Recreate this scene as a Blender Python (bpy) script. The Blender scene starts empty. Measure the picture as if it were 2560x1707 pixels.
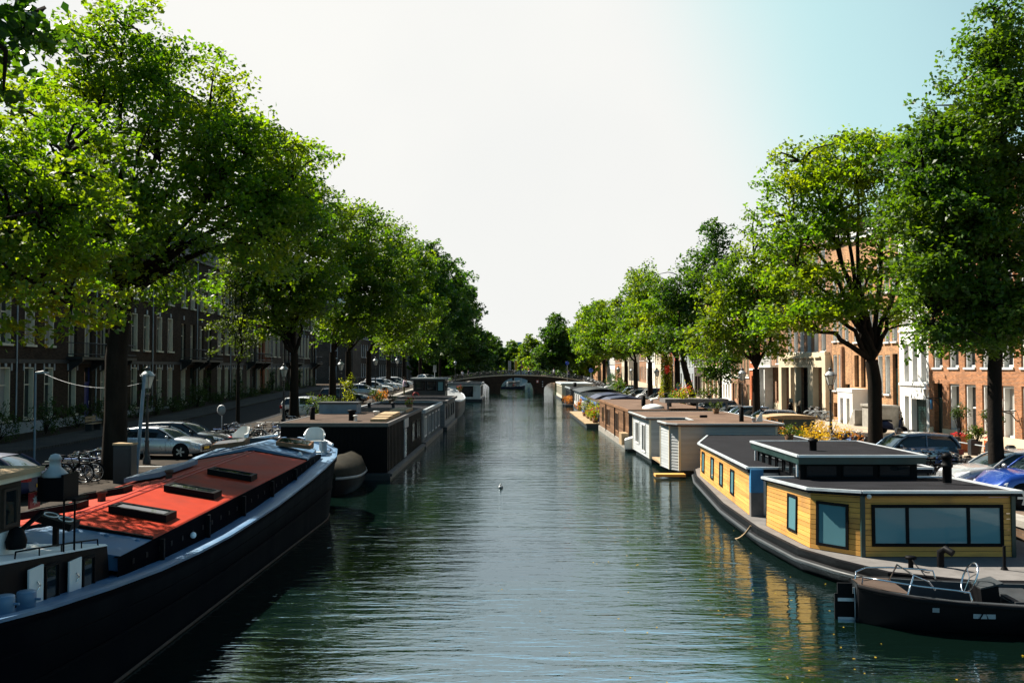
import bpy, math, random
import numpy as np
from mathutils import Vector, Matrix

sc = bpy.context.scene
COL = sc.collection
rnd = random.Random(11)

# ------------------------------------------------------------------ camera, sky, sun, exposure
EYE = 5.3                      # camera height above the water
FPX, CX, HOR = 2275.6, 1280.0, 920.0
cd = bpy.data.cameras.new("camera"); cam = bpy.data.objects.new("camera", cd); COL.objects.link(cam)
cd.lens = 32; cd.sensor_width = 36; cd.clip_end = 3000; cd.clip_start = 0.1
cam.location = (0, 0, EYE); cam.rotation_euler = (math.radians(91.674), 0, 0)
sc.camera = cam
sc.view_settings.view_transform = 'Standard'; sc.view_settings.look = 'None'
sc.view_settings.exposure = 1.3; sc.view_settings.gamma = 1.0
sc.cycles.max_bounces = 6; sc.cycles.diffuse_bounces = 2; sc.cycles.glossy_bounces = 4
sc.cycles.transmission_bounces = 4; sc.cycles.transparent_max_bounces = 6
sc.cycles.caustics_reflective = False; sc.cycles.caustics_refractive = False
sc.cycles.sample_clamp_indirect = 4.0

SUN_EL, SUN_AZ = math.radians(47), math.radians(-51)    # azimuth from +Y towards +X
sd = bpy.data.lights.new("sun", 'SUN'); so = bpy.data.objects.new("sun", sd); COL.objects.link(so)
sd.energy = 5.0; sd.angle = math.radians(0.5); sd.color = (1.0, 0.93, 0.80)
tosun = Vector((math.sin(SUN_AZ)*math.cos(SUN_EL), math.cos(SUN_AZ)*math.cos(SUN_EL), math.sin(SUN_EL)))
so.rotation_euler = tosun.to_track_quat('Z', 'Y').to_euler(); so.location = (-40, 40, 80)

w = bpy.data.worlds.new("World"); sc.world = w; w.use_nodes = True
wn, wl = w.node_tree.nodes, w.node_tree.links
bg = wn['Background']; bg.inputs['Strength'].default_value = 0.05
sky = wn.new('ShaderNodeTexSky'); sky.sky_type = 'NISHITA'; sky.sun_disc = False
sky.sun_elevation = SUN_EL; sky.sun_rotation = SUN_AZ % (2*math.pi)
sky.air_density = 0.7; sky.dust_density = 0.3; sky.ozone_density = 1.6
def wmath(op, a, b=None, clamp=False):
    n = wn.new('ShaderNodeMath'); n.operation = op; n.use_clamp = clamp
    for i, v in enumerate((a, b)):
        if v is None: continue
        if isinstance(v, (int, float)): n.inputs[i].default_value = v
        else: wl.new(v, n.inputs[i])
    return n.outputs[0]
def wramp(v, lo, hi):
    n = wn.new('ShaderNodeMapRange'); n.interpolation_type = 'SMOOTHSTEP'
    wl.new(v, n.inputs['Value']); n.inputs['From Min'].default_value = lo; n.inputs['From Max'].default_value = hi
    return n.outputs['Result']
tc = wn.new('ShaderNodeTexCoord'); sx = wn.new('ShaderNodeSeparateXYZ'); wl.new(tc.outputs['Generated'], sx.inputs[0])
nz = wn.new('ShaderNodeTexNoise'); nz.inputs['Scale'].default_value = 2.2; nz.inputs['Detail'].default_value = 4
wl.new(tc.outputs['Generated'], nz.inputs['Vector'])
# bright cloud veil ahead, trimmed left and overhead against fill light; clear blue elsewhere
s_ = wmath('ADD', sx.outputs['X'], wmath('MULTIPLY', sx.outputs['Z'], 0.5))
s_ = wmath('ADD', s_, wmath('MULTIPLY', wmath('SUBTRACT', nz.outputs['Fac'], 0.5), 0.10))
veil = wmath('SUBTRACT', 1.0, wmath('MULTIPLY', wramp(s_, 0.42, 0.8), 0.6))
veil = wmath('MULTIPLY', veil, wramp(sx.outputs['X'], -0.7, -0.4))
veil = wmath('MULTIPLY', veil, wramp(sx.outputs['Y'], 0.1, 0.6))
veil = wmath('MULTIPLY', veil, wmath('SUBTRACT', 1.0, wmath('MULTIPLY', wramp(sx.outputs['Z'], 0.58, 0.76), 0.98)))
tint = wn.new('ShaderNodeMix'); tint.data_type = 'RGBA'; tint.blend_type = 'MULTIPLY'; tint.inputs[0].default_value = 1.0
wl.new(sky.outputs[0], tint.inputs[6]); tint.inputs[7].default_value = (0.85, 1.2, 1.05, 1)
mx = wn.new('ShaderNodeMix'); mx.data_type = 'RGBA'
wl.new(veil, mx.inputs[0]); wl.new(tint.outputs[2], mx.inputs[6]); vc = wn.new('ShaderNodeMix'); vc.data_type = 'RGBA'; wl.new(wramp(sx.outputs['Z'], 0.37, 0.5), vc.inputs[0])
vr = wn.new('ShaderNodeMix'); vr.data_type = 'RGBA'; wl.new(wramp(s_, 0.27, 0.50), vr.inputs[0])
vh = wn.new('ShaderNodeMix'); vh.data_type = 'RGBA'; wl.new(wramp(nz.outputs['Fac'], 0.3, 0.7), vh.inputs[0])
vh.inputs[6].default_value = (7.35, 7.4, 7.25, 1); vh.inputs[7].default_value = (7.9, 7.85, 7.55, 1); wl.new(vh.outputs[2], vr.inputs[6]); vr.inputs[7].default_value = (4.7, 6.9, 7.1, 1); wl.new(vr.outputs[2], vc.inputs[6])
vc.inputs[7].default_value = (10.0, 13.5, 15.5, 1); wl.new(vc.outputs[2], mx.inputs[7])  # brighter blue band above the frame, added to lift water reflections
wl.new(mx.outputs[2], bg.inputs['Color'])

# ------------------------------------------------------------------ mesh building
class MB:
    def __init__(s): s.v = []; s.f = []; s.m = []; s.s = []
    def add(s, vs, fs, mi=0, smooth=False):
        o = len(s.v); s.v += [tuple(p) for p in vs]
        for f in fs: s.f.append([i+o for i in f]); s.m.append(mi); s.s.append(smooth)
        return s
    def box(s, x0, x1, y0, y1, z0, z1, mi=0):
        if x0 > x1: x0, x1 = x1, x0
        if y0 > y1: y0, y1 = y1, y0
        if z0 > z1: z0, z1 = z1, z0
        return s.hex([(x0,y0,z0),(x1,y0,z0),(x1,y1,z0),(x0,y1,z0),(x0,y0,z1),(x1,y0,z1),(x1,y1,z1),(x0,y1,z1)], mi)
    def hex(s, p, mi=0):
        return s.add(p, [(3,2,1,0),(4,5,6,7),(0,1,5,4),(1,2,6,5),(2,3,7,6),(3,0,4,7)], mi)
    def cbox(s, c, d, rz=0.0, mi=0, rx=0.0, ry=0.0):
        m = Matrix.Translation(c) @ Matrix.Rotation(rz, 4, 'Z') @ Matrix.Rotation(ry, 4, 'Y') @ Matrix.Rotation(rx, 4, 'X')
        a, b, h = d[0]/2, d[1]/2, d[2]/2
        p = [(-a,-b,-h),(a,-b,-h),(a,b,-h),(-a,b,-h),(-a,-b,h),(a,-b,h),(a,b,h),(-a,b,h)]
        return s.hex([m @ Vector(q) for q in p], mi)
    def quad(s, a, b, c, d, mi=0): return s.add([a,b,c,d], [(0,1,2,3)], mi)
    def poly(s, ps, mi=0): return s.add(ps, [tuple(range(len(ps)))], mi)
    def prism(s, poly, z0, z1, mi=0, mtop=None):
        """poly counter-clockwise in plan; z0/z1 numbers or lists"""
        n = len(poly); za = z0 if isinstance(z0, (list, tuple)) else [z0]*n; zb = z1 if isinstance(z1, (list, tuple)) else [z1]*n
        vs = [(p[0],p[1],za[i]) for i, p in enumerate(poly)] + [(p[0],p[1],zb[i]) for i, p in enumerate(poly)]
        s.add(vs, [(i,(i+1)%n,n+(i+1)%n,n+i) for i in range(n)] + [tuple(range(n-1,-1,-1))], mi)
        s.add(vs[n:], [tuple(range(n))], mi if mtop is None else mtop)
        return s
    def loft(s, rings, closed=True, caps=True, mi=0, smooth=True):
        n = len(rings[0]); vs = [p for r in rings for p in r]; fs = []
        for k in range(len(rings)-1):
            for i in range(n if closed else n-1):
                j = (i+1) % n; fs.append((k*n+i, k*n+j, (k+1)*n+j, (k+1)*n+i))
        s.add(vs, fs, mi, smooth)
        if caps and closed:
            s.add(rings[0], [tuple(range(n-1,-1,-1))], mi); s.add(rings[-1], [tuple(range(n))], mi)
        return s
    def tube(s, path, r, n=6, mi=0, caps=True, smooth=True):
        P = [Vector(p) for p in path]; rings = []
        rr = r if isinstance(r, (list, tuple)) else [r]*len(P)
        up = Vector((0.013, 0.021, 1))
        prev = None
        for i, p in enumerate(P):
            t = (P[min(i+1, len(P)-1)] - P[max(i-1, 0)])
            if t.length < 1e-9: t = Vector((0,0,1))
            t.normalize()
            a = prev if prev is not None else (up.cross(t) if abs(t.z) < .95 else Vector((1,.02,0)).cross(t))
            a = (a - t*a.dot(t)); a.normalize(); b = t.cross(a); prev = a
            rings.append([p + (a*math.cos(2*math.pi*k/n) + b*math.sin(2*math.pi*k/n))*rr[i] for k in range(n)])
        return s.loft(rings, True, caps, mi, smooth)
    def lathe(s, prof, c=(0,0,0), n=16, mi=0, axis='Z', smooth=True, caps=True):
        rings = []
        for r, h in prof:
            ring = []
            for k in range(n):
                a = 2*math.pi*k/n
                if axis == 'Z': q = (c[0]+r*math.cos(a), c[1]+r*math.sin(a), c[2]+h)
                elif axis == 'X': q = (c[0]+h, c[1]+r*math.cos(a), c[2]+r*math.sin(a))
                else: q = (c[0]+r*math.sin(a), c[1]+h, c[2]+r*math.cos(a))
                ring.append(q)
            rings.append(ring)
        return s.loft(rings, True, caps, mi, smooth)
    def ball(s, c, r, n=10, mi=0, sq=(1,1,1)):
        prof = [(max(.001, math.sin(math.pi*i/7)), -math.cos(math.pi*i/7)) for i in range(8)]
        m = MB(); m.lathe(prof, (0,0,0), n)
        return s.add([(c[0]+p[0]*r*sq[0], c[1]+p[1]*r*sq[1], c[2]+p[2]*r*sq[2]) for p in m.v], m.f, mi, True)
    def merge(s, o, mtx=None, mi=None):
        vs = o.v if mtx is None else [tuple(mtx @ Vector(p)) for p in o.v]
        k = len(s.v); s.v += list(vs)
        s.f += [[i+k for i in f] for f in o.f]; s.m += o.m if mi is None else [mi]*len(o.f); s.s += o.s
        return s
    def mesh(s, name, mats):
        me = bpy.data.meshes.new(name); me.from_pydata(s.v, [], s.f); me.update()
        for m in (mats if isinstance(mats, (list, tuple)) else [mats]): me.materials.append(m)
        me.polygons.foreach_set('material_index', s.m); me.polygons.foreach_set('use_smooth', s.s)
        return me

OFF = {}
def link(o): COL.objects.link(o); return o
def tag(o, label=None, cat=None, group=None, kind=None):
    if label: o['label'] = label
    if cat: o['category'] = cat
    if group: o['group'] = group
    if kind: o['kind'] = kind
    return o
def thing(name, label, cat, loc=(0,0,0), rz=0.0, group=None):
    o = link(bpy.data.objects.new(name, None)); o.empty_display_size = .2
    o.location = loc; o.rotation_euler = (0,0,rz); OFF[o.name] = Vector(loc)
    return tag(o, label, cat, group)
def part(name, mb, mats, parent, world=False, label=None):
    if world:
        d = OFF[parent.name]; mb.v = [(p[0]-d.x, p[1]-d.y, p[2]-d.z) for p in mb.v]
    me = mb if isinstance(mb, bpy.types.Mesh) else mb.mesh(name, mats)
    o = link(bpy.data.objects.new(name, me)); o.parent = parent
    if parent.name in OFF: OFF[o.name] = OFF[parent.name]
    if label: o['label'] = label
    return o
def solo(name, mb, mats, label, cat, loc=None, group=None, kind=None, rz=0.0):
    """a thing that is one mesh; loc given = vertices are local to it, else they are world and the origin stays put"""
    me = mb if isinstance(mb, bpy.types.Mesh) else mb.mesh(name, mats)
    o = link(bpy.data.objects.new(name, me))
    if loc is not None: o.location = loc; o.rotation_euler = (0,0,rz)
    OFF[o.name] = Vector(loc or (0,0,0))
    return tag(o, label, cat, group, kind)
KIDS = {}
def kids(o):
    if o.name not in KIDS: KIDS[o.name] = [c for c in COL.objects if c.parent == o]
    return KIDS[o.name]
def dup(root, loc, rz=0.0, label=None, group=None, scale=None):
    r = root.copy(); link(r); r.location = loc; r.rotation_euler = (0,0,rz)
    if scale: r.scale = scale if isinstance(scale, tuple) else (scale,)*3
    if label: r['label'] = label
    if group: r['group'] = group
    for ch in kids(root):
        c = ch.copy(); link(c); c.parent = r
        for g in kids(ch):
            d = g.copy(); link(d); d.parent = c
    return r
def structure(name, mb, mats): return solo(name, mb, mats, None, None, kind='structure')
def put(x, z, y=None, py=None):
    """plan position of the point seen at photo column x: at distance y, or on height z at photo row py"""
    Y = y if y is not None else (EYE-z)*FPX/(py-HOR)
    return ((x-CX)/FPX*Y, Y, z)
def lerp(a, b, t): return a+(b-a)*t
def interp(tab, x):
    if x <= tab[0][0]: return tab[0][1]
    for (a, va), (b, vb) in zip(tab, tab[1:]):
        if x <= b: return lerp(va, vb, (x-a)/(b-a))
    return tab[-1][1]
ZL = [(50,1.1),(68,1.4),(88,1.9),(108,2.35),(130,2.6),(200,2.6),(240,1.4),(300,1.2)]
ZR = [(120,1.05),(150,1.5),(180,2.4),(200,2.5),(240,1.4),(300,1.2)]
def zl(y): return interp(ZL, y)
def zr(y): return interp(ZR, y)
ORD = "first second third fourth fifth sixth seventh eighth ninth tenth eleventh twelfth thirteenth fourteenth fifteenth sixteenth seventeenth eighteenth nineteenth twentieth".split()
ORD += ["twenty-"+w for w in ORD[:9]] + ["thirtieth"] + ["thirty-"+w for w in ORD[:9]] + ["fortieth"] + ["forty-"+w for w in ORD[:9]]

# ------------------------------------------------------------------ materials
def base_mat(name):
    m = bpy.data.materials.new(name); m.use_nodes = True
    return m, m.node_tree, m.node_tree.nodes['Principled BSDF']
def nnode(nt, typ, **kw):
    n = nt.nodes.new(typ)
    for k, v in kw.items(): setattr(n, k, v)
    return n
def mixc(nt, fac, a, b, blend='MIX'):
    n = nnode(nt, 'ShaderNodeMix', data_type='RGBA', blend_type=blend)
    for i, v in ((0, fac), (6, a), (7, b)):
        if isinstance(v, (int, float)): n.inputs[i].default_value = v
        elif isinstance(v, tuple): n.inputs[i].default_value = v if len(v) == 4 else v+(1,)
        else: nt.links.new(v, n.inputs[i])
    return n.outputs[2]
def mrange(nt, v, a, b, c, d):
    n = nnode(nt, 'ShaderNodeMapRange'); nt.links.new(v, n.inputs[0])
    for i, q in enumerate((a,b,c,d)): n.inputs[i+1].default_value = q
    return n.outputs[0]
def mul(c, k): return tuple(min(1.0, x*k) for x in c[:3])
def addbump(nt, b, h, strength, dist=.02):
    n = nnode(nt, 'ShaderNodeBump'); n.inputs['Strength'].default_value = strength; n.inputs['Distance'].default_value = dist
    nt.links.new(h, n.inputs['Height']); nt.links.new(n.outputs[0], b.inputs['Normal'])
def mat(name, c, rough=.6, metal=0.0, var=.22, scale=2.5, bump=0.0, bscale=30, spec=.5, island=0.0, streak=False, coat=0.0, dirt=None):
    m, nt, b = base_mat(name)
    t = nnode(nt, 'ShaderNodeTexCoord')
    vec = t.outputs['Object']
    if streak:
        mp = nnode(nt, 'ShaderNodeMapping'); mp.inputs['Scale'].default_value = (1,1,.12) if streak is True else streak
        nt.links.new(vec, mp.inputs[0]); vec = mp.outputs[0]
    n = nnode(nt, 'ShaderNodeTexNoise'); n.inputs['Scale'].default_value = scale; n.inputs['Detail'].default_value = 6; n.inputs['Roughness'].default_value = .65
    nt.links.new(vec, n.inputs['Vector'])
    f = mrange(nt, n.outputs['Fac'], .3, .7, 0, 1)
    col = mixc(nt, f, mul(c, 1-var), mul(c, 1+var))
    if dirt:
        n2 = nnode(nt, 'ShaderNodeTexNoise'); n2.inputs['Scale'].default_value = scale*.45; n2.inputs['Detail'].default_value = 8
        nt.links.new(t.outputs['Object'], n2.inputs['Vector'])
        col = mixc(nt, mrange(nt, n2.outputs['Fac'], .52, .68, 0, .8), col, dirt)
    if island:
        g = nnode(nt, 'ShaderNodeNewGeometry')
        col = mixc(nt, 1.0, col, mixc(nt, g.outputs['Random Per Island'], (1-island,)*3, (1+island,)*3), 'MULTIPLY')
    nt.links.new(col, b.inputs['Base Color'])
    nt.links.new(mrange(nt, n.outputs['Fac'], .3, .7, max(.02, rough-.08), min(1, rough+.08)), b.inputs['Roughness'])
    if rough >= .68 and spec == .5: spec = .12
    b.inputs['Metallic'].default_value = metal; b.inputs['Specular IOR Level'].default_value = spec
    if spec < .3: b.inputs['IOR'].default_value = 1.12 if spec < .1 else 1.25
    b.inputs['Coat Weight'].default_value = coat; b.inputs['Coat Roughness'].default_value = .05
    if bump:
        n3 = nnode(nt, 'ShaderNodeTexNoise'); n3.inputs['Scale'].default_value = bscale; n3.inputs['Detail'].default_value = 5
        nt.links.new(t.outputs['Object'], n3.inputs['Vector']); addbump(nt, b, n3.outputs['Fac'], bump)
    return m
def wallvec(nt):
    """(along the wall, up) from object coordinates, whichever way the wall faces"""
    t = nnode(nt, 'ShaderNodeTexCoord'); s = nnode(nt, 'ShaderNodeSeparateXYZ'); nt.links.new(t.outputs['Object'], s.inputs[0])
    sn = nnode(nt, 'ShaderNodeSeparateXYZ'); nt.links.new(t.outputs['Normal'], sn.inputs[0])
    a = nnode(nt, 'ShaderNodeMath', operation='ABSOLUTE'); nt.links.new(sn.outputs[0], a.inputs[0])
    g = nnode(nt, 'ShaderNodeMath', operation='GREATER_THAN'); nt.links.new(a.outputs[0], g.inputs[0]); g.inputs[1].default_value = .5
    mxx = nnode(nt, 'ShaderNodeMix'); nt.links.new(g.outputs[0], mxx.inputs[0]); nt.links.new(s.outputs[0], mxx.inputs[2]); nt.links.new(s.outputs[1], mxx.inputs[3])
    c = nnode(nt, 'ShaderNodeCombineXYZ'); nt.links.new(mxx.outputs[0], c.inputs[0]); nt.links.new(s.outputs[2], c.inputs[1])
    return t, c.outputs[0]
def brick(name, c, mortar=(.30,.27,.23), size=.07, var=.3, flat=False):
    m, nt, b = base_mat(name)
    t, v = wallvec(nt)
    if flat: v = t.outputs['Object']
    k = nnode(nt, 'ShaderNodeTexBrick'); nt.links.new(v, k.inputs['Vector'])
    k.inputs['Scale'].default_value = 1.0; k.inputs['Brick Width'].default_value = size*3.1; k.inputs['Row Height'].default_value = size
    k.inputs['Mortar Size'].default_value = size*.11; k.inputs['Mortar Smooth'].default_value = .3
    k.inputs['Color1'].default_value = mul(c, 1-var)+(1,); k.inputs['Color2'].default_value = mul(c, 1+var)+(1,); k.inputs['Mortar'].default_value = mortar+(1,)
    n = nnode(nt, 'ShaderNodeTexNoise'); n.inputs['Scale'].default_value = .7; n.inputs['Detail'].default_value = 8
    nt.links.new(t.outputs['Object'], n.inputs['Vector'])
    col = mixc(nt, 1.0, k.outputs['Color'], mixc(nt, mrange(nt, n.outputs['Fac'], .3, .7, 0, 1), (.72,.72,.74), (1.18,1.15,1.1)), 'MULTIPLY')
    nt.links.new(col, b.inputs['Base Color']); b.inputs['Roughness'].default_value = .85; b.inputs['Specular IOR Level'].default_value = .12; b.inputs['IOR'].default_value = 1.25
    addbump(nt, b, k.outputs['Fac'], -.4, .01)
    return m
def glass(name, c=(.012,.017,.02), curtain=None, rough=.04):
    """window pane: dark room behind a reflecting face; some panes show pale curtains"""
    m, nt, b = base_mat(name)
    col = c
    if curtain:
        oi = nnode(nt, 'ShaderNodeObjectInfo'); t = nnode(nt, 'ShaderNodeTexCoord')
        wv = nnode(nt, 'ShaderNodeTexWave'); wv.inputs['Scale'].default_value = 5; wv.inputs['Distortion'].default_value = 1.5
        nt.links.new(t.outputs['Object'], wv.inputs['Vector'])
        ccol = mixc(nt, wv.outputs['Fac'], mul(curtain, .55), curtain)
        st = nnode(nt, 'ShaderNodeMath', operation='GREATER_THAN'); nt.links.new(oi.outputs['Random'], st.inputs[0]); st.inputs[1].default_value = .6
        nt.links.new(mixc(nt, st.outputs[0], c, ccol), b.inputs['Base Color'])
    else: b.inputs['Base Color'].default_value = c+(1,)
    b.inputs['Roughness'].default_value = rough; b.inputs['Specular IOR Level'].default_value = .6
    return m
def leafmat(name, dark, light, yellow, trans=.45):
    m, nt, b = base_mat(name)
    g = nnode(nt, 'ShaderNodeNewGeometry'); t = nnode(nt, 'ShaderNodeTexCoord')
    n = nnode(nt, 'ShaderNodeTexNoise'); n.inputs['Scale'].default_value = .45; n.inputs['Detail'].default_value = 3
    nt.links.new(t.outputs['Object'], n.inputs['Vector'])
    col = mixc(nt, g.outputs['Random Per Island'], dark, light)
    col = mixc(nt, mrange(nt, n.outputs['Fac'], .45, .7, 0, .65), col, yellow)
    nt.links.new(col, b.inputs['Base Color']); b.inputs['Roughness'].default_value = .5; b.inputs['Specular IOR Level'].default_value = .3
    tr = nnode(nt, 'ShaderNodeBsdfTranslucent')
    nt.links.new(mixc(nt, 1.0, col, (3.3,3.05,.38), 'MULTIPLY'), tr.inputs['Color'])
    ms = nnode(nt, 'ShaderNodeMixShader'); ms.inputs[0].default_value = trans
    nt.links.new(b.outputs[0], ms.inputs[1]); nt.links.new(tr.outputs[0], ms.inputs[2])
    nt.links.new(ms.outputs[0], nt.nodes['Material Output'].inputs['Surface'])
    return m

M = dict(
    white=mat('white_paint', (.74,.74,.72), .45, var=.06, dirt=(.5,.49,.45)), cream=mat('cream_paint', (.66,.60,.46), .5, var=.08),
    offwhite=mat('offwhite_plaster', (.78,.77,.74), .8, var=.05, bump=.15), stone=mat('grey_stone', (.30,.28,.25), .8, bump=.3), pale=mat('pale_stone', (.60,.50,.36), .8, var=.1, scale=.8, bump=.15),
    black=mat('black_paint', (.006,.006,.007), .55, spec=.2), blacksteel=mat('black_steel_paint', (.0025,.003,.005), .5, var=.4, scale=1.2, streak=True, spec=.04),
    iron=mat('cast_iron', (.018,.02,.022), .45), steel=mat('galvanised_steel', (.45,.47,.50), .35, .8), chrome=mat('chrome', (.7,.7,.72), .12, 1.0),
    grey=mat('grey_paint', (.22,.23,.24), .5), dgrey=mat('dark_grey_paint', (.03,.034,.038), .5, spec=.35), mgrey=mat('mid_grey_boards', (.13,.15,.16), .6, island=.2, streak=(.3,.3,3)),
    bluesteel=mat('light_blue_deck_paint', (.055,.14,.26), .45, var=.2, scale=1.5, dirt=(.13,.22,.32)), bluepole=mat('grey_blue_paint', (.13,.20,.27), .45),
    red=mat('red_deck_paint', (.36,.030,.010), .6, var=.2, scale=.9, spec=.2, dirt=(.12,.02,.013)), rubber=mat('tyre_rubber', (.014,.014,.015), .7),
    darkfelt=mat('dark_roof_felt', (.019,.019,.022), .9, var=.25, scale=1.2, bump=.4, bscale=60), brownfelt=mat('brown_gravel_felt', (.15,.10,.075), .9, var=.3, scale=.8, bump=.6, bscale=45, dirt=(.12,.08,.06)),
    darkbrown=mat('weathered_brown_felt', (.085,.062,.05), .9, var=.3, scale=.8, bump=.5, bscale=45), zinc=mat('zinc_trim', (.62,.66,.70), .35, .3, var=.1),
    yellow=mat('yellow_larch_boards', (.62,.31,.07), .55, var=.24, scale=2.2, island=.2, streak=(.25,.25,6), dirt=(.40,.20,.06), spec=.3), brownwood=mat('brown_weathered_boards', (.17,.095,.055), .7, var=.35, scale=2, island=.3, streak=(.3,.3,5)),
    shadowwood=mat('larch_boards_shaded', (.48,.26,.08), .5, var=.22, scale=2.2, island=.14, streak=(.25,.25,6)), greyboard=mat('pale_grey_boards', (.40,.42,.43), .6, var=.1, island=.07, streak=(.3,.3,4)),  # first entry: unused darker copy of the larch boards, front wall shade in colour
    deck=mat('grey_deck', (.16,.15,.145), .7, var=.2, bump=.2), plank=mat('bleached_planks', (.36,.26,.16), .8, island=.2, streak=(4,.3,1)), teal=mat('teal_door', (.03,.16,.20), .4), bluepanel=mat('blue_panel', (.04,.19,.38), .4),
    dgreen=mat('dark_green_door', (.012,.035,.032), .35), bluedoor=mat('deep_blue_door', (.02,.03,.16), .4), navy=mat('navy_paint', (.014,.02,.06), .45), blue=mat('blue_band', (.05,.12,.32), .5),
    orange=mat('orange_timber', (.38,.10,.025), .55, island=.2, streak=True), redpaint=mat('red_shutter', (.42,.03,.03), .5), bark=mat('bark', (.020,.016,.013), .9, var=.4, scale=3, bump=.9, bscale=14, streak=(1,1,.25)),
    slate=mat('slate_roof', (.06,.065,.075), .7, var=.3, scale=6), tarp=mat('brown_tarpaulin', (.03,.027,.021), .8, var=.25, bump=.4, bscale=6), soil=mat('soil', (.05,.035,.025), .95),
    glass=glass('window_glass', curtain=(.42,.40,.37)), dglass=glass('dark_glass'), blind=glass('blinds_behind_glass', (.11,.25,.29), rough=.06), carglass=glass('car_glass', (.01,.018,.022), rough=.03),
    brickA=brick('orange_red_brick', (.35,.14,.055)), brickB=brick('ochre_brick', (.43,.22,.10)), brickC=brick('brown_brick', (.30,.15,.085)), brickR=brick('bright_red_brick', (.48,.11,.03)),
    brickD=brick('dark_brick', (.052,.036,.027), (.042,.037,.032)), brickE=brick('rust_brick', (.24,.075,.03), (.1,.08,.07)), brickQ=brick('quay_brick', (.16,.10,.065), (.12,.1,.08), size=.08), brickG=brick('grey_brown_brick', (.085,.068,.058), (.06,.055,.05)),  # first entry: evenly very dark brick with dark mortar
    pave=brick('clay_pavers', (.20,.145,.11), (.10,.085,.07), size=.1, flat=True), flag=brick('concrete_flags', (.42,.35,.27), (.25,.2,.16), size=.3, flat=True, var=.08), paveshade=brick('shaded_clay_pavers', (.05,.041,.034), (.03,.028,.025), size=.1, flat=True), flagshade=brick('shaded_concrete_flags', (.075,.07,.065), (.04,.038,.035), size=.3, flat=True, var=.08), carved=mat('carved_stone', (.34,.27,.18), .85), mustard=mat('mustard_panel', (.42,.24,.03), .6), asphalt=mat('asphalt', (.022,.023,.025), .85, var=.2, scale=.6, bump=.3, bscale=80),  # the two dark pavings are shaded copies, left-bank shade put in the colour
    grass=mat('verge_grass', (.05,.08,.02), .9, var=.4, scale=1.5), skin=mat('skin', (.50,.30,.22), .6), hair=mat('dark_hair', (.03,.02,.015), .7), pink=mat('lilac_shirt', (.50,.40,.50), .8), olive=mat('olive_trousers', (.12,.11,.05), .8), navycloth=mat('navy_cloth', (.03,.04,.08), .8), redcloth=mat('red_cloth', (.4,.05,.05), .8), whitecloth=mat('white_cloth', (.7,.7,.7), .8),
    signblue=mat('blue_sign', (.015,.06,.38), .4, var=.05), signyellow=mat('yellow_sign', (.75,.42,.02), .5, var=.05), plastic=mat('white_plastic', (.72,.71,.68), .4, var=.05), silver=mat('silver_car_paint', (.46,.47,.49), .3, .5, var=.03, coat=1), bluecar=mat('blue_car_paint', (.008,.05,.30), .3, .3, var=.05, coat=1),
    slateblue=mat('slate_blue_car_paint', (.13,.19,.27), .3, .5, var=.03, coat=1), whitecar=mat('white_car_paint', (.75,.75,.75), .3, var=.03, coat=1), blackcar=mat('black_car_paint', (.012,.013,.016), .3, var=.05, coat=1), greycar=mat('grey_car_paint', (.13,.14,.15), .3, .4, var=.03, coat=1), redcar=mat('red_car_paint', (.30,.03,.02), .3, var=.05, coat=1),
    lamp=mat('lens', (.8,.82,.85), .1, var=.02), taillamp=mat('tail_lens', (.35,.01,.01), .2), lglass=mat('lantern_glass', (.50,.50,.46), .25, var=.1), frost=mat('grey_painted_metal', (.33,.36,.38), .45),
)
LEAF = dict(
    yellow=leafmat('elm_leaves_yellow_green', (.022,.065,.006), (.085,.16,.010), (.17,.195,.012), .5),
    green=leafmat('elm_leaves_green', (.018,.052,.006), (.07,.135,.010), (.14,.175,.012), .46),
    deep=leafmat('elm_leaves_deep_green', (.009,.036,.007), (.035,.09,.010), (.07,.12,.012), .4),
    mid=leafmat('elm_leaves_mid_green', (.014,.045,.007), (.05,.11,.010), (.08,.13,.012), .4), shrub=leafmat('shrub_leaves', (.02,.04,.01), (.05,.08,.015), (.07,.10,.02), .35), box=leafmat('clipped_leaves', (.012,.03,.008), (.03,.06,.012), (.04,.07,.012), .3),
    gold=leafmat('golden_leaves', (.28,.17,.02), (.48,.32,.03), (.42,.28,.03), .3), rust=leafmat('rust_leaves', (.28,.09,.02), (.36,.15,.04), (.3,.15,.03), .3),
    lime=leafmat('lime_leaves', (.09,.13,.012), (.20,.22,.02), (.25,.24,.02), .4), pinkf=leafmat('pink_petals', (.45,.02,.06), (.6,.05,.12), (.5,.03,.07), .2), redf=leafmat('red_petals', (.4,.03,.03), (.55,.06,.04), (.45,.04,.03), .2),
)
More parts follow.
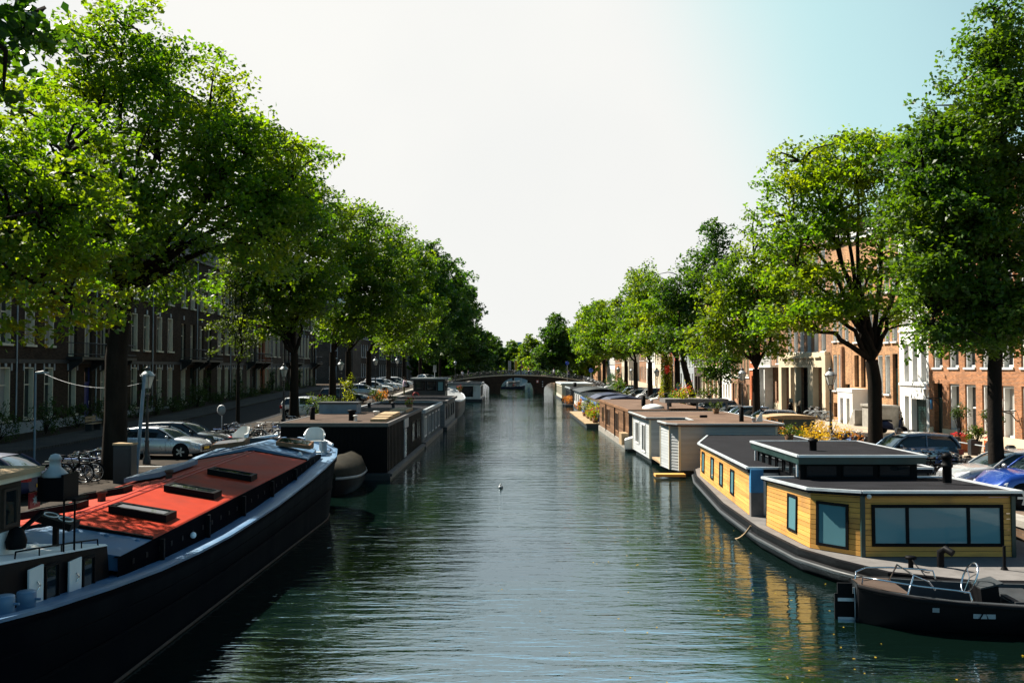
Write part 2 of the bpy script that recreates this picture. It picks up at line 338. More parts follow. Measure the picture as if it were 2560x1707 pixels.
# ------------------------------------------------------------------ water, streets, quays
XL, XR = -13.0, 14.2            # quay edges
def water_mat():
    m, nt, b = base_mat('canal_water')
    b.inputs['Base Color'].default_value = (.002,.007,.005,1); b.inputs['Roughness'].default_value = .035
    b.inputs['IOR'].default_value = 3.6; b.inputs['Specular Tint'].default_value = (.70,.89,1,1); b.inputs['Specular IOR Level'].default_value = .62
    t = nnode(nt, 'ShaderNodeTexCoord'); hs = None
    for sc_, st, w_, det in (((.33,1.55,1),1.0,1.0,2), ((1.2,4.4,1),1.0,.48,3), ((4.0,11,1),1.0,.13,2)):
        mp = nnode(nt, 'ShaderNodeMapping'); mp.inputs['Scale'].default_value = sc_; mp.inputs['Rotation'].default_value = (0,0,.12*st)
        nt.links.new(t.outputs['Object'], mp.inputs[0])
        n = nnode(nt, 'ShaderNodeTexNoise'); n.inputs['Scale'].default_value = 1.0; n.inputs['Detail'].default_value = det; n.inputs['Distortion'].default_value = .6
        nt.links.new(mp.outputs[0], n.inputs['Vector'])
        k = nnode(nt, 'ShaderNodeMath', operation='MULTIPLY'); nt.links.new(n.outputs['Fac'], k.inputs[0]); k.inputs[1].default_value = w_
        if hs is None: hs = k.outputs[0]
        else:
            a = nnode(nt, 'ShaderNodeMath', operation='ADD'); nt.links.new(hs, a.inputs[0]); nt.links.new(k.outputs[0], a.inputs[1]); hs = a.outputs[0]
    # calmer and rougher patches, as wind leaves them
    n = nnode(nt, 'ShaderNodeTexNoise'); n.inputs['Scale'].default_value = .09; nt.links.new(t.outputs['Object'], n.inputs['Vector'])
    bm_ = nnode(nt, 'ShaderNodeBump'); nt.links.new(mrange(nt, n.outputs['Fac'], .35, .65, .45, 1.0), bm_.inputs['Strength']); bm_.inputs['Distance'].default_value = .046
    nt.links.new(hs, bm_.inputs['Height']); nt.links.new(bm_.outputs[0], b.inputs['Normal'])
    return m
structure('water', MB().quad((-18,-60,0),(20,-60,0),(20,700,0),(-18,700,0)), water_mat())
structure('ground', MB().quad((-1500,-400,-1.6),(1500,-400,-1.6),(1500,1800,-1.6),(-1500,1800,-1.6)), M['soil'])
YS = [-40,0,20,35,50,60,68,78,88,98,108,120,130,150,165,180,200,220,240,270,300,400,700]
def strip(name, x0, x1, zf, dz, m, thick=0.0, ys=YS, wavy=None):
    mb = MB()
    for a, b in zip(ys, ys[1:]):
        za, zb = zf(a)+dz, zf(b)+dz
        mb.quad((x0,a,za),(x1,a,za),(x1,b,zb),(x0,b,zb))
        if thick:
            for x in ((x0,) if x0 > 0 else (x1,)):
                p = [(x,a,za-thick),(x,b,zb-thick),(x,b,zb),(x,a,za)]
                mb.poly(p if x0 < 0 else p[::-1])
    return structure(name, mb, m)
strip('street_left', -1400, XL-.45, zl, 0, M['paveshade']); strip('street_right', XR+.45, 1400, zr, 0, M['pave'])
strip('road_left', -24.3, -18.6, zl, .004, M['asphalt']); strip('road_right', 19.2, 21.4, zr, .004, M['asphalt'])
strip('pavement_left', -27.4, -24.3, zl, .12, M['flagshade'], .13); strip('pavement_right', 21.4, 26.3, zr, .12, M['flag'], .13)
strip('garden_soil', -30.2, -27.4, zl, .125, M['soil'])
mk = MB()
for a in np.arange(30, 150, 9.0):
    for s, x0, x1, zf in ((0, -18.5, -13.6, zl), (1, 14.8, 19.0, zr)):
        mk.quad((x0,a,zf(a)+.008),(x1,a,zf(a)+.008),(x1,a+.12,zf(a+.12)+.008),(x0,a+.12,zf(a+.12)+.008))
structure('parking_markings', mk, M['white'])
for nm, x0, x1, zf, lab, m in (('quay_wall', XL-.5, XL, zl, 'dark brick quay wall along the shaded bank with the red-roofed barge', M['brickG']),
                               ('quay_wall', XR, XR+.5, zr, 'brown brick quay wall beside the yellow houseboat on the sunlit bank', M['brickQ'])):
    t = thing(nm, lab, 'quay wall', ((x0+x1)/2, 40, 0))
    a, c = MB(), MB()
    for p, q in zip(YS, YS[1:]):
        zp, zq = zf(p)-.18, zf(q)-.18
        a.hex([(x0,p,-1.5),(x1,p,-1.5),(x1,q,-1.5),(x0,q,-1.5),(x0,p,zp),(x1,p,zp),(x1,q,zq),(x0,q,zq)])
        c.hex([(x0-.05,p,zp),(x1+.05,p,zp),(x1+.05,q,zq),(x0-.05,q,zq),(x0-.05,p,zp+.19),(x1+.05,p,zp+.19),(x1+.05,q,zq+.19),(x0-.05,q,zq+.19)])
    part('wall', a, m, t, True); part('coping', c, M['stone'], t, True)

# ------------------------------------------------------------------ arched bridge
BY0, BY1 = 188.0, 195.0
def deck_z(x): return 2.45 + 1.35*max(0.0, 1-((x-1.0)/14.6)**2)
def under_z(x):
    for x0, x1, spring, crown in ((-2.5,4.5,.5,3.3), (-12.6,-4.6,.9,2.65), (6.6,14.6,.9,2.65)):
        if x0 <= x <= x1:
            u = (2*x-x0-x1)/(x1-x0); return spring + (crown-spring)*math.sqrt(max(0, 1-abs(u)**2.3))
    return -1.0
xs = sorted(set([round(v,3) for v in np.linspace(-16,18,110)] + [-12.6,-4.6,-4.599,-2.501,-2.5,4.5,4.501,6.599,6.6,14.6,-12.601,14.601]))
b = MB()
for x0, x1 in zip(xs, xs[1:]):
    if x1-x0 < .01:
        z0, z1 = sorted((under_z(x0), under_z(x1)))
        b.quad((x0,BY0,z0),(x0,BY0,z1),(x0,BY1,z1),(x0,BY1,z0)); continue
    ua, ub, da, db = under_z(x0), under_z(x1), deck_z(x0), deck_z(x1)
    b.hex([(x0,BY0,ua),(x1,BY0,ub),(x1,BY1,ub),(x0,BY1,ua),(x0,BY0,da),(x1,BY0,db),(x1,BY1,db),(x0,BY1,da)])
br = thing('arched_bridge', 'dark three-arched canal bridge with iron railings crossing the water ahead', 'bridge', (1, BY0, 0))
part('arches', b, M['brickD'], br, True)
for y in (BY0-.12, BY1+.003):
    fa = MB()
    for x0, x1 in zip(np.linspace(-16,18,40), np.linspace(-16,18,40)[1:]):
        fa.hex([(x0,y,deck_z(x0)-.05),(x1,y,deck_z(x1)-.05),(x1,y+.117,deck_z(x1)-.05),(x0,y+.117,deck_z(x0)-.05),(x0,y,deck_z(x0)+.14),(x1,y,deck_z(x1)+.14),(x1,y+.117,deck_z(x1)+.14),(x0,y+.117,deck_z(x0)+.14)])
    part('deck_edge', fa, M['pale'], br, True)
for y in (BY0+.1, BY1-.1):
    ra = MB()
    xx = np.linspace(-15.5, 17.5, 34)
    for h in (.3, .65, 1.0): ra.tube([(x,y,deck_z(x)+h) for x in xx], .022 if h < 1 else .035, 5)
    for x in np.linspace(-15.5, 17.5, 20): ra.tube([(x,y,deck_z(x)-.05),(x,y,deck_z(x)+1.08)], .045, 5)
    part('railing', ra, M['iron'], br, True)
sg = MB().box(5.0,5.5,BY0-.2,BY0-.13,2.25,2.85); sg.box(5.1,5.4,BY0-.22,BY0-.203,2.35,2.75,1)
part('navigation_sign', sg, [M['redpaint'], M['white']], br, True)
lt = MB()
for z in (2.5, 2.0, 1.55): part('signal_lamp', MB().lathe([(.01,-.08),(.12,-.06),(.12,.0)], (6.3,BY0-.15,z), 10, 0, 'Y'), M['lamp'], br, True)

# ------------------------------------------------------------------ houses
WIN = {}
def window_mesh(w, h, style):
    k = (round(w,2), round(h,2), style)
    if k in WIN: return WIN[k]
    f, p = MB(), MB()
    fm = {'white':M['white'], 'dark':M['black'], 'cream':M['cream'], 'grey':M['grey'], 'french':M['cream']}[style.split('-')[0]]
    opt = style.split('-')[1:]
    fr = .13 if 'thick' in opt else .075
    jd = -.19 if style.startswith(('white','cream')) else 0
    f.box(0,fr,jd,.16,0,h); f.box(w-fr,w,jd,.16,0,h); f.box(fr,w-fr,jd,.16,h-fr,h); f.box(fr,w-fr,0,.16,0,fr)
    ht = h*(.66 if 'high' in opt else .52)
    if 'plain' not in opt: f.box(fr,w-fr,.03,.13,ht-.04,ht+.04)
    if 'mull' in opt: f.box(w/2-.025,w/2+.025,.05,.12,fr,ht-.04); f.box(w/2-.025,w/2+.025,.05,.12,ht+.04,h-fr)
    if 'bars' in opt:
        for q in (.18, .34, .7, .85): f.box(fr,w-fr,.06,.11,h*q-.015,h*q+.015)
    if 'leaves' in opt: f.box(w/2-.05,w/2+.05,.05,.13,fr,ht-.04)
    if 'sill' in opt: f.box(-.06,w+.06,-.36,.0,-.12,0)
    p.quad((fr*.9,.10,fr*.9),(w-fr*.9,.10,fr*.9),(w-fr*.9,.10,h-fr*.9),(fr*.9,.10,h-fr*.9))
    WIN[k] = (f.mesh('window', fm), p.mesh('pane', M['glass']))
    return WIN[k]
def add_window(house, u0, z0, w, h, style, depth):
    a, g = window_mesh(w, h, style)
    o = part('window', a, None, house); o.location = (u0, depth-.02, z0)
    part('pane', g, None, o)
def add_door(house, u0, z0, w, h, m, depth, light=.25, slats=False, double=False):
    d = MB(); hd = h*(1-light)
    d.box(0,w,.02,.09,0,hd)
    for k in range(2 if double else 1):
        a, b_ = (w*k/2+.05, w*(k+1)/2-.05) if double else (.08, w-.08)
        if slats:
            for q in range(11): d.box(a+.06,b_-.06,-.005,.018,hd*(.1+.078*q),hd*(.1+.078*q)+hd*.03)
        else:
            for q0, q1 in ((.08,.3),(.35,.62),(.67,.93)): d.box(a,b_,-.005,.018,hd*q0,hd*q1)
    d.box(-.0,.06,-.02,.1,hd,h); d.box(w-.06,w,-.02,.1,hd,h)
    if light: d.box(.06,w-.06,-.02,.1,hd,hd+.07)
    o = part('door', d, m, house); o.location = (u0, depth-.04, z0)
    if light: part('pane', MB().quad((.06,.06,hd+.07),(w-.06,.06,hd+.07),(w-.06,.06,h),(.06,.06,h)), M['dglass'], o)
    part('handle', MB().tube([(w-.14,-.06,hd*.45),(w-.14,-.06,hd*.55)], .018, 5), M['chrome'], o)
def facade(mb, W, Hh, ops, depth, mi=0, z0=0.0):
    us = sorted(set([0.0, W] + [round(v,3) for o in ops for v in (o[0], o[1])])); vs = sorted(set([z0, Hh] + [round(v,3) for o in ops for v in (o[2], o[3])]))
    for a, b_ in zip(us, us[1:]):
        for c, d in zip(vs, vs[1:]):
            x, z = (a+b_)/2, (c+d)/2
            if any(o[0] < x < o[1] and o[2] < z < o[3] for o in ops): continue
            mb.quad((a,0,c),(b_,0,c),(b_,0,d),(a,0,d), mi)
    for o in ops:
        a, b_, c, d = o[:4]
        mb.quad((a,0,c),(a,0,d),(a,depth,d),(a,depth,c), mi); mb.quad((b_,0,c),(b_,depth,c),(b_,depth,d),(b_,0,d), mi)
        mb.quad((a,0,d),(b_,0,d),(b_,depth,d),(a,depth,d), mi); mb.quad((a,0,c),(a,depth,c),(b_,depth,c),(b_,0,c), mi)
        mb.quad((a-.0,depth+.12,c),(b_,depth+.12,c),(b_,depth+.12,d),(a,depth+.12,d), mi)
def house(label, side, y0, y1, X, zb, Hh, wm, rows, doors=(), depth=.28, roofm=None, cornice='white', bands=(), plinth=None, flat=True, group=None, name='canal_house', deep=9.0):
    """rows: (z0, z1, centres, width, style); doors: (u0, w, z0, h, material, kw). u runs left to right seen from the canal"""
    W = y1-y0
    if side == 'R': t = thing(name, label, 'house', (X, y1, zb), -math.pi/2, group)
    elif side == 'L': t = thing(name, label, 'house', (X, y0, zb), math.pi/2, group)
    else: t = thing(name, label, 'house', (X, y0, zb), 0, group)
    ops, wins = [], []
    for z0, z1, cs, w_, st in rows:
        for c in cs: ops.append((c-w_/2, c+w_/2, z0, z1)); wins.append((c-w_/2, z0, w_, z1-z0, st))
    for d in doors: ops.append((d[0], d[0]+d[1], d[2], d[2]+d[3]))
    mb = MB(); facade(mb, W, Hh, ops, depth, 0, -1.2)
    mb.quad((0,0,-1.2),(0,0,Hh),(0,deep,Hh),(0,deep,-1.2)); mb.quad((W,0,-1.2),(W,deep,-1.2),(W,deep,Hh),(W,0,Hh)); mb.quad((0,deep,-1.2),(0,deep,Hh),(W,deep,Hh),(W,deep,-1.2))
    part('wall', mb, wm, t)
    for z in wins: add_window(t, z[0], z[1], z[2], z[3], z[4], depth)
    for d in doors: add_door(t, d[0], d[2], d[1], d[3], d[4], depth, **(d[5] if len(d) > 5 else {}))
    c = MB(); c.box(.02,W-.02,-.35,0,Hh-.15,Hh+.18); c.box(.02,W-.02,-.22,-.003,Hh-.5,Hh-.153)
    part('cornice', c, M[cornice], t)
    r = MB()
    if flat: r.box(.04,W-.04,.02,deep,Hh+.003,Hh+.28)
    else: r.loft([[(.03,-.05,Hh+.19),(.03,1.6,Hh+2.9),(.03,deep-1.6,Hh+2.9),(.03,deep,Hh+.19)],[(W-.03,-.05,Hh+.19),(W-.03,1.6,Hh+2.9),(W-.03,deep-1.6,Hh+2.9),(W-.03,deep,Hh+.19)]], smooth=False)
    rf = part('roof', r, roofm or M['slate'], t)
    ch = MB().box(W*.2,W*.2+.9,3,3.7,Hh+.2,Hh+(1.3 if flat else 4.0)); part('chimney', ch, wm, rf)
    for z0, z1, m in bands: part('string_course', MB().box(.01,W-.01,-.09,-.003,z0,z1), M[m], t)
    if plinth:
        p = MB(); xs_ = [0.0]+[v for d in sorted(doors) if d[2] < .5 for v in (d[0]-.06, d[0]+d[1]+.06)]+[W]
        for a, b_ in zip(xs_[::2], xs_[1::2]):
            if b_-a > .05: p.box(a+.01,b_-.01,-.07,-.003,-1.2,plinth[0])
        part('plinth', p, M[plinth[1]], t)
    return t
FX = 26.0
S = 'white-mull-sill'
zb = 1.17
# --- sunlit right bank, from the near brick house away towards the bridge
cA = [1.2,3.2,5.1,7.0,9.0,10.9,12.8,14.7,16.6,18.5,20.4,22.3,24.2,26.1,28.0]
hA = house('long orange brick house with tall white sash windows behind the nearest tree', 'R', 27.5, 56.8, FX, zb, 14.8, M['brickA'],
  [(.45,3.2,cA[1:],1.22,'white-mull-thick'), (4.17,7.05,cA,1.22,'white-mull-thick-sill'), (8.1,10.4,cA,1.2,'white-mull-thick-sill'), (11.3,13.3,cA,1.2,'white-mull-sill')],
  [(.65,1.1,0,3.2,M['dgreen'],dict(light=.3))], depth=.3, plinth=(.5,'pale'))
sb = MB(); sb.box(0,1.2,-.0,.5,0,.12)
part('house_sign', MB().box(.18,.42,-.05,-.003,1.6,2.3), M['bluepanel'], hA)
wf = M['offwhite']
hB = house('narrow white plastered house with dark green garage doors', 'R', 56.85, 61.1, FX+.0, zb, 13.6, wf,
  [(3.25,5.7,[1.1,2.35,3.6],.72,'dark-high'), (6.9,9.2,[1.1,2.35,3.6],.72,'dark-high'), (10,11.9,[1.1,2.35,3.6],.72,'dark-high')],
  [(1.75,2.15,0,2.15,M['dgreen'],dict(light=0,slats=True,double=True)), (.75,.65,0,2.3,M['dgreen'],dict(light=.2))], depth=.38, bands=((3.0,3.16,'offwhite'),(6.5,6.66,'offwhite')))
hC = house('ochre brick house behind a pale grey stoop wall, left of the white plastered house', 'R', 61.15, 65, FX, zb, 14.5, M['brickB'],
  [(2.35,5.05,[.7,1.95],.85,'white-high-sill'), (5.95,8.4,[.7,1.95,3.2],.85,'white-high-sill'), (9.4,11.6,[.7,1.95,3.2],.85,'white-high-sill'), (12.3,13.6,[.7,1.95,3.2],.8,'white-plain')],
  [(2.8,.85,1.5,3.6,M['dgreen'],dict(light=.3))], depth=.25)
part('stoop', MB().box(.3,3.8,-1.15,-.02,-.2,1.45).box(.22,3.86,-1.25,-.02,1.455,1.62), M['stone'], hC)
hD = house('ochre brick house with a low white porch and steps beside the arching tree', 'R', 65.05, 69.6, FX, zb, 14.2, M['brickB'],
  [(2.7,5.1,[.9,2.2,3.6],.9,'dark-high'), (6.1,8.5,[.9,2.2,3.6],.9,'white-high-sill'), (9.5,11.7,[.9,2.2,3.6],.9,'white-high-sill')], [], depth=.25)
pm = MB(); facade(pm, 3.0, 2.35, [(.5,1.15,0,1.9),(1.8,2.45,0,1.9)], .3)
pm.v = [(p[0]+.05,p[1]-1.15,p[2]) for p in pm.v]; pm.box(.0,3.1,-1.2,-.02,2.353,2.6); pm.quad((3.05,-1.15,0),(3.05,0,0),(3.05,0,2.35),(3.05,-1.15,2.35)); pm.quad((.05,-1.15,0),(.05,-1.15,2.35),(.05,0,2.35),(.05,0,0))
part('porch', pm, M['offwhite'], hD)
add_door(hD, .58, 0, .62, 1.88, M['bluedoor'], -.85, light=0); add_door(hD, 1.88, 0, .55, 1.88, M['dgreen'], -.85, light=.2)
st = MB()
for k in range(6): st.box(3.1,4.3,-1.5+.0,-.02,-.2,.15+.2*k) if k == 0 else st.box(3.1+.18*k,4.4,-1.5,-.02,.15+.2*(k-1)+.003,.15+.2*k)
part('steps', st, M['stone'], hD)
hE = house('ochre brick house with pilaster and mustard panel next to the cream stone building', 'R', 69.65, 74, FX, zb, 14.4, M['brickB'],
  [(.2,1.35,[.75,1.95],.8,'dark-plain'), (2.35,5.2,[.75,1.95],.85,'white-high-sill'), (6.3,8.7,[.75,1.95,3.3],.85,'white-high-sill'), (9.6,11.8,[.75,1.95,3.3],.85,'white-high-sill')], [(2.9,1.0,0,2.9,M['dgreen'],dict(light=.35))], depth=.25)
part('pilaster', MB().box(2.5,2.78,-.22,-.003,-.2,5.8), M['brickC'], hE); part('sign_panel', MB().box(2.82,3.3,-.2,-.08,1.15,1.9), M['mustard'], hE)
cF = [1.3+1.75*k for k in range(7)][:6]; cF = [2.0,3.85,5.65,7.6,9.45,11.3]
hF = house('brown brick building with a cream stone ground floor carrying carved letters', 'R', 74.05, 87.2, FX, zb, 16.2, M['brickC'],
  [(.03,4.2,[2.15],2.4,'dark-high-mull'), (.03,4.2,[4.375],1.15,'dark-high'), (.03,4.2,[7.0],3.3,'dark-high-mull'), (.03,4.2,[11.1],2.3,'dark-high-mull'), (5.55,8.0,cF,1.15,'white-high-sill'), (9.2,11.6,cF,1.15,'white-high-sill'), (12.6,14.6,cF,1.1,'white-high-sill')], [], depth=.25)
pf = MB(); ops = [(.9,3.3,0,4.2),(3.75,4.9,0,4.2),(5.3,8.6,0,4.2),(9.9,12.2,0,4.2)]
facade(pf, 13.0, 5.2, ops, .49); pf.f = [f for f in pf.f if not all(pf.v[i][1] > .5 for i in f)]; pf.s = pf.s[:len(pf.f)]; pf.m = pf.m[:len(pf.f)]; pf.v = [(p[0]+.05,p[1]-.5,p[2]) for p in pf.v]
pf.box(.3,12.8,-.45,-.03,5.21,5.45); pf.quad((.05,-.5,0),(.05,-.5,5.2),(.05,0,5.2),(.05,0,0)); pf.quad((13.05,-.5,0),(13.05,0,0),(13.05,0,5.2),(13.05,-.5,5.2)); pf.quad((.05,-.5,5.2),(13.05,-.5,5.2),(13.05,0,5.2),(.05,0,5.2))
part('stone_front', pf, M['pale'], hF)
def lettering(txt, size, parent, loc, rot, m, name='lettering', depth=.02, spacing=1.0):
    cu = bpy.data.curves.new('text', 'FONT'); cu.body = txt; cu.size = size; cu.extrude = depth; cu.align_x = 'CENTER'; cu.align_y = 'CENTER'; cu.space_character = spacing
    to = bpy.data.objects.new('text', cu); COL.objects.link(to)
    bpy.context.view_layer.update()
    me = bpy.data.meshes.new_from_object(to.evaluated_get(bpy.context.evaluated_depsgraph_get())); COL.objects.unlink(to); bpy.data.objects.remove(to)
    me.materials.clear(); me.materials.append(m)
    o = link(bpy.data.objects.new(name, me)); o.parent = parent; o.location = loc; o.rotation_euler = rot
    return o
lettering('CEFHE IER GBOSSEL', .98, hF, (6.3,-.505,4.68), (math.pi/2,0,0), M['carved'], depth=.012, spacing=1.0)
wsub = MB()
for c in cF: wsub.box(c-.75,c+.75,-.68,-.503,5.0,5.1); wsub.box(c+.6,c+.72,-.62,-.503,4.95,4.999)
part('sill_brackets', wsub, M['pale'], hF)
hG = house('brown brick house with a white balustraded balcony over a pale porch', 'R', 87.25, 95, FX, zb, 15.5, M['brickC'],
  [(.9,4.1,[5.9],.95,'dark-high'), (4.6,7.6,[1.4,3.3,5.9],1.0,'white-high-sill'), (8.8,11.2,[1.4,3.3,5.9],1.0,'white-high-sill'), (12,14,[1.4,3.3,5.9],1.0,'white-high-sill')],
  [(2.6,1.2,.2,3.3,M['dgreen'],dict(light=.25)), (.6,1.0,0,3.2,M['dgreen'],dict(light=.3))], depth=.3, plinth=(.7,'pale'))
bl = MB(); bl.box(2.0,6.9,-1.0,-.02,4.2,4.4); bl.box(2.2,2.5,-.85,-.02,0,4.2); bl.box(4.0,4.3,-.85,-.02,0,4.2)
for k in range(20): bl.box(2.1+.24*k,2.2+.24*k,-.98,-.9,4.4,5.1)
bl.box(2.0,6.9,-1.0,-.88,5.1,5.22); part('balcony', bl, M['white'], hG)
hH = house('slim house of bright red brick with white lintels', 'R', 95.05, 99.6, FX, zb, 15.0, M['brickR'],
  [(.8,3.6,[3.2],1.1,'white-high-sill'), (4.8,7.4,[1.2,3.2],1.1,'white-high-sill'), (8.5,11,[1.2,3.2],1.1,'white-high-sill'), (12,13.8,[1.2,3.2],1.1,'white-high')], [(.7,1.0,0,3.3,M['dgreen'],dict(light=.3))], bands=((3.9,4.1,'white'),(7.8,7.95,'white')), plinth=(.7,'pale'))
cI = [.9+1.35*k for k in range(6)]
house('brown brick house with close-set windows and cream door surrounds', 'R', 99.65, 108, FX, zb, 14.0, M['brickC'],
  [(.6,2.3,[2.2,5.0,7.6],.9,'cream-plain'), (3.4,5.6,cI,.8,'cream-high-sill'), (6.8,9,cI,.8,'cream-high-sill'), (10,12,cI,.8,'cream-high-sill')], [(.6,.9,0,2.4,M['dgreen'],dict(light=.2)), (3.4,.9,0,2.4,M['dgreen'],dict(light=.2))], bands=((3.0,3.2,'white'),))
house('narrow house with a white painted ground floor and three dark windows', 'R', 108.05, 112.7, FX, zb, 13.5, M['offwhite'],
  [(.5,2.2,[.9,2.2,3.5],.75,'dark-plain'), (3.6,5.9,[.9,2.2,3.5],.8,'dark-high'), (7,9.2,[.9,2.2,3.5],.8,'dark-high'), (10.2,12,[.9,2.2,3.5],.8,'dark-high')])
hJ = house('house with a row of cream columns between dark ground floor windows', 'R', 112.75, 122.8, FX, zb, 14.5, M['brickB'],
  [(.4,3.7,[1.6,4.0,6.4,8.7],1.5,'dark-high'), (5,7.6,[1.4,3.3,5.2,7.1,9],1.0,'white-high-sill'), (8.8,11.2,[1.4,3.3,5.2,7.1,9],1.0,'white-high-sill')], [])
pc = MB()
for u in (.3,2.6,5.0,7.4,9.6): pc.lathe([(.24,0),(.24,.25),(.19,.3),(.17,3.6),(.26,3.75),(.26,4.0)], (u,-.3,0), 10)
pc.box(.05,10,-.5,-.003,4.0,4.5); part('colonnade', pc, M['cream'], hJ)
house('dark green shopfront house in the tree shade', 'R', 122.85, 130, FX, zb, 14.2, M['brickG'],
  [(.4,3.0,[1.4,3.2],1.5,'dark-mull'), (4.4,6.9,[1.3,3.5,5.7],1.1,'white-high-sill'), (8,10.4,[1.3,3.5,5.7],1.1,'white-high-sill')], [(4.6,1.2,0,3,M['dgreen'],dict(light=.3))])
specs = [('pale grey-blue plastered house with a bay window beyond the ivy-clad trunk', 130.05, 141, 'frost', 14.5, 'white'), ('brown brick house with red shutters between white window frames', 141.05, 150, 'brickC', 14.0, 'white'),
  ('cream plastered house beside the house with red shutters', 150.05, 158, 'cream', 15.0, 'dark'), ('yellow washed house near the far bridge end', 158.05, 166, 'pale', 13.8, 'white'),
  ('white house second from the bridge on the sunlit bank', 166.05, 176, 'offwhite', 15.2, 'dark'), ('brown brick corner house at the bridge on the sunlit bank', 176.05, 186, 'brickC', 14.6, 'white'),
  ('pale house just past the bridge on the sunlit side', 203, 216, 'cream', 15.0, 'dark'), ('brick house past the bridge, second on the sunlit side', 216.05, 230, 'brickA', 14.5, 'white'),
  ('white house past the bridge, third on the sunlit side', 230.05, 250, 'offwhite', 15.4, 'dark'), ('long brick house farthest along the sunlit side', 250.05, 300, 'brickB', 15.0, 'white')]
for lab, y0, y1, m, hh, fr in specs:
    n = max(3, int((y1-y0)/1.9)) if y1-y0 < 25 else 12
    cs = [(y1-y0)*(k+.5)/n for k in range(n)]
    hx = house(lab, 'R', y0, y1, FX, zr(y0)+.1, hh, M[m], [(.6,3.2,cs[1:],1.0,fr+'-high'), (4.4,6.8,cs,1.0,fr+'-high-sill'), (8,10.3,cs,1.0,fr+'-high-sill')] + ([(11.3,13.2,cs,.95,fr+'-high')] if hh > 14.3 else []), [(cs[0]-.5,1.0,0,3.2,M['dgreen'],dict(light=.3))])
    if 'red shutters' in lab:
        sh = MB()
        for c in cs[::2]:
            for z0, z1 in ((4.4,6.8),(8,10.3)): sh.box(c-1.0,c-.53,-.07,-.003,z0,z1); sh.box(c+.53,c+1.0,-.07,-.003,z0,z1)
        part('shutter', sh, M['redpaint'], hx)
# --- shaded left bank: dark brick terrace with balconies and front gardens
LX = -30.0; lz = 1.25
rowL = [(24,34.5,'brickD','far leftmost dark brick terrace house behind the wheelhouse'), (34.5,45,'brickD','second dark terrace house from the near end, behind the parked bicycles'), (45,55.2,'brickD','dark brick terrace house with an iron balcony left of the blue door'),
  (55.2,65.7,'brickD','dark brick terrace house with blue door panels and a long balcony'), (65.7,76,'brickD','dark brick house just right of the large elm trunk'), (76,86.7,'brickD','dark brick house with a bicycle-cluttered balcony and stone keystones'),
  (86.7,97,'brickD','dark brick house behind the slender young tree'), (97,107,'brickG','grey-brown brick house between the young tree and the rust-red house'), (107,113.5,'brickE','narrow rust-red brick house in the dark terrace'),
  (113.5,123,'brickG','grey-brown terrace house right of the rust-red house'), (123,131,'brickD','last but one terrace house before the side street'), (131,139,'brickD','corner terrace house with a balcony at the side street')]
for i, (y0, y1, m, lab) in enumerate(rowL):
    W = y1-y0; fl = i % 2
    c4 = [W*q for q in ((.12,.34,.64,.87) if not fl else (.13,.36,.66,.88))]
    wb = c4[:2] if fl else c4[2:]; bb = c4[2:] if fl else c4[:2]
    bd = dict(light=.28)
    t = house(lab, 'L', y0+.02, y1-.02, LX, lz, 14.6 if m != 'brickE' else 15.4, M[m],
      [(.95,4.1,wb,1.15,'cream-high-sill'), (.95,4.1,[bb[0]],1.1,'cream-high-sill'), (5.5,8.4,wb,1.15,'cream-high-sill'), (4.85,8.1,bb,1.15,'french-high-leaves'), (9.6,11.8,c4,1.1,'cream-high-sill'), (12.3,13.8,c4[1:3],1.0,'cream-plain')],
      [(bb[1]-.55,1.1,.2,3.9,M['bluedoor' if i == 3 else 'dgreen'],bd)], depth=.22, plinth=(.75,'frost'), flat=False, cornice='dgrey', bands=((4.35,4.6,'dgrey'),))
    bal = MB(); b0, b1 = bb[0]-.9, bb[1]+.9
    bal.box(b0,b1,-1.1,-.003,4.62,4.8)
    for a in (b0+.3, b1-.5): bal.prism([(a,-.95),(a+.2,-.95),(a+.2,-.003),(a,-.003)], [4.5,4.5,3.8,3.8], 4.62)
    for z in (5.75, 5.0): bal.tube([(b0+.04,-.03,z),(b0+.04,-1.06,z),(b1-.04,-1.06,z),(b1-.04,-.03,z)], .025, 4)
    for k in range(int((b1-b0)/.14)): bal.tube([(b0+.06+.14*k,-1.06,4.8),(b0+.06+.14*k,-1.06,5.75)], .011, 3, caps=False)
    part('balcony', bal, M['iron'], t)
    ks = MB()
    for c in wb+[bb[0]]:
        for du in (-.72, .6): ks.box(c+du,c+du+.12,-.05,-.003,3.9,4.35)
        ks.box(c-.1,c+.1,-.06,-.003,4.12,4.34); ks.box(c-.1,c+.1,-.06,-.003,8.45,8.8)
    part('keystones', ks, M['frost'], t)
    part('downpipe', MB().tube([(W-.2,-.08,.1),(W-.2,-.08,14.4)], .05, 6), M['frost'], t)
hg = house('grey-brown gable-ended house facing the side street on the shaded bank', 'F', 163, 175, -40.5, 2.5, 15.0, M['brickG'], [(4.6,7.2,[4.6,8.6],1.3,'white-mull-sill'),(.9,3.2,[4.8,8.4],1.3,'white-mull-sill'),(8.6,11,[4.6,8.6],1.3,'white-mull-sill')], [], flat=False)
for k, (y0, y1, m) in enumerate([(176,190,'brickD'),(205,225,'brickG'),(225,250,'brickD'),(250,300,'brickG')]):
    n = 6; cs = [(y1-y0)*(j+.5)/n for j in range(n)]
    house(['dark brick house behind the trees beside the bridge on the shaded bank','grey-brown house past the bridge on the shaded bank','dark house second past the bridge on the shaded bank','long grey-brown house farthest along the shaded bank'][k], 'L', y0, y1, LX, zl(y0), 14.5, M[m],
      [(.9,3.6,cs,1.1,'white-high-sill'),(4.9,7.4,cs,1.1,'white-high-sill'),(8.6,10.8,cs,1.1,'white-high-sill')], [], flat=False)
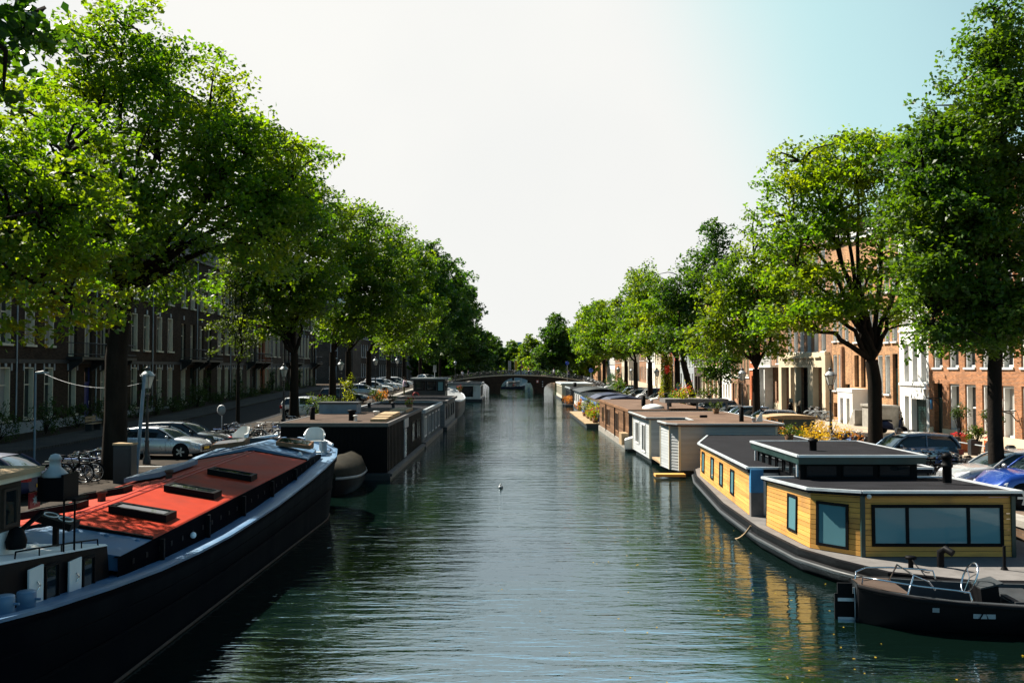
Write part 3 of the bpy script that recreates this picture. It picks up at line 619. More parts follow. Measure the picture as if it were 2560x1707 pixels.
# far office block closing the view
t = thing('office_block', 'distant grey office block with blue glass top above the far trees', 'building', (1.5, 470, 0))
part('wall', MB().box(-12,14,470,490,0,16).box(-2.4,-.2,470.5,489,16,17.7), M['frost'], t, True)
part('glass_top', MB().box(1.4,5,469.6,488,16.003,18.7), M['blue'], t, True)
ww = MB()
for k in range(12): ww.box(-11.5+2.1*k,-10.1+2.1*k,469.8,469.99,12,15)
part('window_band', ww, M['dglass'], t, True)
# ------------------------------------------------------------------ trees and other planting
def leaves_mesh(name, P, L, rng, m, up=.55, asp=.62):
    n = len(P)
    nr = rng.normal(size=(n,3)); nr[:,2] += up*2.2; nr /= np.linalg.norm(nr,axis=1)[:,None]
    d = rng.normal(size=(n,3)); d[:,2] -= .35; d -= nr*(d*nr).sum(1)[:,None]; d /= np.linalg.norm(d,axis=1)[:,None]
    s = np.cross(nr,d); l = (L*rng.uniform(.65,1.25,n))[:,None]
    V = np.empty((n,4,3)); fold = nr*l*rng.uniform(-.05,.16,n)[:,None]
    V[:,0] = P-d*l*.5; V[:,1] = P+s*l*asp*.5-d*l*.08+fold; V[:,2] = P+d*l*.5; V[:,3] = P-s*l*asp*.5-d*l*.08+fold
    me = bpy.data.meshes.new(name); me.vertices.add(n*4); me.vertices.foreach_set('co', V.astype(np.float32).ravel())
    me.loops.add(n*4); me.loops.foreach_set('vertex_index', np.arange(n*4, dtype=np.int32))
    me.polygons.add(n); me.polygons.foreach_set('loop_start', np.arange(0,n*4,4,dtype=np.int32)); me.polygons.foreach_set('loop_total', np.full(n,4,dtype=np.int32))
    me.update(); me.validate(); me.materials.append(m)
    return me
def clumps(lobes, rng, per=1.0, r0=.35):
    out = []
    for lb in lobes:
        c = np.array(lb[:3]); r = np.array(lb[3:6]); dens = lb[6] if len(lb) > 6 else 1.0
        k = max(6, int(per*dens*12.5*(r[0]*r[1]*r[2])**(2/3)))
        u = rng.normal(size=(k,3)); u /= np.linalg.norm(u,axis=1)[:,None]
        rad = r0+(1-r0)*rng.uniform(0,1,k)**.55
        # uneven outline: lumps pushed in and out by direction
        f = np.sin(u[:,0]*5+lb[0]*3)+np.sin(u[:,1]*6+lb[2]*2)+np.sin(u[:,2]*7+lb[1])
        out.append(c+u*r*(rad*(1+.15*f))[:,None])
    return np.vstack(out)
def crown_points(cl, rng, n, spread, flat=.35):
    k = len(cl); cnt = rng.poisson(n, k)+2; idx = np.repeat(np.arange(k), cnt); N = len(idx)
    sz = rng.uniform(.6,1.35,k)[idx]*spread
    a = rng.uniform(0,2*np.pi,N); rr = np.sqrt(rng.uniform(0,1,N))*sz
    tilt = rng.normal(0,.35,(k,2))[idx]
    dx, dy = rr*np.cos(a), rr*np.sin(a)
    dz = rng.normal(0,1,N)*sz*flat*.55 + dx*tilt[:,0]+dy*tilt[:,1] - rr*.25
    return cl[idx]+np.stack([dx,dy,dz],1)
def branches(trunk, lobes, cl, rng, twig=.3, rfork=.2, fork_z=None):
    """trunk: (x,y,z,r) points; one limb to each lobe, then twigs to part of the clumps"""
    mb = MB(); mb.tube([p[:3] for p in trunk], [p[3] for p in trunk], 10)
    top = Vector(trunk[-1][:3]); limbs = []
    for lb in lobes:
        c = Vector(lb[:3]); low = lb[2] < trunk[-1][2]+.6; a = Vector(trunk[-1][:3])
        k = a+(c-a)*.45+Vector((rng.normal(0,.35),rng.normal(0,.35),(2.0 if low else .9)+rng.normal(0,.3)))
        e = c+Vector((0,0,lb[5]*.55))
        pts = []
        for i in range(9):
            t = i/8; q = a*(1-t)**2+k*2*t*(1-t)+e*t*t
            if 0 < i: q += Vector((rng.normal(0,.10),rng.normal(0,.10),rng.normal(0,.06)))
            pts.append(q)
        r1 = rfork*rng.uniform(.55,.85)
        mb.tube(pts, [lerp(r1,.035,i/8) for i in range(9)], 7); limbs += pts[2:]
    if twig and len(limbs):
        Lm = np.array([tuple(p) for p in limbs])
        for c in cl[rng.uniform(0,1,len(cl)) < twig]:
            dd = np.linalg.norm(Lm-c,axis=1)+.6*np.maximum(0,Lm[:,2]-c[2]); j = int(dd.argmin()); a = Vector(Lm[j]); e = Vector(c)
            k = a+(e-a)*.5+Vector((rng.normal(0,.15),rng.normal(0,.15),.25))
            mb.tube([a,(a+k)/2+Vector((0,0,.06)),k,(k+e)/2,e], [.05,.042,.034,.026,.012], 4, caps=False)
    return mb
LEAFK, NK = 1.28, 1.25
def tree(name, label, cat, loc, trunk, lobes, m, seed, leaf=.17, per=1.0, n=40, spread=.62, twig=.3, rfork=.2, group=None, up=.55, r0=.35, ivy=None):
    rng = np.random.default_rng(seed)
    t = thing(name, label, cat, loc, 0, group)
    leaf *= LEAFK; cl = clumps(lobes, rng, per, r0)
    P = crown_points(cl, rng, n*NK, spread*1.12)
    part('trunk', branches(trunk, lobes, cl, rng, twig, rfork), M['bark'], t)
    part('crown', leaves_mesh('crown', P, leaf, rng, LEAF[m], up), None, t)
    return t
def trunk_of(h, r, lean=(0,0), base=1.5):
    return [(0,0,-.3,r*base),(0,0,.25,r*1.2),(lean[0]*.3,lean[1]*.3,h*.35,r),(lean[0]*.7,lean[1]*.7,h*.7,r*.9),(lean[0],lean[1],h,r*.85)]
def lobe_px(base, Y, px, py, rx, ry, rz, dens=1.0):
    """crown lobe whose middle is seen at photo (px,py) at distance Y"""
    return ((px-CX)/FPX*Y-base[0], Y-base[1], EYE-(py-HOR)/FPX*Y-base[2], rx, ry, rz, dens)

# near left: a tree out of frame whose twigs hang into the corner
b0 = (-13.8, 13.5, 1.1)
tree('canal_elm', 'dark near foliage hanging into the top left corner', 'tree', b0, trunk_of(6,.35), [lobe_px(b0,12.5,-60,40,.75,1.2,.8,1.1), lobe_px(b0,12.2,-70,190,.5,.9,.7,1.0), lobe_px(b0,12.8,60,70,.35,.6,.3,1.0), (0,0,10,3,4,2.6,.5)], 'deep', 3, leaf=.15, per=1.1, n=34, spread=.45, rfork=.16)
b1 = (-14.6, 20.5, 1.1)
tree('canal_elm', 'yellow-green elm at the left edge of the photo, its trunk out of frame', 'tree', b1, trunk_of(5.5,.38), [lobe_px(b1,20,-60,500,2.7,2.9,2.1), lobe_px(b1,20.5,60,340,2.0,2.4,1.5,.8), lobe_px(b1,20,70,640,1.9,2.3,1.2,.7), lobe_px(b1,21,-250,350,3,3,2.6,.7), lobe_px(b1,20.2,150,790,1.3,1.8,.6,.6), lobe_px(b1,20.5,170,450,1.3,1.6,1.0,.7)], 'yellow', 5, leaf=.125, per=1.35, n=58, spread=.5)
b2 = put(288, 1.1, y=35)
tree('canal_elm', 'large spreading elm with a thick dark trunk beside the red-roofed barge', 'tree', b2,
  [(0,0,-.3,.62),(0,0,.3,.48),(.05,0,2.2,.42),(.0,.1,4.6,.40),(.25,.1,7.0,.36)],
  [lobe_px(b2,35,300,130,2.6,3.0,1.9), lobe_px(b2,35.5,420,240,3.4,3.2,2.2), lobe_px(b2,34.5,210,300,2.9,3.2,2.3), lobe_px(b2,35,520,380,2.9,3.2,2.2), lobe_px(b2,34,650,400,2.2,2.8,1.7,1.05), lobe_px(b2,34,715,520,2.0,2.6,1.5,1.05), lobe_px(b2,32,330,520,2.4,2.4,1.8,.7), lobe_px(b2,29.5,185,590,2.0,2.2,1.1,1.3), lobe_px(b2,31,216,540,2.1,2.2,1.1,1.3), lobe_px(b2,33,210,560,2.2,2.2,1.2,1.1), lobe_px(b2,35,400,470,3.2,3.2,2.0,.5), lobe_px(b2,34,580,560,2.6,3.0,1.4,.6), lobe_px(b2,35,230,560,2.8,3,1.6,.5), lobe_px(b2,34.5,430,700,2.4,2.6,.9,.45), lobe_px(b2,35,250,700,2.0,2.4,.9,.45), lobe_px(b2,33,640,640,1.8,2.4,1.0,.6)],
  'yellow', 8, leaf=.165, per=1.2, n=42, spread=.6, twig=.35, rfork=.24)
b3 = put(596, 1.3, y=61)
tree('young_tree', 'slender young tree with small leaves on a thin straight stem on the left quay', 'tree', b3, trunk_of(4.2,.12,(0,0),1.2), [lobe_px(b3,61,590,800,1.6,1.6,2.3), lobe_px(b3,61,592,700,1.2,1.2,2.2), lobe_px(b3,61,600,600,.7,.8,1.6,.8)], 'shrub', 12, leaf=.13, per=1.6, n=40, spread=.5, rfork=.07, twig=.4)
def big(label, px, Y, lobes, m, seed, leaf=.22, per=1.0, n=34, h=5.0, r=.32, side='L', lean=(0,0), spread=.75, name='canal_elm', **kw):
    z = (zl if side == 'L' else zr)(Y); b_ = put(px, z, y=Y)
    return tree(name, label, 'tree', b_, trunk_of(h, r, lean), [lobe_px(b_, l[0], l[1]-(14 if side == 'L' else -6), l[2]+(14 if side == 'L' else 2), l[3]*(.86 if side == 'L' else .95), l[4]*.9, l[5]*(.88 if side == 'L' else .97), *l[6:]) for l in lobes], m, seed, leaf, per, n, spread, rfork=r*.6, **kw)
big('mid-green elm behind the second left lamp, its crown rising past the spreading elm', 736, 65, [(64,700,420,3.6,3.6,3.2),(64,770,520,3.6,3.6,3.0),(63,790,640,3.4,3.4,2.4),(65,660,560,3.5,3.5,3.0),(65,700,700,3.4,3.4,2.0),(64,780,740,2.6,3,1.4),(64,690,790,2.6,3,1.3,.8),(63,640,660,2.6,3,2.2,.8)], 'green', 21, n=38)
big('elm with two bare low forks by the side street gable', 832, 81, [(80,880,560,3.4,3.6,3.4),(80,930,640,3.8,3.8,3.0),(80,850,680,3.6,3.6,2.6),(79,960,730,3.2,3.4,2.2),(80,900,780,3.0,3,1.6),(79,860,810,2.6,3,1.2,.8)], 'green', 22, n=38, leaf=.24)
big('tall bright green elm whose rounded top steps down from its neighbour', 871, 90, [(90,960,590,3.8,4,3.2),(89,1000,680,3.6,3.6,3.0),(89,1020,780,3.0,3.4,2.2),(90,940,780,3.2,3.4,1.8)], 'green', 23, leaf=.25)
big('broad elm behind the parked white cars on the left quay', 922, 103, [(102,1040,650,3.8,4,3.4),(102,1060,760,3.6,3.8,3.0),(102,1010,840,3.2,3.4,1.6)], 'green', 24, leaf=.28)
big('dark elm rising beside the wheelhouse ship', 971, 119, [(119,1080,650,4.2,4.2,3.6),(118,1110,740,4.0,4,3.4),(118,1100,830,3.4,3.8,2.0)], 'deep', 25, leaf=.3)
big('dark elm at the water just before the bridge', 1051, 155, [(152,1150,740,5.2,5,5.2),(150,1175,830,3.8,4.5,3.4),(153,1100,840,5,5,3.4)], 'deep', 26, leaf=.36, per=.9)
big('second dark elm before the bridge, right behind the first', 1010, 140, [(138,1130,700,4.6,4.6,4.2),(137,1150,800,4.0,4.4,3.2)], 'deep', 27, leaf=.33, per=.9)
big('dark tree at the left end of the bridge', 1100, 205, [(204,1215,850,4.8,5,4.6),(204,1180,870,5,5,4.0),(205,1140,800,5,5,5)], 'deep', 28, leaf=.42, per=.8)
big('low green tree past the bridge on the left side', 1200, 240, [(240,1212,880,4.6,5,3.8),(240,1200,870,5,5,4.4)], 'deep', 29, leaf=.5, per=.7)
# right bank
b4 = put(2488, 1.05, y=31)
tree('canal_elm', 'tall dense dark green elm nearest on the right, trunk in front of the brick house', 'tree', b4, [(0,0,-.3,.36),(0,0,.3,.27),(-.05,0,2.5,.235),(.0,.05,4.2,.225),(.1,0,6.0,.2)],
  [lobe_px(b4,30.5,2520,140,1.2,1.6,1.6), lobe_px(b4,30.5,2470,270,1.7,2.2,1.3), lobe_px(b4,30.5,2380,400,2.0,2.2,1.8), lobe_px(b4,30,2500,60,.7,1.0,1.0), lobe_px(b4,30.2,2330,480,1.2,1.5,1.2), lobe_px(b4,30.5,2470,820,2.0,2.2,.8), lobe_px(b4,30,2330,680,1.2,1.6,1.1), lobe_px(b4,31,2500,420,2.1,2.2,1.8), lobe_px(b4,30.5,2370,560,1.8,2.2,1.5), lobe_px(b4,31,2480,600,2.2,2.4,1.7), lobe_px(b4,30.5,2420,730,1.9,2.2,1.1,.9), lobe_px(b4,31,2530,760,1.9,2.2,1.0,.9), lobe_px(b4,30,2340,310,.8,1.1,.5,.8), lobe_px(b4,30,2325,830,.7,1.0,.4,.8)],
  'mid', 31, leaf=.14, per=2.1, n=62, spread=.52, rfork=.16, r0=.2)
b5 = put(2186, 1.05, y=41)
tree('canal_elm', 'open yellow-green elm with arching dark limbs beside the white plastered house', 'tree', b5, [(0,0,-.3,.45),(0,0,.3,.34),(0,0,2.0,.30),(.0,0,3.6,.30),(-.1,.1,4.6,.27)],
  [lobe_px(b5,41,2110,385,2.6,2.6,1.2), lobe_px(b5,41,2010,440,2.2,2.6,1.4), lobe_px(b5,40.5,2150,480,2.8,2.8,1.6,.8), lobe_px(b5,40.5,2060,560,2.6,2.6,1.2,.8), lobe_px(b5,40.5,1990,590,1.9,2.4,1.0), lobe_px(b5,41,2240,420,2.2,2.4,1.6), lobe_px(b5,41,2280,600,2.2,2.4,1.6,.9), lobe_px(b5,40,2030,770,2.1,2.2,.6,1.6), lobe_px(b5,40,1940,800,1.6,1.8,.5,1.5), lobe_px(b5,40,2120,760,1.9,2.2,.6,1.3), lobe_px(b5,40,2000,690,1.7,2.0,.6,1.2), lobe_px(b5,41,2200,680,2.2,2.4,1.1,.6), lobe_px(b5,41,2290,780,1.6,2,.9,.8)],
  'yellow', 33, leaf=.16, per=1.25, n=42, spread=.55, rfork=.2, twig=.4)
big('light green elm behind the grey houseboat, with a thin wispy top', 1890, 61, [(61,1880,560,.8,1,1.6,.35),(61,1880,660,2.2,2.4,2.0,.8),(60.5,1920,740,3.2,3.2,2.2),(60.5,1840,770,3.0,3.2,2.0),(60.5,1770,840,2.4,2.6,1.3),(61,1970,700,2.9,3,2.2),(61,1880,850,2.8,2.8,1.3),(60.5,1800,690,1.9,2.2,1.4,.7)], 'green', 34, side='R', h=4.2, r=.26, leaf=.2, per=1.2, n=36, spread=.65)
big('small dark round tree over the parked grey estate car', 1801, 74, [(74,1800,905,1.7,1.8,1.4,1.4),(74,1770,930,1.2,1.4,.9,1.4),(74,1830,880,1.2,1.4,1.0,1.4)], 'deep', 35, side='R', h=2.7, r=.12, leaf=.19, spread=.5, name='small_tree')
big('tall spiky dark elm standing out above its row', 1739, 85, [(85,1790,580,1.3,1.5,1.6,1.2),(85,1775,660,2.6,2.6,2.2,1.2),(84,1750,760,3.6,3.6,2.6,1.2),(84,1690,720,2.4,2.6,2.4),(85,1720,840,3.4,3.4,1.8)], 'deep', 36, side='R', lean=(-1.2,0), leaf=.24)
big('bright green elm left of the tall spiky one', 1693, 91, [(90,1650,770,2.6,3,2.4),(90,1690,830,3.0,3.2,2.2),(90,1620,850,2.6,2.8,1.5)], 'yellow', 37, side='R', leaf=.24)
iv = big('ivy-clad trunk with a green crown behind the white van', 1667, 98, [(98,1610,720,2.4,2.6,2.6),(98,1640,800,3.0,3.2,2.2),(98,1580,830,2.4,2.6,1.9)], 'green', 38, side='R', leaf=.25)
rng_ = np.random.default_rng(77)
zz = rng_.uniform(0,5.5,3200); aa = rng_.uniform(0,2*np.pi,3200); rr_ = (.75-.04*zz)*rng_.uniform(.75,1.1,3200)
part('ivy', leaves_mesh('ivy', np.stack([rr_*np.cos(aa),rr_*np.sin(aa),zz],1), .2, rng_, LEAF['lime']), None, iv)
big('green elm with a pointed top third along from the ivy-clad trunk', 1625, 110, [(110,1600,720,2.2,2.4,2.8),(110,1575,800,3.0,3.2,2.6),(110,1550,850,2.4,2.6,1.6)], 'green', 39, side='R', leaf=.27)
big('rounded green elm above the blue-roofed houseboat', 1589, 122, [(122,1540,790,3.2,3.4,3.0),(122,1510,850,3.0,3.2,2.0),(122,1570,850,3,3,2)], 'green', 40, side='R', leaf=.3)
big('yellowish elm above the far row of houseboats', 1565, 136, [(135,1490,800,3.0,3.4,3.2),(135,1475,860,3.0,3.2,2.2),(135,1530,850,3,3,2.4)], 'yellow', 41, side='R', leaf=.32)
big('green elm last before the bridge on the sunlit bank', 1510, 160, [(160,1455,830,2.8,3.2,3.4),(160,1500,800,3.6,3.8,4),(160,1530,860,3.6,3.8,2.6)], 'green', 42, side='R', leaf=.36)
big('large dark round tree just past the right end of the bridge', 1385, 205, [(205,1388,840,4.2,4.6,4.6,1.2),(205,1370,890,4.6,4.6,2.8,1.2),(205,1410,880,3.6,4,3.2,1.2)], 'deep', 43, side='R', leaf=.42)
big('lighter low tree in front of the round dark one past the bridge', 1345, 225, [(224,1335,905,3.4,3.6,1.8),(224,1355,895,2.8,3,2.2)], 'yellow', 44, side='R', leaf=.42)
big('middle-distance green tree past the bridge, right of the far office block', 1322, 262, [(262,1325,880,4.6,5,5),(262,1312,900,3.6,4,3.0)], 'green', 45, side='R', leaf=.5, per=.8)
big('farthest pale green tree closing the canal view', 1283, 330, [(330,1284,890,6.4,6,5),(330,1262,905,5,5,3.4)], 'green', 46, side='R', leaf=.65, per=.7)
big('tree beyond the bridge hidden behind the dark left row', 1150, 300, [(300,1215,880,6,6,6),(300,1160,870,7,7,6)], 'deep', 47, side='R', leaf=.6, per=.6)
big('tree beyond the bridge behind the round dark tree', 1480, 250, [(250,1440,860,5,5,5),(250,1500,850,6,6,6)], 'green', 48, side='R', leaf=.5, per=.6)

for i, (x, y) in enumerate(((-17,215),(-22,235),(-16,262),(-24,285),(-17,310),(-26,335),(-14,350),(-34,360),(-20,385),(-8,392))):
    b_ = (x,y,zl(y)); rng = np.random.default_rng(700+i)
    tree('canal_elm', 'low dark tree past the bridge on the shaded side, %s along' % ORD[i], 'tree', b_, trunk_of(3,.3), [(0,0,6.5+rng.uniform(-1,1),5,5,4.2),(1.5,-1,3.6,4.5,4.5,2.6)], 'deep', 710+i, leaf=.6, per=.7, n=30, spread=1.0)
for i, (x, y) in enumerate(((17,222),(18,246),(19,275),(15,300),(21,320),(16,350),(28,370),(12,385))):
    b_ = (x,y,zr(y)); rng = np.random.default_rng(800+i)
    tree('canal_elm', 'tree past the bridge on the sunlit side, %s along' % ORD[i], 'tree', b_, trunk_of(3,.3), [(0,0,7+rng.uniform(-1,1.5),4.4,5,4.4),(-1.5,-1,4.2,4,4.5,2.6)], ('green','deep')[i%2], 810+i, leaf=.6, per=.7, n=30, spread=1.0)
# shrubs, hedges, planters
def shrub(name, label, cat, loc, lobes, m, seed, leaf=.09, per=3.0, n=30, spread=.25, group=None, stemr=1.0, flowers=None, potm=None, pot=None):
    rng = np.random.default_rng(seed); t = thing(name, label, cat, loc, 0, group)
    cl = clumps(lobes, rng, per); P = crown_points(cl, rng, n, spread, .8)
    part('foliage', leaves_mesh('foliage', P, leaf, rng, LEAF[m], .2), None, t)
    st = MB()
    for c in cl[::max(1, len(cl)//10)]: st.tube([(0,0,0),(c[0]*.4,c[1]*.4,c[2]*.6),tuple(c)], [.03*stemr,.02*stemr,.008], 4)
    part('stem', st, M['bark'], t)
    if flowers is not None:
        Pf = crown_points(cl, rng, max(3, n//6), spread, .8); Pf[:,2] += spread*.6
        part('flowers', leaves_mesh('flowers', Pf, leaf*.9, rng, LEAF[flowers], .8, .9), None, t)
    if pot: part('pot', pot, M[potm], t)
    return t
for i, (y, r, hh) in enumerate(((60,1.3,1.1),(64.5,1.35,1.25),(69.5,.9,.9),(79,1.2,1.0),(83,1.0,1.5),(90,1.1,1.0),(95,.9,1.4),(101,1.3,1.0),(106,.8,1.6),(111,1.1,1.0),(117,1.0,1.5),(124,1.2,1.1),(130,.9,1.6),(55,1.2,1.3),(50,1.3,1.2),(46,1.1,1.5),(72,1.0,1.4),(75.5,1.2,1.0),(81,1.1,1.7),(86.5,1.2,1.2),(93,1.2,1.8),(98,1.2,1.1),(104,1.2,1.2),(114,1.3,1.2))):
    lab = ['clipped round dark bush by the blue door panels','clipped round dark bush under the white ground floor window','small bush beside the elm trunk in the front gardens'][i] if i < 3 else 'dark front garden shrub, %s along the terrace from the elm trunk' % ORD[i-3] if i < 13 else 'rounder front garden shrub, %s of the outer garden row' % ORD[i-13]
    shrub('garden_shrub', lab, 'shrub', (-28.6+(.5 if i > 12 else 0), y, lz+.1), [(0,0,hh*.85,r*.8,r,hh*.8)], 'box', 100+i, leaf=.12, n=26, group='front garden shrubs along the shaded terrace')
for i, y in enumerate((73.5, 88.5, 99, 113, 127)):
    rng = np.random.default_rng(300+i)
    shrub('climbing_plant', 'climber on the shaded terrace wall, %s from the elm trunk' % ORD[i], 'climber', (-29.75, y, lz), [(0,0,2.0,.25,.9,1.8),(.05,.2,3.4,.2,.6,.9)], 'box', 320+i, leaf=.14, n=26, group='climbers on the shaded terrace')
# ------------------------------------------------------------------ helpers for cladding and flat windows
def clad(mb, a, b, z0a, z0b, z1a, z1b, n, gap=.012, t=.03, lap=0.0, mi=0, lean=0.0):
    """n horizontal boards on the wall a->b (outside on the right-hand side), each board a piece of its own"""
    a, b = Vector((a[0],a[1],0)), Vector((b[0],b[1],0)); d = (b-a).normalized(); nr = Vector((d.y,-d.x,0))
    for k in range(n):
        ps = []
        for za, zb_, f in ((z0a, z1a, a), (z0b, z1b, b)):
            h = (zb_-za)/n; l, u = za+h*k+gap, za+h*(k+1)
            o0, o1 = nr*(t+lap-lean*(l-za)), nr*(t-lean*(u-za))
            ps.append((f+o0+Vector((0,0,l)), f+o1+Vector((0,0,u)), f+Vector((0,0,u))-nr*(lean*(u-za)), f+Vector((0,0,l))-nr*(lean*(l-za))))
        p, q = ps
        mb.hex([p[0],q[0],q[3],p[3],p[1],q[1],q[2],p[2]], mi)
def wall_frame(a, b, u, z):
    """point at distance u along a->b, height z, and the outward normal and direction"""
    a, b = Vector((a[0],a[1],0)), Vector((b[0],b[1],0)); d = (b-a).normalized(); return a+d*u+Vector((0,0,z)), d, Vector((d.y,-d.x,0))
def obox(mb, a, b, u0, u1, z0, z1, o0, o1, mi=0, lean=0.0, zb_=0.0):
    p, d, n = wall_frame(a, b, 0, 0)
    def q(u, z, o): return p+d*u+n*(o-lean*(z-zb_))+Vector((0,0,z))
    mb.hex([q(u0,z0,o1),q(u1,z0,o1),q(u1,z0,o0),q(u0,z0,o0),q(u0,z1,o1),q(u1,z1,o1),q(u1,z1,o0),q(u0,z1,o0)], mi)
def flat_window(parent, a, b, u0, u1, z0, z1, fm, gm, fr=.06, off=.03, bars=(), lean=0.0, zb_=0.0, name='window', hb=()):
    f, g = MB(), MB()
    o0, o1 = off-.02, off+.035
    obox(f,a,b,u0,u0+fr,z0,z1,o0,o1,0,lean,zb_); obox(f,a,b,u1-fr,u1,z0,z1,o0,o1,0,lean,zb_)
    obox(f,a,b,u0+fr,u1-fr,z0,z0+fr,o0,o1,0,lean,zb_); obox(f,a,b,u0+fr,u1-fr,z1-fr,z1,o0,o1,0,lean,zb_)
    for x in bars: obox(f,a,b,u0+(u1-u0)*x-fr*.5,u0+(u1-u0)*x+fr*.5,z0+fr,z1-fr,o0,o1-.004,0,lean,zb_)
    for x in hb: obox(f,a,b,u0+fr,u1-fr,z0+(z1-z0)*x-fr*.3,z0+(z1-z0)*x+fr*.3,o0,o1-.008,0,lean,zb_)
    obox(g,a,b,u0+fr*.8,u1-fr*.8,z0+fr*.8,z1-fr*.8,off-.03,off+.008,0,lean,zb_)
    w_ = part(name, f, fm, parent, True); part('pane', g, gm, w_, True); return w_

# ------------------------------------------------------------------ red-roofed barge
bx = lambda y: -9.12+.012*(y-12)          # centre line
SH = [(4,2.9),(9,2.4),(11.6,2.09),(13.2,1.88),(15,1.72),(17,1.57),(20.2,1.44),(24.5,1.52),(28.6,1.74),(31,1.92),(33.5,2.14),(35.4,2.35),(36.6,2.52)]
HBM = [(4,1.7),(7,2.3),(11,2.5),(31,2.52),(33,2.48),(34.4,2.22),(35.5,1.6),(36.2,.9),(36.6,.3)]
sh = lambda y: interp(SH, y); hbm = lambda y: interp(HBM, y)
barge = thing('barge', 'long dark cargo barge with a red ridged roof and light blue deck edge', 'barge', (-8.95, 21, 0))
ys = [4,5.5,7,9,11,13,15,17,19,21,23,25,27,29,31,32,33,33.7,34.4,35,35.5,35.9,36.2,36.45,36.6]
hull, rings = MB(), []
for y in ys:
    c, w_, z = bx(y), hbm(y), sh(y); k = min(1, max(0,(y-32)/4.6))
    prof = [(w_,z),(w_+.05,z-.05),(w_+.05,z-.16),(w_,z-.2),(w_*(1-.02-.10*k),z*.5+.1),(w_*(.965-.22*k),.02),(w_*(.9-.25*k),-.6),(0,-.7)]
    rings.append([(c+p[0],y,p[1]) for p in prof]+[(c-p[0],y,p[1]) for p in prof[-2::-1]])
hull.loft(rings, closed=False, caps=False); hull.add(rings[0], [tuple(range(len(rings[0])))]); hull.add(rings[-1], [tuple(range(len(rings[-1])-1,-1,-1))])
part('hull', hull, M['blacksteel'], barge, True)
gw, dk = MB(), MB()
for s in (1, -1):
    rr = []
    for y in ys:
        c, w_, z = bx(y), hbm(y), sh(y)
        e = max(.02, min(.13, w_*.3))
        q = [(w_+.055,z-.03),(w_+.055,z+.02),(w_-.02,z+.03),(w_-e,z+.02),(w_-e-.005,z-.10)]
        rr.append([(c+s*p[0],y,p[1]) for p in (q if s > 0 else q[::-1])])
    gw.loft(rr, closed=False, caps=False, smooth=False)
part('gunwale', gw, M['bluesteel'], barge, True)
rr = []
for y in ys: rr.append([(bx(y)-max(.05,hbm(y)-.12),y,sh(y)-.08),(bx(y)+max(.05,hbm(y)-.12),y,sh(y)-.08)])
dk.loft(rr, closed=False, caps=False, smooth=False); part('deck', dk, M['bluesteel'], barge, True)
wl_ = MB(); hy = [y for y in ys if y < 35.6]
for f, r_ in ((0,.035),(1,.03),(2,.03)):
    pts = []
    for y in hy:
        k = min(1, max(0,(y-32)/4.6)); w_, z = hbm(y), sh(y); u = (.0,.52,.80)[f]
        lo, hi = w_*(.965-.22*k), w_*(1-.02-.10*k)
        pts.append((bx(y)+(lerp(lo,hi,u*1.6 if u < .6 else 1.0))+.005,y,.03+u*(z-.2)))
    MBx = MB().tube(pts, r_, 5); part('waterline_stripe' if f == 0 else 'hull_strake', MBx, M['darkbrown'] if f == 0 else M['blacksteel'], barge, True)
eav = lambda y: 1.86+.019*(y-18); CW = 1.9
co = MB()
yy = [16.6,18,20,22,24,26,28,30,31,32,33.2]
for s in (1,-1):
    rr = [[(bx(y)+s*(CW+.02),y,sh(y)-.1),(bx(y)+s*(CW+.02),y,eav(y)+.03),(bx(y)+s*(CW-.08),y,eav(y)+.03)] for y in yy]
    if s < 0: rr = [r[::-1] for r in rr]
    co.loft(rr, closed=False, caps=False, smooth=False)
    for y in np.arange(17.2, 32.5, .62):
        x = bx(y)+s*(CW+.02); z = (sh(y)+eav(y))/2-.03; co.box(x,x+s*.015,y,y+.10,z-.05,z+.05,1)
    for y in np.arange(18.5, 32, 2.7):
        x = bx(y)+s*(CW+.02); co.box(x,x+s*.09,y,y+.07,sh(y)-.08,eav(y)-.02,1)
part('coaming', co, [M['blacksteel'], M['black']], barge, True)
rf = MB(); yy = [18.25,20,22,24,26,28,30,31.1]
for s in (1,-1):
    rr = [[(bx(y)+s*CW,y,eav(y)+.035),(bx(y)+s*(CW-.03),y,eav(y)+.06),(bx(y)+s*.12,y,eav(y)+.355),(bx(y),y,eav(y)+.365)] for y in yy]
    if s < 0: rr = [r[::-1] for r in rr]
    rf.loft(rr, closed=False, caps=False, smooth=False)
roof = part('roof', rf, M['red'], barge, True)
rd = MB(); rd.tube([(bx(y)+.11,y,eav(y)+.372) for y in yy], .012, 4); rd.tube([(bx(y)-.11,y,eav(y)+.372) for y in yy], .012, 4)
part('ridge_seam', rd, M['redpaint'], roof, True)
for y in (18.2, 31.15):
    eb = MB()
    for s in (1,-1): eb.hex([(bx(y)+s*CW,y-.04,eav(y)),(bx(y),y-.04,eav(y)+.33),(bx(y),y+.04,eav(y)+.33),(bx(y)+s*CW,y+.04,eav(y)),(bx(y)+s*CW,y-.04,eav(y)+.085),(bx(y),y-.04,eav(y)+.40),(bx(y),y+.04,eav(y)+.40),(bx(y)+s*CW,y+.04,eav(y)+.085)])
    part('roof_end_bar', eb, M['black'], barge, True)
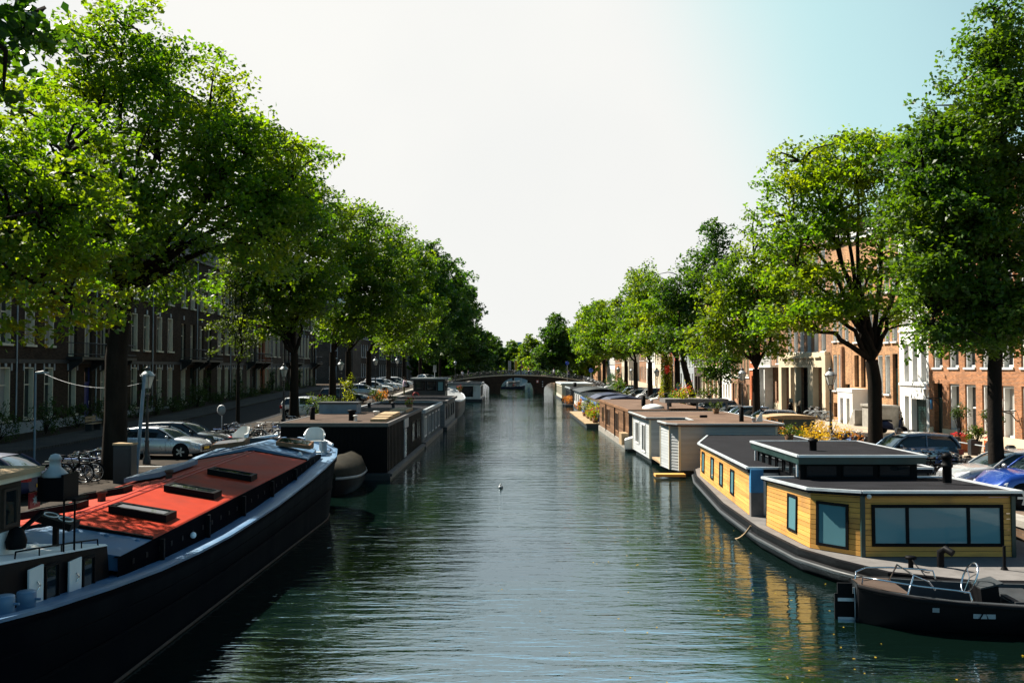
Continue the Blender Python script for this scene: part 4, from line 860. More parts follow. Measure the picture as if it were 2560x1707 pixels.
def skylight(y, s, x0, x1, w_, lid, gm, open_=.0):
    """long hatch lying across the slope: from x0 to x1 off the ridge, w_ wide along the boat"""
    f, g = MB(), MB()
    zt = lambda x: eav(y)+.365-.315*abs(x)/CW
    def pt(x, yy_, up): return (bx(y)+s*x, yy_, zt(x)+up)
    a, b_ = (x0, x1)
    for (xa, xb, ya, yb) in ((a,b_,y-w_/2,y-w_/2+.09),(a,b_,y+w_/2-.09,y+w_/2),(a,a+.09,y-w_/2+.09,y+w_/2-.09),(b_-.09,b_,y-w_/2+.09,y+w_/2-.09)):
        f.hex([pt(xa,ya,-.02),pt(xb,ya,-.02),pt(xb,yb,-.02),pt(xa,yb,-.02),pt(xa,ya,.16+open_),pt(xb,ya,.16+open_),pt(xb,yb,.16+open_),pt(xa,yb,.16+open_)])
    g.hex([pt(a+.05,y-w_/2+.05,.10+open_),pt(b_-.05,y-w_/2+.05,.10+open_),pt(b_-.05,y+w_/2-.05,.10+open_),pt(a+.05,y+w_/2-.05,.10+open_),pt(a+.05,y-w_/2+.05,.145+open_),pt(b_-.05,y-w_/2+.05,.145+open_),pt(b_-.05,y+w_/2-.05,.145+open_),pt(a+.05,y+w_/2-.05,.145+open_)])
    o = part('skylight', f, lid, barge, True); part('pane', g, gm, o, True)
for y in (19.9, 22.9, 26.0): skylight(y, 1, .38, 1.62, .62, M['black'], M['dglass'])
for y in (20.3, 22.6): skylight(y, -1, .5, 1.75, .55, M['black'], M['dglass'])
lid = MB()
z0 = eav(26.5)
lid.hex([(bx(26)-1.75,25.2,z0+.12),(bx(26)-.75,25.2,z0+.28),(bx(26)-.75,28.2,z0+.32),(bx(26)-1.75,28.2,z0+.15),(bx(26)-1.75,25.2,z0+.24),(bx(26)-.75,25.2,z0+.42),(bx(26)-.75,28.2,z0+.45),(bx(26)-1.75,28.2,z0+.28)])
part('deck_hatch', lid, M['bluepole'], barge, True)
for y, x in ((21.3,-.55),(25.0,-.42)):
    vn = MB(); vn.lathe([(.09,0),(.09,.2),(.12,.2),(.12,.26),(.02,.28)], (bx(y)+x,y,eav(y)+.26), 10); part('vent', vn, M['darkbrown'], barge, True)
# light blue hatch and white after-cabin
hb_ = MB(); y0, y1 = 16.75, 18.15
for s in (1,-1): hb_.hex([(bx(y0)+s*CW,y0,eav(y0)-.25),(bx(y0),y0,eav(y0)),(bx(y1),y1,eav(y1)),(bx(y1)+s*CW,y1,eav(y1)-.25),(bx(y0)+s*CW,y0,eav(y0)+.03),(bx(y0),y0,eav(y0)+.32),(bx(y1),y1,eav(y1)+.33),(bx(y1)+s*CW,y1,eav(y1)+.04)])
for x in (.5,1.1,1.7): hb_.lathe([(.05,0),(.05,.04),(.01,.05)], (bx(17.9)+x,17.95,eav(18)+.33-.315*x/CW), 8)
part('after_hatch', hb_, M['bluesteel'], barge, True)
ct = lambda y: lerp(2.50, 2.08, (y-13.0)/3.6)
cb = MB(); xa, xb = -11.0, -7.28
cb.hex([(xa,13.0,1.5),(xb,13.0,1.5),(xb,16.6,1.35),(xa,16.6,1.35),(xa,13.0,ct(13)),(xb-.06,13.0,ct(13)),(xb-.06,16.6,ct(16.6)),(xa,16.6,ct(16.6))])
cabin = part('after_cabin', cb, M['black'], barge, True)
cr = MB(); cr.hex([(xa,12.95,ct(13)+.003),(xb-.05,12.95,ct(13)+.003),(xb-.05,16.62,ct(16.6)+.003),(xa,16.62,ct(16.6)+.003),(xa,12.95,ct(13)+.035),(xb-.1,12.95,ct(13)+.035),(xb-.1,16.62,ct(16.6)+.035),(xa,16.62,ct(16.6)+.035)]); part('cabin_roof', cr, M['offwhite'], cabin, True)
A, B = (xb, 13.0), (xb, 16.6)
for u in (.75, 2.0):
    s_ = MB(); obox(s_,A,B,u,u+.42,1.72-.14*u,2.36-.115*u,.012,.04); part('shutter', s_, M['offwhite'], cabin, True)
    s_ = MB(); s_.tube([wall_frame(A,B,u+.22,2.15-.12*u)[0]+Vector((.05,0,0)), wall_frame(A,B,u+.25,2.08-.12*u)[0]+Vector((.08,0,0)), wall_frame(A,B,u+.22,2.0-.12*u)[0]+Vector((.05,0,0))], .012, 5); part('handle', s_, M['chrome'], cabin, True)
    flat_window(cabin, A, B, u+.5, u+.95, 1.75-.14*u, 2.3-.115*u, M['black'], M['dglass'], .04, .0, name='cabin_window')
hr = MB(); hr.tube([(xb-.1,13.6,ct(13.6)+.04),(xb-.1,13.62,ct(13.6)+.14),(xb-.1,14.5,ct(14.5)+.15),(xb-.1,15.4,ct(15.4)+.15),(xb-.1,16.3,ct(16.3)+.14),(xb-.1,16.32,ct(16.3)+.03)], .014, 5)
for y in (14.3,15.0,15.7): hr.tube([(xb-.1,y,ct(y)+.02),(xb-.1,y,ct(y)+.15)], .012, 4)
part('grab_rail', hr, M['black'], cabin, True)
lb = MB()
for y in (15.05, 15.42): lb.tube([(xb-.09,y,2.2),(xb-.09,y,3.15)], .018, 5)
lb.box(xb-.11,xb-.07,14.98,15.5,3.12,3.55); lb.box(xb-.42,xb-.11,15.0,15.06,3.12,3.5); lb.box(xb-.09,xb+.1,15.05,15.5,3.12,3.15)
part('light_board', lb, M['black'], barge, True)
sl = MB(); sl.lathe([(.20,0),(.20,.05),(.09,.16),(.09,.28),(.11,.28),(.07,.36),(.01,.38)], (xb-.32,15.2,3.5), 12); sl.box(xb-.55,xb-.1,15.08,15.36,3.1,3.5,1)
part('stove_lantern', sl, [M['frost'], M['black']], barge, True)
# sloping instrument lid with two pale rings
il = MB(); il.cbox((-8.0,16.1,2.62), (.62,.5,.12), .15, 0, .0, .32); il.box(-8.06,-7.98,16.05,16.13,2.1,2.6)
lidp = part('instrument_lid', il, M['black'], barge, True)
rg = MB(); mt_ = Matrix.Translation((-8.0,16.1,2.62)) @ Matrix.Rotation(.15,4,'Z') @ Matrix.Rotation(.32,4,'Y')
for x in (-.13, .13): rg.tube([tuple(mt_ @ Vector((x+.115*math.cos(a), .16*math.sin(a), .067))) for a in np.linspace(0,2*math.pi,25)], .014, 4, caps=False)
part('ring_mark', rg, M['offwhite'], lidp, True)
# wheelhouse
wx0, wx1, wy0, wy1 = -10.9, -8.0, 10.8, 14.95
wh = MB(); wh.box(wx0,wx1,wy0,wy1,1.6,2.72); whp = part('wheelhouse', wh, M['offwhite'], barge, True)
wu = MB(); wu.box(wx0+.02,wx1-.02,wy0+.02,wy1-.02,2.72,3.52); part('upper_wall', wu, M['darkbrown'], whp, True)
wr = MB(); wr.prism([(wx0-.2,wy0-.2),(wx1+.2,wy0-.2),(wx1+.2,wy1+.2),(wx0-.2,wy1+.2)], 3.52, 3.60); wr.prism([(wx0-.24,wy0-.24),(wx1+.24,wy0-.24),(wx1+.24,wy1+.24),(wx0-.24,wy1+.24)], 3.603, 3.68, 1)
part('wheelhouse_roof', wr, [M['cream'], M['plank']], whp, True)
A, B = (wx1, wy0), (wx1, wy1)
dd = MB(); obox(dd,A,B,2.4,3.35,1.75,3.42,.005,.05); obox(dd,A,B,2.5,3.25,1.9,2.5,.051,.06); dr = part('door', dd, M['offwhite'], whp, True)
obx = MB(); obox(obx,A,B,2.55,3.2,2.75,3.3,.051,.062); part('pane', obx, M['dglass'], dr, True)
flat_window(whp, A, B, 3.55, 3.98, 2.78, 3.4, M['darkbrown'], M['dglass'], .05, .0)
A, B = (wx1, wy1), (wx0, wy1); flat_window(whp, A, B, .3, 2.6, 2.78, 3.4, M['darkbrown'], M['dglass'], .06, .0, bars=(.33,.66))
fl_ = MB(); fl_.box(wx1+.1,wx1+.13,wy1-.02,wy1+.30,3.0,3.26); fg = part('red_flag', fl_, M['redpaint'], whp, True)
stp = []
for k in range(14): r_ = .10 if k % 2 == 0 else .04; stp.append((wx1+.136, wy1+.14+r_*math.cos(k*math.pi/7), 3.13+r_*math.sin(k*math.pi/7)))
part('star_mark', MB().poly(stp), M['offwhite'], fg, True)
wl_ = MB(); wl_.lathe([(.14,0),(.16,.12),(.10,.3),(.02,.34)], (wx1+.15,14.5,2.45), 10); wl_.tube([(wx1+.15,14.6,2.7),(wx1+.3,15.0,2.95)], .04, 6); part('horn', wl_, M['black'], whp, True)
# bollards on the near deck
for y in (12.5, 13.05):
    bo = MB(); x = bx(y)+2.2; z = sh(y)-.08
    bo.lathe([(.13,0),(.13,.05),(.125,.06),(.125,.16),(.13,.17),(.13,.3),(.115,.315),(.01,.32)], (x,y,z), 18); bo.tube([(x-.2,y,z+.2),(x+.2,y,z+.2)], .018, 6)
    part('bollard', bo, M['bluesteel'], barge, True)
# foredeck cabin, skylights, bench board, bow bollard, rail
fc = MB(); y0, y1 = 31.25, 33.6
for s in (1,-1):
    v = lambda y, x, up: (bx(y)+s*x, y, eav(y)+.33+up-.30*x/CW)
    fc.hex([v(y0,CW,-.6),v(y0,0,-.6),v(y1,0,-.6),v(y1,CW-.25,-.6),v(y0,CW,.06),v(y0,0,.17),v(y1,0,.2),v(y1,CW-.25,.09)])
part('fore_cabin', fc, M['bluesteel'], barge, True)
for s in (1,-1):
    f, g = MB(), MB(); y = 32.5
    v = lambda x, yy_, up: (bx(y)+s*x, yy_, eav(y)+.50+up-.22*x/CW)
    f.hex([v(.55,y-.32,0),v(1.75,y-.32,0),v(1.75,y+.32,0),v(.55,y+.32,0),v(.55,y-.32,.14),v(1.75,y-.32,.14),v(1.75,y+.32,.24),v(.55,y+.32,.24)])
    g.hex([v(.63,y-.26,.13),v(1.67,y-.26,.13),v(1.67,y+.26,.22),v(.63,y+.26,.22),v(.63,y-.26,.158),v(1.67,y-.26,.158),v(1.67,y+.26,.238),v(.63,y+.26,.238)])
    o = part('skylight', f, M['brownwood'], barge, True); part('pane', g, M['dglass'], o, True)
part('bench_board', MB().box(bx(34)-1.75,bx(34)+1.05,33.75,33.82,2.40,2.72).box(bx(34)-1.75,bx(34)+1.05,33.82,34.25,2.62,2.66).box(bx(34)-1.6,bx(34)-1.5,33.83,34.2,2.1,2.62).box(bx(34)+.8,bx(34)+.9,33.83,34.2,2.1,2.62), M['dgrey'], barge, True)
bo = MB()
for y in (34.25, 34.75): bo.lathe([(.14,0),(.12,.05),(.11,.34),(.15,.36),(.15,.42),(.01,.44)], (bx(34)+1.8-.35*(y-34.25),y,sh(34)-.06), 12)
bo.box(bx(34)+1.45,bx(34)+2.0,34.05,34.95,sh(34)-.09,sh(34)-.03); part('bollard', bo, M['frost'], barge, True)
br_ = MB()
for s in (1,-1): br_.tube([(bx(y)+s*max(.05,hbm(y)-.06),y,sh(y)+.14) for y in (34.6,35.2,35.7,36.1,36.4)], .05, 6)
part('bow_rail', br_, M['zinc'], barge, True)
nl = MB(); nl.lathe([(.07,0),(.09,.05),(.03,.12)], (bx(31.5)+1.55,31.6,eav(31.5)+.17), 10); part('deck_light', nl, M['lamp'], barge, True)
nl = MB(); nl.ball((bx(20)+CW+.09,20.2,1.62), .07); part('side_light', nl, M['lamp'], barge, True)
# white chairs on the foredeck
def chair_parts(t):
    s = MB(); s.cbox((0,0,.42), (.46,.44,.035)); part('seat', s, M['plastic'], t)
    bk = MB(); rr = []
    for a in np.linspace(math.radians(-12), math.radians(192), 19):
        f = max(0.0, math.sin(a)); f = f*f*(3-2*f); x, y, top = .29*math.cos(a), .26*math.sin(a)-.03, .64+.24*f
        rr.append([(x,y,.43),(x*1.10,y*1.12,top),(x*1.10+.05*math.cos(a),y*1.12+.05*math.sin(a),top-.015),(x*1.02,y*1.03,.42)])
    bk.loft(rr, True, True, 0, False); part('backrest', bk, M['plastic'], t)
    for sx in (-.2,.2):
        for sy in (-.19,.19): part('leg', MB().tube([(sx*1.15,sy*1.15,0),(sx,sy,.42)], [.022,.028], 6), M['plastic'], t)
ch = thing('plastic_chair', 'white moulded chair on the barge bow, beside the pale bollard', 'chair', (-7.35,34.0,2.14), math.radians(12), 'white chairs on the barge foredeck'); chair_parts(ch); ch.scale = (1.08,)*3
dup(ch, (-10.3,34.6,2.14), math.radians(-35), 'white moulded chair half hidden behind the dark bench board', scale=1.08)
# covered tender between barge and black houseboat
tb = thing('covered_boat', 'small open boat under a brown tarpaulin behind the barge bow', 'boat', (-7.6,40.2,0))
rr, tr = [], []
for y, w_, z in ((37.9,.3,.72),(38.1,.55,.71),(38.5,.78,.70),(39.2,.95,.66),(40.0,1.0,.63),(40.8,1.0,.62),(41.8,.95,.62),(42.8,.75,.65)):
    rr.append([(-7.62+w_,y,z),(-7.62+w_*.95,y,.25),(-7.62+w_*.7,y,-.2),(-7.62,y,-.35),(-7.62-w_*.7,y,-.2),(-7.62-w_*.95,y,.25),(-7.62-w_,y,z)])
    top = .15+.62*min(1,(y-37.6)/1.9)**.6
    tr.append([(-7.62+w_*1.03,y,z+.0),(-7.62+w_*1.0,y,z+.12),(-7.62+w_*.75,y,z+top*.75),(-7.62+w_*.15,y,z+top+.12*math.sin(y*3)),(-7.62-w_*.5,y,z+top*.85),(-7.62-w_*1.0,y,z+.12),(-7.62-w_*1.03,y,z)])
h_ = MB(); h_.loft(rr, False, False); h_.add(rr[0], [tuple(range(7))]); h_.add(rr[-1], [tuple(range(6,-1,-1))]); part('hull', h_, M['black'], tb, True)
h_ = MB(); h_.loft(tr, False, False); h_.add(tr[0], [tuple(range(7))]); h_.add(tr[-1], [tuple(range(6,-1,-1))]); part('tarpaulin', h_, M['tarp'], tb, True)
h_ = MB(); h_.tube([r[0] for r in rr], .06, 6); h_.tube([r[-1] for r in rr], .06, 6); part('rubbing_strake', h_, M['grey'], tb, True)
# ------------------------------------------------------------------ black houseboat and its neighbours on the left
def vclad(mb, a, b, z0, z1, pitch, t=.025, w_=.85, mi=0):
    L = (Vector(b)-Vector(a)).length; n = max(1, int(L/pitch))
    for k in range(n): obox(mb, a, b, L*k/n, L*(k+w_)/n, z0, z1, 0, t, mi)
def rimmed_roof(parent, x0, x1, y0, y1, z, fm, rm, over=.1, h=.16, rw=.12):
    s = MB().box(x0-over+rw,x1+over-rw,y0-over+rw,y1+over-rw,z-.06,z+.06); o = part('roof', s, fm, parent, True)
    r = MB(); a, b_, c, d = x0-over, x1+over, y0-over, y1+over
    r.box(a,b_,c,c+rw,z-.1,z+h-.08); r.box(a,b_,d-rw,d,z-.1,z+h-.08); r.box(a,a+rw,c+rw,d-rw,z-.1,z+h-.083); r.box(b_-rw,b_,c+rw,d-rw,z-.1,z+h-.083)
    part('roof_edge', r, rm, o, True); return o
def vent(parent, x, y, z, r, h, m, cap=True):
    v = MB(); v.lathe([(r,0),(r*.95,h*.75),(r*1.35,h*.78),(r*1.35,h*.95),(.02,h)] if cap else [(r,0),(r,h),(r*.8,h+.01)], (x,y,z), 12); return part('vent', v, m, parent, True)
hb1 = thing('black_houseboat', 'black slatted houseboat with a brown gravel roof behind the barge', 'houseboat', (-8.5,51.5,0))
x0, x1, y0, y1, z1 = -11.0, -5.98, 43.4, 60.0, 2.62
w_ = MB().box(x0,x1,y0,y1,.35,z1); vclad(w_, (x1,y0),(x1,y1), .36, z1-.003, .55, .06, .5); vclad(w_, (x0,y0),(x1,y0), .36, z1-.003, .2, .02, .9)
part('wall', w_, M['black'], hb1, True)
p = MB().box(x0-.15,x1+.22,y0-.15,y1+.1,-.5,.33); p.box(x1+.22,x1+.3,y0-.15,y1+.1,.18,.30); p.box(x0-.15,x1+.2,y0-.24,y0-.15,.18,.30); part('pontoon', p, M['dgrey'], hb1, True)
r1 = rimmed_roof(hb1, x0, x1, y0, y1, z1, M['darkbrown'], M['deck'])
A, B = (x1,y0), (x1,y1)
dw = MB(); obox(dw,A,B,6.6,7.6,.4,1.95,.06,.1); d_ = part('door', dw, M['frost'], hb1, True); dw = MB(); obox(dw,A,B,6.72,7.48,.55,1.8,.10,.112); part('pane', dw, M['blind'], d_, True)
dw = MB(); obox(dw,A,B,6.5,8.4,2.0,2.5,.06,.11); part('door_panel', dw, M['frost'], hb1, True)
flat_window(hb1, A, B, 10.5, 12.2, .9, 2.1, M['black'], M['dglass'], .08, .06)
flat_window(hb1, A, B, 13.3, 15.2, .9, 2.1, M['black'], M['dglass'], .08, .06, bars=(.5,))
for k, (y, w2, l) in enumerate(((44.6,.7,1.6),(46.0,.75,1.4),(47.6,.8,2.8),(50.6,.8,2.2),(53.2,.9,3.6))):
    part('roof_box', MB().box(x1-.25-w2,x1-.2,y,y+l,z1+.062,z1+.2+.04*(k%3)), M['plank'] if k != 3 else M['dgrey'], r1, True)
vent(hb1, -8.0, 45.6, z1+.06, .17, .55, M['black']); vent(hb1, -7.75, 45.2, z1+.06, .09, .3, M['white']); vent(hb1, -7.2, 48.4, z1+.06, .13, .36, M['white']); vent(hb1, -10.15, 46.4, z1+.06, .13, .62, M['black'], False)
bb_ = MB().box(-11.05,-8.9,52.2,53.8,z1+.06,z1+.62); bb_.box(-11.12,-8.83,52.13,53.87,z1+.62,z1+.72,1); part('raised_skylight', bb_, [M['bluepole'], M['dgrey']], r1, True)
hb2 = thing('slate_houseboat', 'slate grey houseboat with white-edged flat roof beyond the black one', 'houseboat', (-8.4,68.5,0))
x0, x1, y0, y1, z1 = -11.0, -6.0, 61.0, 76.0, 2.38
part('wall', (lambda m: (m.box(x0,x1,y0,y1,.35,z1), vclad(m,(x1,y0),(x1,y1),.36,z1-.003,.9,.04,.35), m)[2])(MB()), M['mgrey'], hb2, True)
part('pontoon', MB().box(x0-.1,x1+.25,y0-.1,y1+.1,-.5,.33), M['dgrey'], hb2, True); r2 = rimmed_roof(hb2, x0, x1+.1, y0, y1, z1, M['darkfelt'], M['frost'], .12, .22, .2)
A, B = (x1,y0), (x1,y1)
for u in (1.0, 4.0, 6.6, 9.6, 12.2): flat_window(hb2, A, B, u, u+1.5, .6, 2.0, M['white'] if u < 2 else M['frost'], M['dglass'], .1, .04, bars=(.5,))
vent(r2, -8.6, 66, z1+.06, .12, .4, M['dgrey']); vent(r2, -9.9, 63.2, z1+.06, .12, .5, M['dgrey'])
hb3 = thing('boarded_houseboat', 'dark grey boarded houseboat with a wide flat roof in front of the wheelhouse', 'houseboat', (-8,84.5,0))
x0, x1, y0, y1, z1 = -10.8, -5.75, 77.5, 91.5, 2.42
m_ = MB().box(x0,x1,y0,y1,.3,z1); clad(m_, (x1,y0),(x1,y1), .32,.32, z1-.01,z1-.01, 11, .012, .03); clad(m_, (x0,y0),(x1,y0), .32,.32, z1-.01,z1-.01, 11, .012, .03); part('wall', m_, M['mgrey'], hb3, True)
part('pontoon', MB().box(x0-.1,x1+.25,y0-.1,y1+.1,-.5,.29), M['dgrey'], hb3, True); rimmed_roof(hb3, x0, x1+.1, y0, y1, z1, M['darkfelt'], M['deck'], .15, .2, .25)
A, B = (x1,y0), (x1,y1)
for u in (1.2, 4.2, 7.4, 10.4): flat_window(hb3, A, B, u, u+1.6, .8, 2.1, M['dgrey'], M['glass'], .1, .04, bars=(.5,))
# ship with wheelhouse
sh_ = thing('wheelhouse_ship', 'old dark steel ship with a square glazed wheelhouse near the bridge', 'ship', (-8,104,0))
rr, dkk = [], []
for y, hw, z in ((92.3,1.6,2.1),(93.2,2.3,1.95),(95,2.5,1.85),(100,2.55,1.8),(105,2.5,1.85),(109,2.1,2.15),(111.5,1.3,2.5),(113,.3,2.9)):
    rr.append([(-7.9+hw,y,z),(-7.9+hw+.05,y,z-.15),(-7.9+hw*.97,y,.4),(-7.9+hw*.8,y,-.4),(-7.9-hw*.8,y,-.4),(-7.9-hw*.97,y,.4),(-7.9-hw-.05,y,z-.15),(-7.9-hw,y,z)])
    dkk.append([(-7.9-hw,y,z-.02),(-7.9+hw,y,z-.02)])
h_ = MB(); h_.loft(rr, False, False); h_.add(rr[0], [tuple(range(8))]); h_.add(rr[-1], [tuple(range(7,-1,-1))]); h_.loft(dkk, False, False, 1, False); part('hull', h_, [M['dgrey'], M['grey']], sh_, True)
h_ = MB(); h_.tube([r[0] for r in rr], .08, 5); h_.tube([r[-1] for r in rr], .08, 5); part('gunwale', h_, M['zinc'], sh_, True)
wx0, wx1, wy0, wy1 = -10.2, -6.9, 94, 97.5
whs = part('wheelhouse', MB().box(wx0,wx1,wy0,wy1,1.8,4.15), M['dgrey'], sh_, True)
part('wheelhouse_roof', MB().box(wx0-.25,wx1+.35,wy0-.3,wy1+.3,4.15,4.3), M['frost'], whs, True)
A, B = (wx0,wy0), (wx1,wy0)
for u0, u1 in ((.15,1.25),(1.35,2.4)): flat_window(whs, A, B, u0, u1, 3.0, 3.95, M['black'], M['dglass'], .08, .0)
flat_window(whs, A, B, 2.5, 3.15, 2.9, 3.95, M['black'], M['blind'], .08, .0)
flat_window(whs, (wx1,wy0), (wx1,wy1), .2, 3.2, 2.95, 3.95, M['black'], M['dglass'], .08, .0, bars=(.35,.7))
an = MB(); an.tube([(-8.0,94.2,4.3),(-8.0,94.2,5.2)], .03, 4); part('mast', an, M['frost'], sh_, True)
# white houseboat at the bridge
hb4 = thing('white_houseboat', 'white box houseboat with one large dark window by the bridge', 'houseboat', (-7.4,150,0))
x0, x1, y0, y1, z1 = -10.2, -4.95, 143, 157, 2.75
part('wall', MB().box(x0,x1,y0,y1,.45,z1), M['white'], hb4, True); part('pontoon', MB().box(x0-.15,x1+.3,y0-.2,y1+.2,-.4,.44), M['dgrey'], hb4, True); rimmed_roof(hb4, x0, x1, y0, y1, z1, M['darkfelt'], M['grey'], .15, .3, .2)
flat_window(hb4, (x0,y0), (x1,y0), 1.5, 4.1, .8, 2.45, M['black'], M['dglass'], .1, .0)
flat_window(hb4, (x1,y0), (x1,y1), 1.5, 5.1, .8, 2.45, M['black'], M['dglass'], .1, .0, bars=(.5,)); flat_window(hb4, (x1,y0), (x1,y1), 7, 10, .8, 2.45, M['black'], M['dglass'], .1, .0, bars=(.5,))
# ------------------------------------------------------------------ yellow houseboat on the right
yb = thing('yellow_houseboat', 'yellow boarded houseboat with charcoal roofs on a black steel hull', 'houseboat', (10.4,32,0))
# hull outline, counter-clockwise seen from above, with deck heights
HO = [(8.0,22.6),(8.7,21.2),(10.2,20.35),(12.4,20.2),(13.7,20.8),(13.9,22.5),(13.9,42),(13.3,44.5),(11.6,45.4),(9.6,44.6),(8.5,42.6),(8.05,40),(7.35,32),(7.25,27),(7.5,24)]
rings = []
ctr = Vector((10.9,32))
def off(p, d):
    v = Vector(p)-Vector((10.9, min(max(p[1],24),41.5))); return (p[0]+v.x/v.length*d, p[1]+v.y/v.length*d)
n = len(HO)
lev = [(-.5,-.35),(.0,-.12),(.22,0.0),(.26,.06),(.34,.06),(.38,0.0),(.52,.03),(.58,.03),(.60,-.05)]
for z, d in lev: rings.append([off(p,d)+(z,) for p in HO])
h_ = MB(); h_.loft(rings, True, False, 0, False); part('hull', h_, M['black'], yb, True)
h_ = MB(); h_.add([off(p,-.05)+(.598,) for p in HO], [tuple(range(n))]); part('side_deck', h_, M['deck'], yb, True)
h_ = MB(); h_.tube([off(p,.07)+(.30,) for p in HO]+[off(HO[0],.07)+(.30,)], .055, 8); part('rubbing_strake', h_, M['dgrey'], yb, True)
LEAN = .06
def yblock(outline, ztop, names, zb_=.6):
    """outline: ((x,y), top z) corners clockwise seen from above so that the outside is on the right"""
# front block
P = [(7.62,27.3),(7.82,23.95),(8.75,22.85),(12.5,22.85)]
zt = [1.99,2.13,2.22,2.22]
core = MB(); ins = lambda p: (p[0]+.09,p[1]+.09)
core.prism([ins(P[0]),ins(P[1]),ins(P[2]),(12.4,22.95),(13.0,27.3)], .6, 1.9); part('front_cabin', core, M['dgrey'], yb, True)
bd = MB()
for k in range(2): clad(bd, P[k], P[k+1], .6,.6, zt[k]-.02,zt[k+1]-.02, 12, .012, .03, lean=.02)
part('cladding', bd, M['yellow'], yb, True)
bd = MB(); clad(bd, P[2], P[3], .6,.6, 2.2,2.2, 12, .012, .03, lean=.02); part('cladding', bd, M['yellow'], yb, True)
tr_ = MB()
for q, z in ((P[2],2.2),(P[3],2.2)): tr_.box(q[0]-.05,q[0]+.05,q[1]-.06,q[1]+.02,.58,z)
tr_.box(P[0][0]-.03,P[0][0]+.06,P[0][1],P[0][1]+.06,.58,2.05); part('corner_trim', tr_, M['dgreen'], yb, True)
rt = [(7.52,27.45),(7.72,23.85),(8.7,22.72),(12.66,22.72),(13.15,27.6)]
rfm = MB(); rfm.prism(rt[::1], [1.93,2.05,2.12,2.12,1.93], [2.0,2.15,2.22,2.22,2.0]); fr_ = part('front_roof', rfm, M['darkfelt'], yb, True)
def edge(parent, pts, zs, m, r=.045, closed=False):
    e = MB()
    seq = list(zip(pts, zs)); seq = seq+[seq[0]] if closed else seq
    for (p, a), (q, b_) in zip(seq, seq[1:]):
        d = (Vector(q)-Vector(p)).normalized(); nn = Vector((d.y,-d.x))*r
        e.hex([(p[0]-nn.x,p[1]-nn.y,a-.045),(q[0]-nn.x,q[1]-nn.y,b_-.045),(q[0]+nn.x,q[1]+nn.y,b_-.045),(p[0]+nn.x,p[1]+nn.y,a-.045),(p[0]-nn.x,p[1]-nn.y,a+.022),(q[0]-nn.x,q[1]-nn.y,b_+.022),(q[0]+nn.x,q[1]+nn.y,b_+.022),(p[0]+nn.x,p[1]+nn.y,a+.022)])
    part('roof_edge', e, m, parent, True)
edge(fr_, rt, [2.03,2.17,2.24,2.24,2.03], M['zinc'], closed=True)
flat_window(yb, P[0], P[1], 1.75, 2.45, .82, 1.82, M['black'], M['blind'], .06, .03, lean=.02, zb_=.6)
flat_window(yb, P[1], P[2], .18, 1.08, .72, 1.86, M['black'], M['blind'], .07, .035, lean=.02, zb_=.6)
flat_window(yb, P[2], P[3], .22, 3.5, .86, 1.9, M['black'], M['blind'], .08, .035, bars=(.27,.735), lean=.02, zb_=.6)
cm = MB(); cm.ball((8.85,22.66,2.12), .06); part('camera_dome', cm, M['white'], yb, True)
for x, z, r in ((9.4,.62,.09),(9.45,.8,.0),): 
    if r: v = MB(); v.lathe([(.06,0),(.06,.2),(.13,.21),(.13,.27),(.02,.28)], (9.4,21.6,.6), 10); part('mooring_bollard', v, M['black'], yb, True)
v = MB(); v.tube([(10.15,21.7,.6),(10.15,21.7,.95),(10.2,21.55,1.05),(10.3,21.4,.98)], .085, 8); part('cowl_vent', v, M['black'], yb, True)
v = MB(); v.tube([(11.5,21.4,.6),(11.5,21.4,1.15)], .035, 6); v.lathe([(.09,0),(.06,.06)], (11.5,21.4,.6), 8); part('deck_post', v, M['black'], yb, True)
# rear block
Q = [(8.25,39.9),(7.62,29.25)]
core = MB(); core.prism([(8.34,39.9),(7.71,29.3),(13.3,29.3),(13.5,44.8),(9.75,44.8)], .6, 1.95); part('rear_cabin', core, M['dgrey'], yb, True)
bd = MB(); clad(bd, Q[0], Q[1], .6,.6, 1.96,2.06, 12, .012, .03, lean=.02); clad(bd, (9.7,44.9), Q[0], .6,.6, 1.96,1.96, 12, .012, .03, lean=.02); part('cladding', bd, M['yellow'], yb, True)
for u in (.5, 2.9, 5.0, 7.3): flat_window(yb, Q[0], Q[1], u, u+.72, .85, 1.72, M['black'], M['blind'], .06, .03, lean=.02, zb_=.6)
rt = [(8.14,39.9),(7.52,29.15),(8.5,29.1),(13.4,29.1),(13.6,44.95),(9.68,44.98)]
zz_ = [2.02,2.13,2.13,2.13,2.02,2.02]; rfm = MB(); rfm.prism(rt, 1.96, zz_); rr_ = part('rear_roof', rfm, M['darkfelt'], yb, True); edge(rr_, rt, zz_, M['zinc'], closed=True)
pn = MB(); pn.box(7.58,7.98,29.0,29.22,1.35,2.08); part('blue_panel', pn, M['bluepanel'], yb, True); pn = MB(); pn.box(7.58,7.98,29.0,29.22,.6,1.347); part('timber_post', pn, M['deck'], yb, True)
rc = MB(); rc.box(8.6,8.7,27.3,29.2,.6,2.05)
for k in range(9): rc.box(8.56,8.6,27.35+.2*k,27.42+.2*k,.62,2.04)
rc.box(8.0,8.6,29.15,29.25,.6,2.05); part('recess_wall', rc, M['steel'], yb, True)
